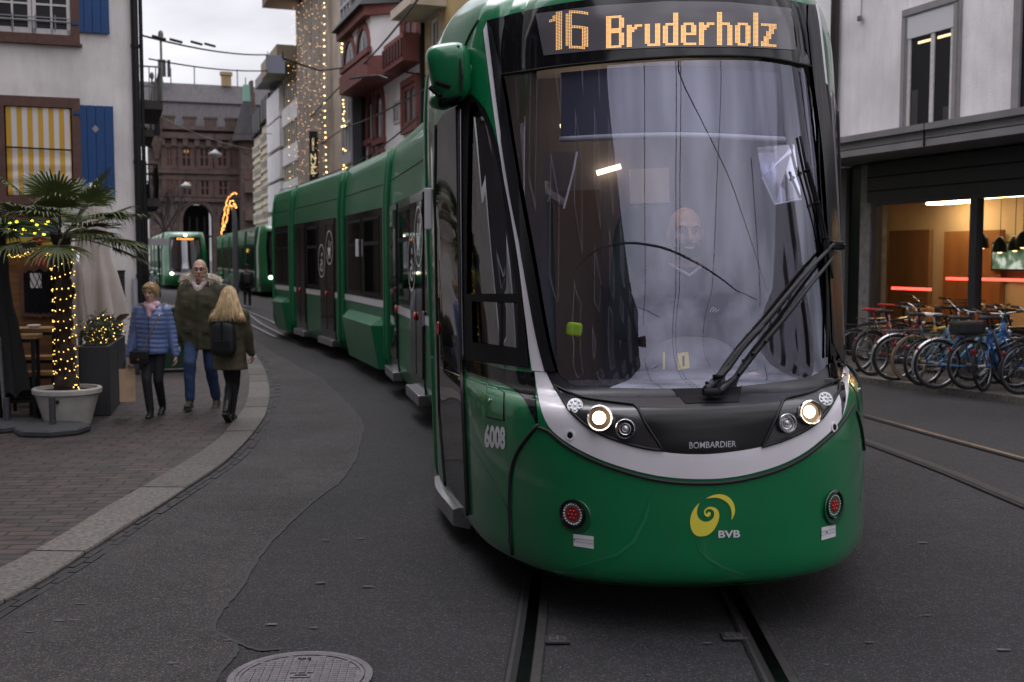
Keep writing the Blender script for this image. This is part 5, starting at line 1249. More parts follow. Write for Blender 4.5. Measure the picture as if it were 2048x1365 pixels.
m = MB(); q = rect(800, 844, 100, 155); m.wbox(FW, A0+.1, oa0-.3, oz0-.05, oz0+.75, 0, .6); bk = m.build('balcony', oxred, b)
m = MB(); 
for i in range(7): a = A0+.25+(oa0-.6-A0)*i/6; m.wbox(FW, a-.09, a+.09, oz0+.1, oz0+.6, .6, .65)
m.build('balustrade', M('oxblood_dark', (.09, .028, .026), .7), bk)
win(FW, rect(790, 803, 202, 246), b, frame_w, pane_m, .07, 0, 0, .04)
for xl, xr in ((742, 752), (758, 772)): r_ = rect(xl, xr, 305, 380); arch_win(FW, *r_, b, .07)
m = MB(); m.wbox(FW, A1-.12, A1+.02, 0, 17, 0, .14); m.build('downpipe', iron, b)
m = MB(); m.wbox(FW, A0, A1, 11.9, 12.3, 0, .7); m.build('eaves', oxred, b)
# glazed stair tower
b = thing('office_building', 'narrow grey building with a glazed stair front beside the white house', 'building', FW.pt(fa(717), 0)); A0, A1 = fa(732), fa(699); wall_block(FW, A0+.02, A1, 20, 8, grey_m, b)
m = MB(); m.wbox(FW, A0, A1-1.2, 0, 20, 0, .45); gl_ = m.build('glazed_bay', M('bay_glass', (.10, .11, .12), .06, coat=1), b)
GW = Wall(FW.p+FW.n*.45, FW.d); GW.n = FW.n; m = MB(); a1_ = A1-1.2; z = 0
for i in range(14): z = 1.0+i*1.42; m.wbox(GW, A0, a1_, z, z+(.35 if i % 3 == 0 else .10), 0, .07)
for k in (0, .33, .66, 1): a = A0+(a1_-A0-.08)*k; m.wbox(GW, a, a+.08, 0, 20, .0, .062)
m.build('mullion', M('mullion_pale', (.45, .45, .47), .5), gl_)
# building with the curtain of lights
b = thing('department_store', 'tall beige shop building veiled by curtains of golden lights', 'shop building', FW.pt(fa(640), 0)); A0, A1 = fa(698), fa(603); ZT = FW.sz(590, 5)[1]
wall_block(FW, A0+.02, A1, ZT, 9, stone_bg, b)
ribm = M('rib_stone', (.50, .435, .37), .8, var=.3, scale=1.0, stretch=(3, 3, .4)); m = MB(); a = fa(669)
while a < A1-.1: m.wbox(FW, a, a+.16, 3.5, ZT-.6, 0, .16); a += .36
m.build('facade_rib', ribm, b)
m = MB(); m.wbox(FW, fa(690), A1+1.6, ZT-.25, ZT+.45, -.2, 1.5); m.build('cornice', M('cornice_brown', (.16, .105, .075), .8), b)
for k in range(6): 
    for j in range(3): z = 4.4+k*2.9; a = fa(668)+.4+j*(A1-fa(668)-.6)/3; m = MB(); m.wbox(FW, a, a+(A1-fa(668))/3-.5, z, z+1.7, .0, .05); m.build('window', pane_m, b)
# its cream wing
b = thing('office_building', 'cream office building with rows of narrow windows and a deep cornice', 'building', FW.pt(fa(585), 0)); B0, B1 = A1+.03, fa(571); wall_block(FW, B0, B1, FW.sz(572, 128)[1], 9, cream, b)
m = MB(); z = FW.sz(580, 110)[1]; m.wbox(FW, B0-.4, B1+.3, z-.9, z-.1, -.2, 1.1); m.build('cornice', M('cornice_cream', (.30, .25, .18), .8), b)
for yt, yb in ((150, 215), (240, 305), (312, 372), (385, 450)):
    for k in range(6):
        a = B0+.3+(B1-B0-.6)*k/6; z1_, z0_ = FW.sz(585, yt)[1], FW.sz(585, yb)[1]; win(FW, (a+.08, a+(B1-B0-.6)/6-.08, z0_, z1_), b, cream, pane_m, .08, 0, 0, .05)
m = MB()
for y in (225, 308, 378): z = FW.sz(585, y)[1]; m.wbox(FW, B0, B1, z-.45, z+.45, 0, .09)
m.build('ledge', bwhite, b)
# ribbon-window block
b = thing('office_building', 'modern white block with dark ribbon windows and rounded balconies bands', 'building', FW.pt(fa(558), 0)); A0, A1 = B1+.03, fa(546); b['label'] = 'modern white office block with dark ribbon windows between pale bands'
wall_block(FW, A0, A1, FW.sz(560, 150)[1], 9, concrete_w, b)
for yt, yb in ((160, 182), (202, 242), (263, 305), (324, 366), (386, 430)):
    z1_, z0_ = FW.sz(558, yt)[1], FW.sz(558, yb)[1]; win(FW, (A0+.1, A1-.1, z0_, z1_), b, dgrey_m, pane_m, .1, 5, 0, .05)
    m = MB(); m.wbox(FW, A0, A1+.2, z0_-1.5, z0_-.05, 0, .22); m.build('parapet_band', concrete_w, b)
m = MB(); z = FW.sz(560, 150)[1]; m.wbox(FW, A0-.3, A1+.5, z-.2, z+.3, -4, .8); m.build('flat_roof', grey_m, b)
# ornate row in the distance
for i, (xl, xr, yt, lab) in enumerate(((545, 528, 235, 'ornate sandstone town house with carved bays next to the modern white block'), (527, 512, 262, 'ornate beige town house with a dark mansard roof nearest the post office'))):
    b = thing('town_house', lab, 'house', FW.pt(fa((xl+xr)/2), 0)); A0, A1 = fa(xl)+.03, fa(xr); zt_ = FW.sz(xl, yt)[1]; wall_block(FW, A0, A1, zt_, 9, stone_bg if i else cream, b)
    m = MB(); m.add([FW.pt(A0, zt_, .2), FW.pt(A1, zt_, .2), FW.pt(A1, zt_+2.4, -2), FW.pt(A0, zt_+2.4, -2), FW.pt(A1, zt_, -9), FW.pt(A0, zt_, -9)], [(0, 1, 2, 3), (3, 2, 4, 5), (0, 3, 5), (1, 4, 2)]); m.build('roof', slate, b)
    for k in range(3): m = MB(); a = A0+(A1-A0)*(k+.5)/3; m.wbox(FW, a-.5, a+.5, zt_+.2, zt_+1.5, -1.6, .1); m.build('dormer', dgrey_m, b)
    n = 4; 
    for fl in range(4):
        z = 3.6+fl*(zt_-3.8)/4
        for k in range(n): a = A0+(A1-A0)*(k+.5)/n; win(FW, (a-.45, a+.45, z+.5, z+(zt_-3.8)/4-.5), b, frame_w, pane_m, .08, 1, 0, .06, trim=stone_bg, tw=.14)
        m = MB(); m.wbox(FW, A0, A1, z-.1, z+.12, 0, .1); m.build('ledge', cream, b)
# ------------------------------------------------------------------ right-hand building: white upper floor, canopy, lit shop window
RW = Wall((6.13-.334*9, 19+.943*9), -E2); RC = Wall(RW.p+RW.n*.9, RW.d)
if RW.n.x > 0: RW.n = -RW.n; RC = Wall(RW.p+RW.n*.9, RW.d); RC.n = RW.n
def rr4(W, xl, xr, yt, yb):
    c = (xl+xr)/2; return W.sz(xl, 500)[0], W.sz(xr, 500)[0], W.sz(c, yb)[1], W.sz(c, yt)[1]
b = thing('shop_building', 'white rendered building with grey canopy and lit shop window on the right', 'building', RW.pt(9, 0))
aP = RW.sz(1674, 200)[0]; aE = RW.sz(2048, 500)[0]+6; zc1 = RC.sz(1860, 247)[1]; zc0 = RC.sz(1860, 293)[1]
wallr = M('render_lilac', (.84, .80, .81), .9, var=.14, scale=1.1, bump=.5, bscale=40, detail=7)
soil_(wallr, .28, (.38, .35, .34)); wall_block(RW, aP, aE, 12, 6, wallr, b, z0=zc0)
m = MB(); m.tube([RW.pt(aP+.02, zc0, .09), RW.pt(aP+.02, 12, .09)], .075, 10); m.build('downpipe', M('pipe_brown', (.05, .042, .045), .5), b, smooth=True)
zt, zb = RC.sz(1860, 247)[1], RC.sz(1860, 293)[1]; dz = zt-zb
m = MB(); m.wbox(RW, aP-.2, aE, zt-dz*.28, zt, 0, .98); m.wbox(RW, aP-.2, aE, zt-dz*.62, zt-dz*.28-.0, 0, .90); m.wbox(RW, aP-.2, aE, zb, zt-dz*.70, 0, .96); m.wbox(RW, aP-.19, aE, zt-dz*.70, zt-dz*.62, 0, .85)
can = m.build('canopy', M('canopy_grey', (.24, .225, .23), .6, .1, var=.12, scale=2), b)
m = MB()
for u in (1857,): a = RC.sz(u, 260)[0]; m.wbox(RW, a-.006, a+.006, zb, zt, .96, .986)
m.build('canopy_joint', black_m, can)
# window with roller blind box
q = rr4(RW, 1797, 1912, 8, 250); zs = zc1+.02
m = MB(); a0, a1, z0, z1 = q; z0 = zs; tw = .14
for k in ((a0, a1, z1-tw, z1), (a0, a0+tw, z0, z1-tw), (a1-tw, a1, z0, z1-tw)): m.wbox(RW, *k, -.02, .05); 
for k in ((a0+.04, a1-.04, z1-tw+.03, z1-.04), (a0+.04, a0+tw-.03, z0, z1-tw), (a1-tw+.03, a1-.04, z0, z1-tw)): m.wbox(RW, *k, .05, .07)
wf = m.build('window', M('frame_stone', (.27, .255, .26), .7, var=.1), b)
i0, i1, iz = a0+tw, a1-tw, z1-tw
m = MB(); m.wbox(RW, i0, i1, iz-.34, iz, -.02, .045); m.build('roller_blind_box', M('blind_box', (.66, .64, .68), .5), wf)
m = MB(); zz = iz-.34; fw = .07
for k in ((i0, i1, z0, z0+fw*1.4), (i0, i0+fw, z0, zz), (i1-fw, i1, z0, zz), (i0+(i1-i0)*.55-fw*.6, i0+(i1-i0)*.55+fw*.6, z0, zz)): m.wbox(RW, *k, -.01, .03)
m.build('casement', frame_w, wf); m = MB(); m.wbox(RW, i0, i1, z0, zz, .0, .008); pn = m.build('pane', pane_m, wf)
m = MB(); lz = RW.sz(1850, 83)[1]; c = i0+(i1-i0)*.55; m.wbox(RW, i0+.22, c-.06, lz-.02, lz+.02, .009, .011); m.wbox(RW, c+.09, i1-.08, lz-.02, lz+.02, .009, .011); m.build('lit_tube', M('tube_warm', (1, .8, .5), .4, emit=(1, .68, .35), estr=1.0), pn)
m = MB(); m.wbox(RW, i1-.22, i1-.1, z0+.12, z0+.35, .009, .012); m.wbox(RW, i0+.1, i0+.25, z0+.1, z0+.7, .009, .012); m.build('room_shape', dgrey_m, pn)
a0 = RW.sz(2030, 100)[0]; m = MB(); z1 = RW.sz(2030, -60)[1]; m.wbox(RW, a0, a0+.14, zs, z1, -.02, .05); m.wbox(RW, a0+.14, a0+1.4, z1-.14, z1, -.02, .05); m.wbox(RW, a0+1.4, a0+1.54, zs, z1, -.02, .05)
w2_ = m.build('window', MATS['frame_stone'], b); m = MB(); m.wbox(RW, a0+.14, a0+1.4, zs, z1-.14, 0, .01); m.build('pane', pane_m, w2_)
a, z = RW.sz(1725, 38); m = MB(); m.box(RW.pt(a, z, .06), (.07, .09, .09), 0, .02); m.tube([RW.pt(a, z, .03), RW.pt(a, z+1.2, .02)], .008, 5); tag(m.build('wall_sensor', grey_m), 'small grey sensor box fixed high on the white wall beside the downpipe', 'sensor')
# ground floor
fz = zb-.04; z_w = RW.sz(1850, 405)[1]
m = MB(); m.wbox(RW, RW.sz(1742, 300)[0], aE, z_w+.05, fz, -.1, .06); fas = m.build('fascia', M('fascia_dark', (.040, .038, .040), .5, .2, var=.1), b)
m = MB()
for k in (.33, .66): m.wbox(RW, RW.sz(1742, 300)[0], aE, z_w+(fz-z_w)*k, z_w+(fz-z_w)*k+.02, .06, .066)
m.build('panel_gap', black_m, fas)
m = MB(); m.wbox(RW, aP-1.2, RW.sz(1692, 500)[0], 0, fz, -.3, .02); m.build('pier', M('pier_grey', (.13, .125, .12), .8), b)
m = MB(); m.wbox(RW, RW.sz(1692, 500)[0], RW.sz(1724, 500)[0], 0, fz, -.3, -.05); m.build('black_panel', M('panel_black', (.01, .01, .011), .3), b)
m = MB(); m.wbox(RW, RW.sz(1724, 500)[0], RW.sz(1744, 500)[0], 0, fz, -.3, .05); m.build('pier', M('pier_stone', (.22, .20, .195), .85, var=.25, scale=8), b)
sg0, sg1 = RW.sz(1748, 500)[0], aE-1
m = MB(); mull = [(sg0, sg0+.10), (RW.sz(1943, 500)[0], RW.sz(1957, 500)[0]), (RW.sz(1943, 500)[0]+2.4, RW.sz(1957, 500)[0]+2.4)]
for x0, x1 in mull: m.wbox(RW, x0, x1, .35, z_w, -.08, .05)
m.wbox(RW, sg0, sg1, z_w, z_w+.06, -.08, .05); m.wbox(RW, sg0, sg1, .08, .35, -.08, .05); sf = m.build('shop_window', dgrey_m, b)
m = MB(); m.add([RW.pt(sg0, .3, -.02), RW.pt(sg1, .3, -.02), RW.pt(sg1, z_w, -.02), RW.pt(sg0, z_w, -.02)], [(0, 1, 2, 3)]); m.build('pane', glass('shop_glass', .05, (.9, .88, .84), (.9, .9, .9), 0, .35), sf)
m = MB(); D = 3.6
m.wbox(RW, sg0-7, sg1, .0, 3.4, -D-.1, -D); m.wbox(RW, sg0-7.1, sg0-7, 0, 3.4, -D, -.4); m.wbox(RW, sg0-7.1, sg1, z_w+.25, z_w+.35, -D, -.1); m.wbox(RW, sg0-7, sg0-.7, 0, 3.4, -.45, -.4); m.build('shop_room', M('room_beige', (.52, .44, .31), .8, var=.1, scale=1), b)
m = MB(); m.wbox(RW, sg0-7.1, sg1, .02, .08, -D, -.1); m.build('shop_floor', M('room_floor', (.12, .08, .055), .5), b)
IW = Wall(RW.p-RW.n*(D-.08), RW.d); IW.n = RW.n
for xl, xr, yt, yb, c in ((1786, 1866, 461, 700, (.16, .085, .045)), (1896, 2010, 462, 700, (.22, .105, .035))):
    q = rr4(IW, xl, xr, yt, yb); m = MB(); m.wbox(IW, q[0], q[1], .1, q[3], 0, .10); m.build('wood_panel', M('wood_%d' % xl, c, .6, var=.2, scale=3, stretch=(1, 1, .2)), b)
def strip(xl, xr, y, o, lab):
    Wt = Wall(RW.p-RW.n*o, RW.d); Wt.n = RW.n; a0 = Wt.sz(xl, y)[0]; a1 = Wt.sz(xr, y)[0]; z = Wt.sz((xl+xr)/2, y)[1]; m = MB(); m.wbox(Wt, a0, a1, z-.025, z+.025, 0, .04)
    o_ = m.build('light_tube', M('red_neon', (1, .1, .08), .4, emit=(1, .07, .05), estr=3.0)); tag(o_, lab, 'neon light', group='red light tubes in the shop'); return o_
strip(1786, 1863, 578, 2.6, 'red light tube at the left, lowest, inside the shop window'); strip(1895, 1940, 558, 2.9, 'short red light tube just left of the shop window mullion'); strip(1957, 2075, 560, 2.9, 'long red light tube right of the shop window mullion')
def room_lamp(u, v, o, lab, lx=.9):
    P = Wall(RW.p-RW.n*o, RW.d).sz(u, v); Wt = Wall(RW.p-RW.n*o, RW.d); Wt.n = RW.n; m = MB(); m.wbox(Wt, P[0]-lx, P[0]+lx, z_w+.16, z_w+.22, -.15, .15)
    return tag(m.build('ceiling_light', M('room_light', (1, .8, .5), .4, emit=(1, .70, .38), estr=14)), lab, 'ceiling light', group='ceiling lights in the shop')
room_lamp(1850, 410, 1.6, 'warm ceiling light over the left half of the shop window', .22); room_lamp(2010, 408, 2.2, 'added warm ceiling light that brightens the shop over the pendant lamps', 1.0); room_lamp(1900, 430, 3.0, 'warm ceiling light at the back of the shop near the bright column', .5)  # the middle light is added only to brighten the room
def pendant(u, v, o, lab):
    Wt = Wall(RW.p-RW.n*o, RW.d); Wt.n = RW.n; a, z = Wt.sz(u, v); P = Wt.pt(a, z, 0); t = thing('pendant_lamp', lab, 'pendant lamp', P, group='pendant lamps in the shop')
    m = MB(); m.lathe([(.105, -.12), (.11, -.10), (.10, .02), (.06, .10), (.02, .13), (.001, .135)], P, 20); m.build('lamp_shade', M('shade_black', (.012, .011, .011), .5), t, smooth=True, angle=50)
    m = MB(); m.tube([P+Vector((0, 0, .13)), Vector((P.x, P.y, z_w+.25))], .006, 5); m.build('cord', black_m, t)
    m = MB(); m.ell(P+Vector((0, 0, -.10)), (.05, .05, .04)); m.build('bulb', M('pendant_bulb', (1, .7, .4), .4, emit=(1, .6, .25), estr=3), t)
for u, v, o, lab in ((1964, 482, 1.2, 'black pendant lamp nearest the shop window mullion'), (2000, 490, 1.3, 'black pendant lamp second from the shop window mullion'), (2030, 487, 1.9, 'black pendant lamp in front of the bright screen'), (2046, 480, 1.3, 'black pendant lamp at the right edge of the picture')): pendant(u, v, o, lab)
q = rr4(IW, 1997, 2090, 484, 542); t = thing('wall_screen', 'bright wall screen showing a blurred green and white picture inside the shop', 'screen', IW.pt(q[0], q[2], .14))
m = MB(); m.wbox(IW, q[0], q[1], q[2], q[3], .11, .16); m.build('screen_case', black_m, t)
sm = bpy.data.materials.new('screen_picture'); sm.use_nodes = True; tt = sm.node_tree; bb_ = tt.nodes['Principled BSDF']; gg = tt.nodes.new('ShaderNodeNewGeometry'); vv_ = tt.nodes.new('ShaderNodeTexNoise'); vv_.inputs['Scale'].default_value = 4; cc_ = tt.nodes.new('ShaderNodeValToRGB')
for i, (p, c) in enumerate(((.35, (.02, .05, .03, 1)), (.5, (.10, .16, .10, 1)), (.62, (.5, .55, .5, 1)))):
    e_ = cc_.color_ramp.elements[i] if i < 2 else cc_.color_ramp.elements.new(p); e_.position = p; e_.color = c
tt.links.new(gg.outputs['Position'], vv_.inputs['Vector']); tt.links.new(vv_.outputs['Fac'], cc_.inputs[0]); tt.links.new(cc_.outputs[0], bb_.inputs['Emission Color']); bb_.inputs['Emission Strength'].default_value = .9; bb_.inputs['Base Color'].default_value = (0, 0, 0, 1)
m = MB(); m.wbox(IW, q[0]+.03, q[1]-.03, q[2]+.03, q[3]-.03, .16, .165); m.build('display', sm, t)
# armchairs behind the glass
def armchair(u, o, rz, col, lab):
    Wt = Wall(RW.p-RW.n*o, RW.d); Wt.n = RW.n; a, z = Wt.sz(u, 640); P = Wt.pt(a, .08, 0); t = thing('armchair', lab, 'armchair', P, rz, group='armchairs in the shop'); mm = M(col[0], col[1], .85, var=.1)
    m = MB(); m.box((0, 0, .33), (.62, .6, .22), 0, .06); m.build('seat', mm, t, True, world=False)
    m = MB(); m.box((0, .30, .58), (.66, .16, .62), 0, .07); m.build('backrest', mm, t, True, world=False)
    for k in (-1, 1): m = MB(); m.box((k*.36, 0, .42), (.13, .62, .36), 0, .05); m.build('armrest', mm, t, True, world=False)
    for kx in (-1, 1):
        for ky in (-1, 1): m = MB(); m.tube([(kx*.28, ky*.24, 0), (kx*.27, ky*.23, .24)], .02, 6); m.build('leg', dgrey_m, t, world=False)
armchair(1870, .9, .6, ('chair_tan', (.34, .17, .06)), 'tan brown armchair behind the shop glass over the bicycles'); armchair(1845, 1.0, -.3, ('chair_dark', (.05, .045, .04)), 'dark armchair left of the tan one inside the shop'); armchair(2000, 1.0, .2, ('chair_dark', (0, 0, 0)), 'dark armchair under the pendant lamps inside the shop')
# the neighbouring house beyond the downpipe
b = thing('house', 'white house wall seen between the tram roof and the downpipe', 'house', RW.pt(aP-2, 0)); wall_block(RW, aP-9, aP-.05, 13, 6, bwhite, b, o=-.05, z0=3.9)
for k in range(3):
    for z in (4.8, 8.2): win(RW, (aP-2.6-k*2.4, aP-1.5-k*2.4, z, z+1.9), b, frame_w, pane_m, .08, 1, 0, .04, trim=MATS['frame_stone'], tw=.14)

# ------------------------------------------------------------------ pavement cafe, palm, planters (left)
PZ = KZ-.004
def on(u, v): return gp(u, v, PZ)
# palm pot
c = on(134, 857); DPT = c.y+.33; c = Vector((dp(134, 770, DPT).x, DPT, PZ)); pm = DPT/F
rT = 66*pm; rB = 44*pm; hP = dp(134, 775, DPT).z-PZ
t = thing('plant_pot', 'large round pale concrete pot holding the lit palm', 'plant pot', c); m = MB()
m.lathe([(rB, 0), (rB*1.02, .02), (rT*.92, hP*.82), (rT*.93, hP*.84), (rT*1.0, hP*.86), (rT*1.01, hP*.97), (rT*.98, hP), (rT*.88, hP), (rT*.86, hP*.9), (.001, hP*.9)], c, 48); m.build('pot_body', M('pot_stone', (.46, .435, .40), .8, var=.14, scale=5, bump=.25, bscale=80), t, smooth=True, angle=35)
m = MB(); m.lathe([(rT*.86, hP*.905), (rT*.5, hP*.93), (.001, hP*.94)], c, 24); m.build('soil', M('soil', (.025, .018, .014), .95, bump=.9, bscale=60), t)
m = MB(); q = c+Vector((0, -rT*.9, hP*.70)); m.tube([q+Vector((.02, .02, 0)), q+Vector((.02, -.05, 0))], .018, 8); m.build('tap', black_m, t)
# palm
zc = dp(128, 466, DPT).z
pt_ = thing('palm_tree', 'fan palm with dark fibrous trunk in the pale concrete pot', 'palm', (c.x, c.y, PZ+hP*.93))
rp = random.Random(11)
m = MB(); tx = dp(127, 600, DPT).x; zs_ = np.linspace(c.z+hP*.9, zc-.02, 26); rs = [.085+.022*sin(i*1.3)+rp.uniform(-.008, .01)+.03*max(0, 1-i/4) + (.02 if i > 19 else 0) for i in range(26)]
m.tube([(tx+.01*sin(i*.5), c.y, z) for i, z in enumerate(zs_)], rs, 14)
for i in range(420):   # fibre and old leaf bases
    z = rp.uniform(zs_[0], zs_[-1]); a = rp.uniform(0, 2*pi); r0 = .085; l = rp.uniform(.04, .10); d = Vector((cos(a), sin(a), 0)); s_ = Vector((-sin(a), cos(a), 0)); p = Vector((tx, c.y, z))+d*r0
    w_ = rp.uniform(.006, .016); m.add([p-s_*w_, p+s_*w_, p+d*rp.uniform(.02, .045)+Vector((0, 0, l))], [(0, 1, 2)])
m.build('trunk', M('palm_trunk', (.040, .026, .019), .95, var=.4, scale=14, stretch=(1, 1, .3)), pt_)
m = MB(); m2 = MB(); top = Vector((tx, c.y, zc))
leafm = M('palm_leaf', (.105, .130, .042), .5, var=.35, scale=4)
def fan(az, el, L, n=26, R=.36, droop=.3, spread=2.5, old=0):
    d = Vector((cos(az)*cos(el), sin(az)*cos(el), sin(el))); P0 = top+Vector((cos(az)*.05, sin(az)*.05, rp.uniform(-.10, .10)))
    pts = [P0+d*L*k/5+Vector((0, 0, -droop*.25*(k/5)**2*L)) for k in range(6)]; m2.tube(pts, [.010, .009, .008, .008, .007, .006], 5)
    tip = pts[-1]; dd = (pts[-1]-pts[-2]).normalized(); side = dd.cross(Vector((0, 0, 1)))
    side = side.normalized() if side.length > .05 else Vector((1, 0, 0)); up = side.cross(dd)
    for k in range(n):
        th = (k/(n-1)-.5)*spread*1.1; ll = R*(1-.28*abs(th/1.6)**1.5)*rp.uniform(.9, 1.06); e = (dd*cos(th)+side*sin(th)).normalized()
        lift = up*(.10*abs(sin(th)))
        w_ = .0135; s_ = e.cross(up).normalized(); V = []
        prof = [(.0, .35, 0), (.3, 1.0, .0), (.6, .95, -.04), (.85, .55, -.07*(1+old)), (1.0, .06, -.15*(1+old))]
        for x, wd, dz in prof:
            q = tip+(e+lift).normalized()*ll*x+Vector((0, 0, dz*ll*(1+.8*abs(th))*rp.uniform(.7, 1.3))); V += [q-s_*w_*wd, q-up*.006*wd, q+s_*w_*wd]
        for j in range(4): b0 = 3*j; m.f += [tuple(len(m.v)+x for x in (b0, b0+3, b0+4, b0+1)), tuple(len(m.v)+x for x in (b0+1, b0+4, b0+5, b0+2))]; m.m += [0, 0]
        m.v += [tuple(v) for v in V]
for i in range(24):
    az = 2*pi*i*.382+rp.uniform(-.2, .2); el = .98-1.1*(i/24)+rp.uniform(-.12, .12)
    fan(az, el, rp.uniform(.34, .50), R=rp.uniform(.38, .48), droop=.15+.4*i/24, old=.5*i/24)
for az, el, L in ((.1, .35, .50), (-.25, .05, .55), (.25, -.2, .45), (3.2, .25, .5), (3.0, .0, .55), (-1.5, .5, .35), (-2.4, .25, .5), (-.7, .35, .5), (1.6, 1.0, .3)): fan(az, el, L, R=.46, droop=.35)
m.build('crown', leafm, pt_); m2.build('leaf_stalks', M('palm_stalk', (.07, .085, .03), .6), pt_)
# string of lights round the trunk
def string(name, P, r, lab, cat='fairy lights', wire=True, mat=None, grp=None):
    t = thing(name, lab, cat, P[0], group=grp); m = MB()
    for p in P: m.ball(p, r*rp.uniform(.8, 1.15))
    o = m.build('bulbs', mat or warm_bulb, t); o['kind'] = 'stuff'
    if wire: m = MB(); m.tube([Vector(p)+Vector((0, .006, 0)) for p in P], .0025, 3, cap=False); m.build('wire', M('wire_dark', (.01, .015, .008), .7), t)
    return t
P = []; z = zs_[0]+.02; a = 0
while z < zs_[-1]-.12: P.append(Vector((tx+cos(a)*rp.uniform(.105, .125), c.y+sin(a)*rp.uniform(.105, .125), z+rp.uniform(-.02, .02)))); a += rp.uniform(.35, .62); z += rp.uniform(.004, .013)
P += [Vector((tx+.12+.02*i, c.y-.1-.01*i, zs_[0]+.05+.03*sin(i))) for i in range(6)]
string('fairy_lights', P, .0068, 'golden fairy lights wound around the palm trunk')
# planter boxes with shrub
def planter(px_front, width, length, htop, lab):
    p = on(*px_front); d = Vector((-.24, .97, 0)).normalized(); n = Vector((-d.y, d.x, 0)); t = thing('planter', lab, 'planter', p, group='dark planter boxes by the house'); m = MB(); rz = atan2(d.y, d.x)
    c = p+d*(length/2)+n*(width/2)+Vector((0, 0, htop/2)); m.box(c, (length, width, htop), rz, .012); m.box(c+Vector((0, 0, htop/2-.02)), (length-.07, width-.07, .06), rz); o = m.build('box', M('planter_anthracite', (.035, .036, .042), .5, var=.1, scale=4), t)
    m = MB(); m.box(c+Vector((0, 0, htop/2+.013)), (length-.08, width-.08, .01), rz); m.build('soil', MATS['soil'], t)
    return p, d, n
hpl = .78
p1, dd, nn = planter((222, 832), .32, .95, hpl, 'tall anthracite planter box with shrub beside the palm pot')
p2 = p1+dd*1.0; 
t = thing('planter', 'second anthracite planter box behind the first, by the house corner', 'planter', p2, group='dark planter boxes by the house'); m = MB(); m.box(p2+dd*.45+nn*.16+Vector((0, 0, hpl/2)), (.9, .32, hpl), atan2(dd.y, dd.x), .012); m.build('box', MATS['planter_anthracite'], t)
m = MB(); m.box(p2+dd*.45+nn*.16+Vector((0, 0, hpl+.004)), (.82, .28, .01), atan2(dd.y, dd.x)); m.build('soil', MATS['soil'], t)
shm = M('shrub_leaf', (.022, .045, .016), .6, var=.4, scale=6)
def shrub(p, L, lab, hh):
    t = thing('shrub', lab, 'shrub', p+dd*(L/2)+nn*.16+Vector((0, 0, hpl)), group='shrubs in the planter boxes'); m = MB(); s_ = MB()
    pts = []
    for k in range(46):
        b0 = p+dd*rp.uniform(.05, L-.05)+nn*rp.uniform(.03, .29)+Vector((0, 0, hpl)); top_ = b0+Vector((rp.uniform(-.12, .12), rp.uniform(-.08, .08), rp.uniform(.45, 1.0)*hh)); s_.tube([b0, top_], [.006, .002], 4)
        for j in range(46):
            x = rp.uniform(.1, 1.02); q = b0.lerp(top_, x)+Vector((rp.gauss(0, .03), rp.gauss(0, .03), rp.gauss(0, .02))); e = Vector((rp.uniform(-1, 1), rp.uniform(-1, 1), rp.uniform(-.2, 1.2))).normalized(); w2 = e.orthogonal().normalized()*.007; l = rp.uniform(.03, .055); m.add([q-w2, q+e*l*.6-w2*.6, q+e*l, q+e*l*.6+w2*.6, q+w2], [(0, 1, 2, 3, 4)])
            if rp.random() < .1: pts.append(q+e*.02)
    m.build('foliage', shm, t); s_.build('stems', M('stem', (.05, .035, .02), .8), t); return pts
L1 = shrub(p1, .95, 'dark green shrub in the near planter beside the palm pot', .34); L2 = shrub(p2, .9, 'dark green shrub in the planter by the house corner', .40)
L1 = L1[:115]+[p1+dd*.1-Vector((.012, .02, 0))+Vector((0, -.01*k, hpl-.02-.05*k)) for k in range(7)]; L2 = L2[:60]
string('fairy_lights', L1, .0070, 'golden fairy lights in the shrub beside the palm pot', wire=False); string('fairy_lights', L2, .0070, 'golden fairy lights in the shrub by the house corner', wire=False)
# parasol bases
def parasol_base(u, v, lab, post):
    p = on(u, v); t = thing('weighted_stand', lab, 'parasol stand', p, group='parasol stands on the pavement'); m = MB(); r = .36
    m.lathe([(r*.96, 0), (r, .02), (r, .055), (r*.94, .075), (r*.2, .085), (.001, .086)], p, 8, R=Matrix.Rotation(.3, 3, 'Z')); m.build('base_plate', M('base_grey', (.045, .045, .048), .7, bump=.2, bscale=60), t)
    m = MB(); m.tube([p+Vector((0, 0, .07)), p+Vector((0, 0, post))], .033, 14); m.build('sleeve', M('sleeve_grey', (.10, .10, .11), .4, .6), t, smooth=True, angle=40)
    return p
parasol_base(106, 866, 'octagonal dark parasol stand with an empty tube in front of the pot', .36)
pb = parasol_base(14, 858, 'octagonal dark parasol stand with a pole at the left edge', .32)
# closed parasols
def parasol(P, h0, h1, r, mat, lab, grp=None, pleats=9, pole=True, tie=.5):
    t = thing('closed_parasol', lab, 'parasol', P, group=grp)
    m = MB(); n = 72; K = 14
    for k in range(K+1):
        x = k/K; z = h1+(h0-h1)*x; rr_ = r*(.18+.82*x**.8)
        if abs(x-tie) < .09: rr_ *= .9
        for j in range(n):
            a = 2*pi*j/n; q = rr_*(1+.20*x*sin(pleats*a+.8*sin(3*x))+.05*sin(17*a+5*x)); m.v.append((P[0]+cos(a)*q, P[1]+sin(a)*q, z+.05*x*sin(pleats*a+1)))
    for k in range(K):
        for j in range(n): m.f.append((k*n+(j+1) % n, k*n+j, (k+1)*n+j, (k+1)*n+(j+1) % n)); m.m.append(0)
    m.f.append(tuple(range(n))); m.m.append(0)
    m.build('canopy', mat, t, smooth=True)
    if pole: m = MB(); m.tube([(P[0], P[1], PZ), (P[0], P[1], h1+.08)], .024, 10); m.build('pole', alu, t, smooth=True)
    return t
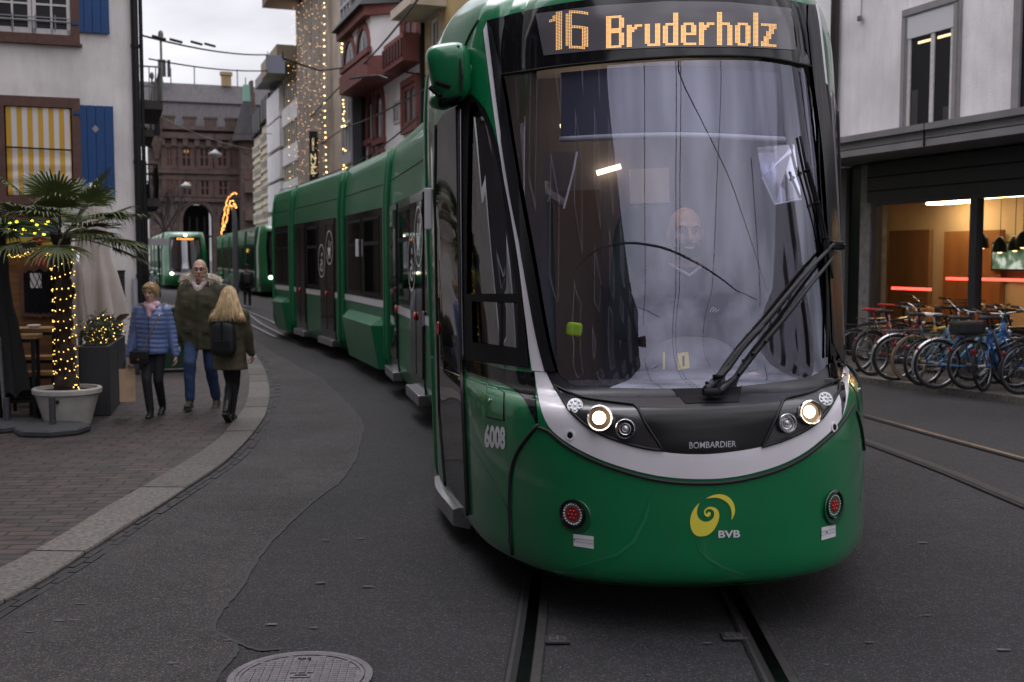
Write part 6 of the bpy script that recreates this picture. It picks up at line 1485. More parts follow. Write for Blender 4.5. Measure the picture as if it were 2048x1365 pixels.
bgc = M('canvas_beige', (.46, .40, .36), .95, var=.08, scale=3); blk = M('canvas_black', (.012, .012, .014), .9)
Y1 = 13.6; P = dp(188, 600, Y1); parasol((P.x, Y1, PZ), dp(188, 636, Y1).z, dp(170, 380, Y1).z, 54*Y1/F, bgc, 'closed beige parasol with hanging pleats behind the palm', 'closed beige parasols', 7)
Y1 = 12.9; P = dp(158, 600, Y1); parasol((P.x, Y1, PZ), dp(158, 668, Y1).z, dp(158, 520, Y1).z, 20*Y1/F, bgc, 'smaller folded beige parasol between palm trunk and planter', 'closed beige parasols', 6)
Y1 = 11.9; P = dp(-12, 600, Y1); parasol((P.x, Y1, PZ), dp(0, 790, Y1).z, dp(0, 380, Y1).z, 52*Y1/F, blk, 'closed black parasol at the left edge of the picture', None, 7)
m = MB(); m.tube([pb+Vector((-.02, 0, .2)), pb+Vector((-.06, .02, .95))], .018, 10); tag(m.build('parasol_pole', alu), 'thin silver pole standing in the base at the left edge', 'pole')
# bar tables and benches
wood = M('table_wood', (.30, .17, .065), .55, var=.3, scale=3, stretch=(1, 12, 12), bump=.1, bscale=40)
def bar_table(p, L, Wd, H, rz, lab, cat='bar table', name='bar_table', grp=None, thick=.045):
    t = thing(name, lab, cat, p, rz, group=grp); m = MB(); n = 3
    for i in range(n): m.box((0, -Wd/2+Wd*(i+.5)/n, H-thick/2), (L, Wd/n-.008, thick), 0, .006)
    m.build('seat' if 'bench' in name or 'stool' in name else 'tabletop', wood, t, world=False)
    for kx in (-1, 1):
        for ky in (-1, 1): m = MB(); m.box((kx*(L/2-.05), ky*(Wd/2-.05), (H-thick)/2), (.035, .035, H-thick)); m.build('leg', iron, t, world=False)
    m = MB()
    for ky in (-1, 1): m.box((0, ky*(Wd/2-.05), H-thick-.02), (L-.14, .03, .035)); m.box((0, ky*(Wd/2-.05), .22), (L-.14, .03, .03))
    m.build('frame', iron, t, world=False); return t
def bt(u, v, Y):
    q = dp(u, v, Y); return (q.x, q.y, PZ)
def hz(u, v, Y): return dp(u, v, Y).z-PZ
ang = radians(12)
def tb(u, v, Y, L, W_, lab, *r): bar_table(bt(u, v, Y), L, W_, hz(u, v, Y), ang, lab, *r)
tb(66, 655, 12.75, .60, .42, 'wooden bar table beside the palm trunk, with a small bowl on it', 'bar table', 'bar_table', 'wooden bar tables')
tb(30, 669, 12.1, .50, .34, 'near wooden bar table at the left edge', 'bar table', 'bar_table', 'wooden bar tables')
tb(34, 745, 12.5, .46, .24, 'wooden bar bench under the near bar table', 'bench', 'bar_bench', 'wooden bar benches'); tb(86, 742, 12.55, .34, .24, 'wooden bar bench touching the palm trunk', 'bench', 'bar_bench', 'wooden bar benches')
tb(60, 712, 13.2, .75, .26, 'long wooden bar bench behind the other benches', 'bench', 'bar_bench', 'wooden bar benches'); tb(172, 692, 12.7, .20, .22, 'wooden stool between palm trunk and planter', 'stool', 'bar_stool')
q = dp(68, 653, 12.7); m = MB(); m.lathe([(.05, 0), (.075, .03), (.07, .03), (.045, .006), (.001, .005)], (q.x, q.y, PZ+hz(66, 655, 12.75)+.001), 20); tag(m.build('bowl', sign_white, smooth=True), 'small pale bowl on the wooden bar table beside the palm', 'bowl')
# wooden kiosk with blue sign, garland and ribbon
KY = 13.9; KW = Wall((dp(-60, 600, KY-.35).x, KY-.35), (.975, .22)); 
if KW.n.y > 0: KW.n = -KW.n
k = thing('market_kiosk', 'brown wooden Christmas kiosk with blue lit sign behind the bar tables', 'kiosk', KW.pt(0, 0)); kz = lambda u, v: KW.sz(u, v)
a1 = kz(122, 600)[0]; zt = kz(60, 500)[1]; m = MB(); m.wbox(KW, -1.2, a1, PZ, zt, -1.1, 0)
m.build('wall', M('kiosk_wood', (.20, .095, .035), .6, var=.3, scale=2.5, stretch=(1, 1, 8)), k)
q0, zz0 = kz(46, 632); q1, zz1 = kz(118, 540); m = MB(); cx_ = (q0+q1)/2; hw = (q1-q0)/2; Pn = []
for i in range(33): x = -1+2*i/32; Pn.append((cx_+hw*x, zz0-.03*(1-abs(x))*abs(cos(x*3*pi))))
for i in range(33): x = 1-2*i/32; Pn.append((cx_+hw*x, zz1+.05*(1-x*x)+.02*cos(x*3*pi)))
m.prism([KW.pt(a, z, 0) for a, z in Pn], KW.n*.06, KW.n*0.001); wf = m.build('window', frame_br, k)
m = MB(); m.prism([KW.pt(cx_+(a-cx_)*.84, (zz0+zz1)/2+(z-(zz0+zz1)/2)*.84, .061) for a, z in Pn], KW.n*.006, KW.n*0); m.build('pane', pane_m, wf)
m = MB()
for i in range(-3, 6):
    for s_ in (1, -1): x0 = cx_+hw*.8*(i/3); m.tube([KW.pt(max(cx_-hw*.8, min(cx_+hw*.8, x0)), zz0+.05, .07), KW.pt(max(cx_-hw*.8, min(cx_+hw*.8, x0+s_*hw*.9)), zz1-.03, .07)], .006, 4)
m.build('lattice', black_m, wf)
m = MB(); m.wbox(KW, cx_-hw*.5, cx_+hw*.1, zz1-.22, zz1-.04, .068, .071); m.build('price_list', sign_white, wf)
z0, z1 = kz(60, 490)[1], kz(60, 440)[1]; m = MB(); m.wbox(KW, -1.2, a1+.02, z0, z1, .02, .12); sg = m.build('sign_board', M('sign_blue', (.01, .06, .26), .5), k)
m = MB(); m.wbox(KW, -1.2, a1+.02, z0-.02, z0+.09, .12, .15); m.build('valance', M('valance_yellow', (.55, .42, .05), .7), sg)
m = MB(); m.wbox(KW, -1.3, a1+.1, z1, z1+.10, -1.1, .3); m.build('roof', frame_br, k)
yb = M('yellow_lamp', (1, .9, .1), .4, emit=(.95, .80, .03), estr=2.2); m = MB()
for i in range(46):
    a = -.2+(a1+.1)*i/45; m.ell(KW.pt(a, z0+.15+.035*sin(i*1.7)+(.12 if i % 4 == 0 else 0)+(.10 if i % 7 == 3 else 0), .14), (.020, .012, .014), 6, 4)
o = m.build('sign_lamps', yb, sg); o['kind'] = 'stuff'
P = []
for i in range(3):
    x0 = -.1+i*(a1+.05)/2.4; x1 = x0+(a1+.05)/2.4
    for j in range(30): t_ = j/29; P.append(KW.pt(x0+(x1-x0)*t_, kz(60, 497)[1]-.16*4*t_*(1-t_)*.6+rp.uniform(-.02, .02), .17+rp.uniform(-.02, .03)))
string('light_garland', P, .011, 'green garland with golden lights swagged across the wooden kiosk', 'garland', wire=False)
g = COL.objects['light_garland']; m = MB()
for p in P:
    for j in range(9): e = Vector((rp.uniform(-1, 1), rp.uniform(-1, 1), rp.uniform(-1, 1))).normalized(); w2 = e.orthogonal().normalized()*.006; m.add([p-w2, p+e*.05, p+w2], [(0, 1, 2)])
m.build('fir_twigs', shm, g)
a, z = kz(86, 482); m = MB()
for s_ in (-1, 1): m.add([KW.pt(a-.02, z, .2), KW.pt(a+.02, z, .2), KW.pt(a+.02+s_*.035, z-.30, .21), KW.pt(a-.02+s_*.035, z-.27, .21)], [(0, 1, 2, 3)]); m.ell(KW.pt(a+s_*.045, z+.02, .2), (.045, .012, .025), 8, 5)
tag(m.build('ribbon_bow', M('ribbon_red', (.45, .02, .02), .6)), 'red ribbon bow hanging on the kiosk garland', 'ribbon')
# wheeled bin
p = on(352, 742); t = thing('wheelie_bin', 'dark green wheeled bin behind the walkers at the house corner', 'bin', p, .3)
m = MB(); m.prism([(-.26, -.28, 0), (.26, -.28, 0), (.26, .28, 0), (-.26, .28, 0)], (0, 0, .10), (0, 0, .02)); 
V = [(-.22, -.24, .06), (.22, -.24, .06), (.22, .26, .06), (-.22, .26, .06), (-.29, -.34, .95), (.29, -.34, .95), (.29, .34, .95), (-.29, .34, .95)]; m = MB(); m.add(V, [(3, 2, 1, 0), (4, 5, 6, 7), (0, 1, 5, 4), (1, 2, 6, 5), (2, 3, 7, 6), (3, 0, 4, 7)]); bn = M('bin_green', (.018, .05, .028), .5); m.build('body', bn, t, world=False)
m = MB(); m.box((0, 0, .985), (.62, .72, .06), 0, .02); m.build('lid', bn, t, world=False)
for k_ in (-1, 1): m = MB(); m.lathe([(.03, -.03), (.10, -.03), (.11, 0), (.10, .03), (.03, .03)], (k_*.27, -.16, .11), 20, R=Matrix.Rotation(pi/2, 3, 'Y')); m.build('wheel', rubber, t, True, world=False)
# ------------------------------------------------------------------ bicycles parked along the right-hand pavement
spoke = M('spoke_steel', (.5, .5, .52), .3, 1); rimm = M('rim_alu', (.45, .45, .47), .3, 1); tyre = M('tyre_black', (.015, .015, .016), .75); grip = M('grip_black', (.02, .02, .022), .7)
def bicycle(label, loc, rz, lean, col, tyre_c=None, fender=None, saddle_c=None, city=True, basket=False, box=None, r=.325, turn=0.0):
    t = thing('bicycle', label, 'bicycle', loc, rz, group='bicycles parked by the shop'); t.rotation_euler = (lean, 0, rz)
    fm = M('bike_%02d%02d%02d' % tuple(int(c*99) for c in col), col, .3, coat=.7)
    A, B = Vector((-.52, 0, r)), Vector((.54, 0, r)); bb = Vector((-.06, 0, .28)); st = Vector((-.20, 0, .78)); hd = Vector((.34, 0, .86)); hl = Vector((.37, 0, .68))
    m = MB(); tr = .019
    for a, b, q in ((st, bb, tr), (bb, hl, tr+.003), (hd, hl, tr+.002)): m.tube([a, b], q, 8)
    m.tube([st+Vector((0, 0, -.06)), hd+Vector((0, 0, -.05))] if not city else [bb.lerp(st, .45), hl+Vector((-.01, 0, .05))], tr, 8)
    for s in (-1, 1): m.tube([bb+Vector((0, .03*s, 0)), A+Vector((0, .055*s, 0))], .010, 6); m.tube([st+Vector((0, .015*s, -.05)), A+Vector((0, .055*s, 0))], .009, 6)
    m.build('frame', fm, t, True, world=False)
    R = Matrix.Rotation(turn, 3, 'Z'); piv = Vector((.38, 0, 0)); tw = lambda p: R@(Vector(p)-piv)+piv
    m = MB()
    for s in (-1, 1): m.tube([tw(hl+Vector((0, .045*s, 0))), tw(hl.lerp(B, .5)+Vector((-.01, .05*s, 0))), tw(B+Vector((0, .05*s, 0)))], .011, 6)
    m.tube([tw(hl+Vector((0, -.05, 0))), tw(hl+Vector((0, .05, 0)))], .014, 6); m.build('fork', fm, t, True, world=False)
    for c, f in ((A, False), (B, True)):
        cc = tw(c) if f else c; Rw = (R if f else Matrix.Identity(3))@Matrix.Rotation(pi/2, 3, 'X')
        w_ = bpy.data.objects.new('wheel', None); COL.objects.link(w_); w_.parent = t; w_.location = cc
        def tor(R0, rr, n=36, k=6):
            m = MB()
            for i in range(n):
                for j in range(k): a, b = 2*pi*i/n, 2*pi*j/k; m.v.append(tuple(Rw@Vector(((R0+rr*cos(b))*cos(a), (R0+rr*cos(b))*sin(a), rr*1.0*sin(b)))))
            for i in range(n):
                for j in range(k): m.f.append((i*k+j, ((i+1) % n)*k+j, ((i+1) % n)*k+(j+1) % k, i*k+(j+1) % k)); m.m.append(0)
            return m
        tor(r-.018, .020).build('tyre', tyre_c or tyre, w_, True, world=False); tor(r-.045, .011, 36, 4).build('rim', rimm, w_, True, world=False)
        m = MB()
        for i in range(16): a = 2*pi*i/16; m.tube([Rw@Vector((cos(a+.5)*.018, sin(a+.5)*.018, .03*(-1)**i)), Rw@Vector((cos(a)*(r-.05), sin(a)*(r-.05), 0))], .0016, 3, cap=False)
        m.tube([Rw@Vector((0, 0, -.05)), Rw@Vector((0, 0, .05))], .02, 8); m.build('spokes', spoke, w_, world=False)
        if fender is not None:
            m = MB(); a0, a1 = (radians(20), radians(200)) if not f else (radians(-5), radians(150)); n = 16; V = []
            for i in range(n+1):
                a = a0+(a1-a0)*i/n; rr = r+.022
                for y, dr in ((-.026, -.008), (-.014, .004), (.014, .004), (.026, -.008)): V.append(tw((c.x+cos(a)*(rr+dr), y, c.z+sin(a)*(rr+dr))) if f else Vector((c.x+cos(a)*(rr+dr), y, c.z+sin(a)*(rr+dr))))
            m.add(V, [(4*i+j, 4*i+j+1, 4*i+5+j, 4*i+4+j) for i in range(n) for j in range(3)]); m.build('mudguard', fender, t, True, world=False)
    m = MB(); top = hd+Vector((-.02, 0, .10)); m.tube([hd, top], .014, 8)
    H = [(-.10, -.27, .10), (-.02, -.22, .09), (.04, -.10, .02), (.02, 0, 0), (.04, .10, .02), (-.02, .22, .09), (-.10, .27, .10)] if city else [(.0, -.29, .03), (.01, -.15, .02), (.03, 0, 0), (.01, .15, .02), (.0, .29, .03)]
    P = [tw(top+Vector(h_)) for h_ in H]; m.tube(P, .012, 8); hb = m.build('handlebar', rimm, t, True, world=False)
    m = MB()
    for s in (0, 1): a, b = (P[0], P[1]) if s == 0 else (P[-1], P[-2]); m.tube([a+(a-b).normalized()*.02, a.lerp(b, .95)], .017, 8)
    m.build('grips', grip, hb, world=False)
    m = MB(); m.tube([P[2], P[2]+Vector((.08, 0, -.05)), hl+Vector((.04, .02, 0))], .004, 4); m.tube([P[-3], P[-3]+Vector((.09, 0, -.06)), hl+Vector((.04, -.02, 0))], .004, 4); m.build('cables', grip, hb, world=False)
    m = MB(); m.tube([st, st+Vector((-.03, 0, .13))], .013, 8)
    rg = [(.155, .016, 0), (.06, .028, .006), (-.02, .05, .01), (-.08, .085, .018), (-.125, .075, .016)]; V = []
    c = st+Vector((-.05, 0, .145))
    for x, w_, z in rg: V += [c+Vector((x, -w_, z-.02)), c+Vector((x, -w_*.8, z+.012)), c+Vector((x, 0, z+.02)), c+Vector((x, w_*.8, z+.012)), c+Vector((x, w_, z-.02))]
    m.add(V, [(5*i+j, 5*i+j+1, 5*i+6+j, 5*i+5+j) for i in range(4) for j in range(4)]+[(0, 5, 10, 15, 20, 24, 19, 14, 9, 4), (0, 4, 3, 2, 1), (20, 21, 22, 23, 24)]); m.build('saddle', saddle_c or grip, t, True, world=False)
    m = MB(); n = 22; m.lathe([(.075, -.004), (.088, 0), (.075, .004)], bb+Vector((0, -.045, 0)), n, R=Matrix.Rotation(pi/2, 3, 'X'))
    for s, a in ((-1, .7), (1, .7+pi)): e = bb+Vector((cos(a)*.165, .07*s, sin(a)*.165)); m.tube([bb+Vector((0, .06*s, 0)), e], .011, 6); m.box(e+Vector((0, .045*s, 0)), (.09, .07, .02))
    for s in (-1, 1): m.tube([bb+Vector((0, -.045, .08*s)), A+Vector((0, -.045, .035*s))], .005, 4)
    m.build('crankset', M('crank_dark', (.10, .10, .11), .4, .8), t, world=False)
    m = MB(); rk = Vector((-.56, 0, 2*r+.06))
    for y in (-.05, 0, .05): m.tube([st+Vector((-.02, y*.3, -.06)), rk+Vector((.15, y, 0)), rk+Vector((-.18, y, 0))], .006, 5)
    for s in (-1, 1): m.tube([rk+Vector((-.1, .05*s, 0)), A+Vector((0, .06*s, 0))], .006, 5)
    m.build('carrier', grip if not city else rimm, t, world=False)
    if box is not None: m = MB(); m.box(rk+Vector((-.02, 0, .10)), (.36, .28, .17), 0, .04); m.build('pannier_bag', box, t, world=False)
    if basket:
        m = MB(); c = tw((.60, 0, .93)); 
        for k_ in range(5): z = -.10+.05*k_; w_ = .12+.012*k_; m.tube([c+Vector(p) for p in ((-w_, -w_*1.3, z), (w_, -w_*1.3, z), (w_, w_*1.3, z), (-w_, w_*1.3, z), (-w_, -w_*1.3, z))], .005, 4)
        for k_ in range(8):
            for a, b in (((-1+k_/3.5), -1), ((-1+k_/3.5), 1)): m.tube([c+Vector((.12*a, .156*b, -.10)), c+Vector((.168*a, .218*b, .10))], .004, 4)
        m.build('basket', grip, t, world=False)
    m = MB(); q = tw(hl+Vector((.07, 0, .06))); m.ell(q, (.035, .03, .035), 10, 6); m.build('front_lamp', lens, t, True, world=False)
    m = MB(); m.ell(Vector((-.80, 0, r+.20)), (.015, .03, .035), 8, 6); m.build('rear_light', red_lens, t, world=False)
    m = MB(); m.tube([bb+Vector((-.12, .03, 0)), (-.22, .16, .0)], .009, 5); m.build('kick_stand', grip, t, world=False)
    return t
FZ = .086
chromef = M('fender_silver', (.62, .62, .64), .25, .7); tan = M('tyre_tan', (.30, .20, .12), .8); redm = M('saddle_red', (.45, .02, .03), .6); whitef = M('fender_white', (.7, .7, .7), .4)
def bike_at(u, v, a, label, front=False, **kw):
    """u, v: the pixel where the wheel nearest the road touches the pavement"""
    p = gp(u, v, FZ); rz = radians(a+rnd.uniform(-8, 8)); d = Vector((cos(rz), sin(rz), 0)); 
    loc = p+d*.52 if not front else p-d*.54
    return bicycle(label, loc, rz, kw.pop('lean', rnd.uniform(-.12, .12)), turn=rnd.uniform(-.4, .4), **kw)
BK = [
 (1712, 744, 14, 'black bicycle with a red saddle, leftmost beside the tram', dict(col=(.02, .02, .022), saddle_c=redm, city=False)),
 (1745, 752, 16, 'dark red bicycle beside the red-saddled one near the tram', dict(col=(.22, .012, .018), fender=grip, city=True)),
 (1789, 762, 8, 'bicycle with silver mudguards left of the yellow bicycle', dict(col=(.05, .05, .055), fender=chromef)),
 (1818, 762, 16, 'yellow bicycle with tan tyres among the parked bicycles', dict(col=(.62, .36, .01), tyre_c=tan, city=False, saddle_c=whitef)),
 (1846, 772, 20, 'pale blue bicycle right of the yellow bicycle', dict(col=(.16, .36, .52), city=False)),
 (1872, 778, 10, 'light blue town bicycle with bright silver mudguards', dict(col=(.03, .20, .50), fender=chromef, city=True)),
 (1938, 780, 18, 'black bicycle with a black bag on its carrier', dict(col=(.03, .03, .035), city=True, box=M('bag_black', (.015, .015, .017), .6))),
 (1968, 784, 40, 'blue bicycle turned to show its narrow wheel', dict(col=(.02, .14, .42), city=False)),
 (2040, 790, 14, 'bright blue diamond-frame bicycle at the right edge of the picture', dict(col=(.02, .16, .60), city=False)),
 (2105, 798, 12, 'dark grey bicycle cut by the right edge of the picture', dict(col=(.05, .05, .06), fender=grip)),
]
for u, v, a, lab, kw in BK: bike_at(u, v, a, lab, **kw)
BK2 = [
 (1735, 722, 8, 'red bicycle with a red saddle in the back row near the pier', dict(col=(.30, .015, .02), saddle_c=redm, basket=False)),
 (1800, 728, 12, 'black bicycle with a front basket in the back row', dict(col=(.02, .02, .024), basket=True)),
 (1860, 735, 6, 'grey bicycle in the back row behind the light blue one', dict(col=(.20, .20, .21), city=False)),
 (1915, 740, 14, 'sky blue bicycle in the back row below the shop mullion', dict(col=(.08, .30, .46), city=False)),
 (1975, 745, 10, 'black bicycle with an orange bag in the back row', dict(col=(.02, .02, .02), box=M('bag_orange', (.42, .09, .02), .7))),
 (2030, 752, 8, 'dark green bicycle in the back row at the right', dict(col=(.01, .06, .04), city=True, fender=grip)),
]
for u, v, a, lab, kw in BK2: bike_at(u, v, a, lab, **kw)
# ------------------------------------------------------------------ people
skin_m = M('skin', (.46, .27, .20), .5, var=.08, scale=30); skin2 = M('skin_fair', (.54, .34, .26), .5, var=.08, scale=30)
def ik(a, b, l1, l2, bend):
    a, b = Vector(a), Vector(b); d = b-a; L = min(d.length, l1+l2-.002); u = d.normalized(); x = (l1*l1-l2*l2+L*L)/(2*L); h_ = sqrt(max(0, l1*l1-x*x)); bd = Vector(bend); bd = (bd-u*bd.dot(u)).normalized(); return a+u*x+bd*h_
def hand(w_, d, palm_n, curl=.5, s=1.0):
    """palm and five separate fingers hanging from the wrist w_ in direction d"""
    w_, d, n = Vector(w_), Vector(d).normalized(), Vector(palm_n).normalized(); sd = d.cross(n).normalized(); out = []
    out.append(('e', w_+d*.045*s, (.040*s, .018*s, .050*s), Matrix((sd, n, d)).transposed().to_euler()))
    for i, l in enumerate((.068, .078, .072, .056)):
        b = w_+d*.082*s+sd*(-.027+.018*i)*s; k1 = (d*cos(curl)+n*sin(curl)).normalized(); k2 = (d*cos(curl*2.1)+n*sin(curl*2.1)).normalized(); m_ = b+k1*l*.52*s; out += [('c', b, m_, .0105*s, .0095*s), ('c', m_, m_+k2*l*.48*s, .0095*s, .0075*s)]
    b = w_+d*.03*s-sd*.036*s; t1 = b+(d*.6-sd*.6+n*.4).normalized()*.038*s; out += [('c', w_+d*.02*s-sd*.02*s, b, .016*s, .014*s), ('c', b, t1, .012*s, .0105*s), ('c', t1, t1+(d*.85-sd*.1+n*.45).normalized()*.028*s, .0105*s, .0085*s)]
    return out
def person(label, loc, rz, H, footL, footR, wristL, wristR, jacket, trousers, shoes, skin=skin_m, bald=False, look=0.0, curl=.6, seat=False, far=False, jh=.72, jw=1.0, vox=.011, headtilt=0.0, puffer=False, shoe_h=0.0, name='person', leg_r=1.0, jflare=1.0):
    k = H/1.75; t = thing(name, label, 'person', loc, rz)
    S_ = lambda p: Vector(p)*k
    hipL, hipR = Vector((.085, .01, .91)), Vector((-.085, .01, .91)); shL, shR = Vector((.175, .01, 1.395)), Vector((-.175, .01, 1.395))
    kL, kR = ik(hipL, footL, .43, .42, (0, -1, .0)), ik(hipR, footR, .43, .42, (0, -1, .0))
    eL, eR = ik(shL, wristL, .285, .26, (.35, 1, -.1)), ik(shR, wristR, .285, .26, (-.35, 1, -.1))
    HR_ = Euler((headtilt, 0, look)); RM = HR_.to_matrix(); hc = Vector((0, -.015, 1.625)); pv = Vector((0, .01, 1.52)); hp = lambda p: RM@(Vector(p)+hc-pv)+pv
    hd = [('e', hp((0, .008, .025)), (.076, .095, .096), HR_), ('e', hp((0, -.022, -.045)), (.060, .068, .075), HR_), ('e', hp((0, -.062, -.098)), (.026, .024, .020), HR_),
          ('c', hp((0, -.092, .012)), hp((0, -.112, -.030)), .010, .015), ('c', hp((-.012, -.098, -.033)), hp((.012, -.098, -.033)), .010, .010), ('c', hp((-.035, -.082, .030)), hp((.035, -.082, .030)), .014, .014),
          ('c', hp((-.018, -.088, -.066)), hp((.018, -.088, -.066)), .010, .010), ('e', hp((.040, -.062, -.022)), (.022, .022, .022), HR_), ('e', hp((-.040, -.062, -.022)), (.022, .022, .022), HR_),
          ('e', hp((.080, .010, -.008)), (.011, .020, .032), HR_), ('e', hp((-.080, .010, -.008)), (.011, .020, .032), HR_)]
    core = [('c', (0, .015, 1.40), hp((0, .02, -.06)), .056, .052), ('c', (0, .01, 1.38), (0, .01, .95), .085, .085), ('c', shL, shR, .05, .05), ('c', hipL, hipR, .06, .06)]
    for s_, e_, w_ in ((shL, eL, wristL), (shR, eR, wristR)): core += [('c', s_, e_, .036, .030), ('c', e_, w_, .030, .024)]
    for h_, n_, f_ in ((hipL, kL, footL), (hipR, kR, footR)): core += [('c', h_, n_, .055, .042), ('c', n_, f_, .042, .032)]
    fwd = Vector((0, -.25, 0))
    for w_, e_, sx in ((wristL, eL, 1), (wristR, eR, -1)): core += hand(w_, (Vector(w_)-e_).normalized()*.7+Vector((0, 0, -.3)) if not seat else (Vector(w_)-e_), (-sx*.9, -.2, 0) if not seat else (0, 0, -1), curl)
    def mk(name, items, mat, v=vox, sm=4, parent=t, fn=None):
        g = blob(items, v, sm)
        if fn: fn(g)
        g.v = [tuple(Vector(p)*k) for p in g.v]; return g.build(name, mat, parent, True, world=False)
    body = mk('body', hd+core, skin, .0075 if not far else .012, 3)
    ex = MB()
    for sx in (-1, 1): ex.ell(S_(hp((sx*.030, -.083, .008))), (.0125*k, .008*k, .0075*k), 10, 6)
    ex.build('eyes', M('eye_white', (.6, .58, .56), .2), t, True, world=False)
    ex = MB()
    for sx in (-1, 1): ex.ell(S_(hp((sx*.030, -.0895, .008))), (.006*k, .003*k, .006*k), 8, 5)
    ex.build('irises', black_m, t, world=False)
    ex = MB()
    for sx in (-1, 1): ex.tube([S_(hp((sx*.014, -.096, .024))), S_(hp((sx*.032, -.097, .030))), S_(hp((sx*.052, -.080, .022)))], [.004*k, .0045*k, .002*k], 5)
    ex.build('eyebrows', M('brow', (.10, .06, .035), .9), t, world=False)
    ex = MB(); ex.tube([S_(hp((-.024, -.092, -.064))), S_(hp((-.008, -.100, -.062))), S_(hp((.008, -.100, -.062))), S_(hp((.024, -.092, -.064)))], [.002*k, .005*k, .005*k, .002*k], 6); ex.build('lips', M('lips', (.30, .11, .10), .4), t, True, world=False)
    # jacket: torso loft and sleeves
    jz = jh; tor = [('l', [(0, .01, jz, .185*jw*jflare, .150*jw*jflare), (0, .01, jz+.12, .190*jw, .150*jw), (0, .005, 1.02, .178*jw, .140*jw), (0, .0, 1.20, .190*jw, .148*jw), (0, .005, 1.34, .188*jw, .135*jw), (0, .012, 1.42, .145*jw, .105*jw), (0, .015, 1.47, .085, .078)])]
    for s_, e_, w_ in ((shL, eL, wristL), (shR, eR, wristR)):
        tor += [('c', Vector(s_)+Vector((0, 0, -.01)), e_, .074*jw, .062*jw), ('c', e_, Vector(e_).lerp(Vector(w_), .93), .062*jw, .047*jw)]
    def fold(g):
        rq = random.Random(len(g.v)); 
        for i, p in enumerate(g.v):
            x, y, z = p
            if puffer: d_ = .0085*abs(sin(z*52+.4*sin(x*9)))-.004
            else: d_ = .005*sin(z*17+x*41)*sin(x*23-z*9+y*19)+.0015*sin(z*61+x*25)
            q = Vector((x, y-.005, 0)); q = q.normalized() if q.length > 1e-4 else Vector((0, 0, 0)); g.v[i] = (x+q.x*d_, y+q.y*d_, z)
    j = mk('jacket', tor, jacket, vox, 3, fn=fold)
    pel = [('l', [(0, .012, .82, .145, .105), (0, .012, .90, .155, .118), (0, .01, 1.0, .15, .11)])]
    for h_, n_, f_ in ((hipL, kL, footL), (hipR, kR, footR)): pel += [('c', h_, n_, .088*leg_r, .064*leg_r), ('c', n_, Vector(n_).lerp(Vector(f_), .97), .064*leg_r, .050*leg_r)]
    mk('trousers', pel, trousers, vox, 3, fn=fold if not puffer else None)
    if not seat:
        for f_, n_ in ((footL, kL), (footR, kR)):
            sh = (Vector(f_)-Vector(n_)).normalized(); toe = Vector((0, -1, 0)); toe = (toe-sh*toe.dot(sh)).normalized(); dn = -sh.cross(toe).cross(toe)
            dn = sh; b = Vector(f_)
            its = [('c', b+dn*.035+toe*-.02, b+dn*.048+toe*.10, .040, .036), ('e', b+dn*.055+toe*.135, (.040, .05, .026)), ('c', b-dn*.05*(1+shoe_h), b+dn*.03, .046, .044)]
            o = mk('shoe', its, shoes, .008, 3); 
            sp = MB(); c = b+dn*.083+toe*.055; sdv = toe.cross(dn).normalized()
            pl = [(-.10, .034), (-.05, .036), (.03, .042), (.09, .044), (.135, .03), (.15, .0), (.135, -.03), (.09, -.042), (.03, -.040), (-.05, -.036), (-.10, -.034)]
            sp.prism([S_(c+toe*a+sdv*w_) for a, w_ in pl], dn*-.012*k, dn*.012*k); sp.build('sole', M('sole', (.03, .03, .03), .7), o, world=False)
    t['k'] = k; del t['k']
    return t, k, hp, mk, (eL, eR)
olive = M('parka_olive', (.050, .046, .022), .8, var=.15, scale=6); jeans = M('jeans_blue', (.022, .048, .115), .8, var=.3, scale=5); jeans_d = M('trousers_black', (.012, .012, .015), .75); bluej = M('puffer_blue', (.115, .16, .33), .38, var=.12, scale=7); olive2 = M('coat_olive', (.060, .050, .026), .8, var=.15, scale=6)
shoe_b = M('shoe_black', (.014, .013, .013), .35); shoe_o = M('shoe_olive', (.045, .045, .025), .7); fur = M('fur_beige', (.52, .45, .37), .95, var=.3, scale=40); blond = M('hair_blond', (.42, .28, .13), .5, var=.35, scale=22, stretch=(1, 1, .12)); blond2 = M('hair_short_blond', (.40, .27, .13), .55, var=.3, scale=25)
def furring(mk_t, k, pts, r, name, mat, parent, n=1500, L=.05):
    m = MB(); rq = random.Random(4)
    for i in range(n):
        x = rq.random()*(len(pts)-1); a = int(x); c = Vector(pts[a]).lerp(Vector(pts[min(a+1, len(pts)-1)]), x-a); e = Vector((rq.gauss(0, 1), rq.gauss(0, 1), rq.gauss(0, 1))).normalized()
        p = c+e*r*.75; w_ = e.orthogonal().normalized()*.005; l = L*rq.uniform(.6, 1.2); m.add([(p-w_)*k, (p+w_)*k, (p+e*l+Vector((0, 0, -.01)))*k], [(0, 1, 2)])
    m.tube([Vector(p)*k for p in pts], r*.85*k, 8); return m.build(name, mat, parent, world=False)
def at_px(u, v, z=PZ): p = gp(u, v, z); return p
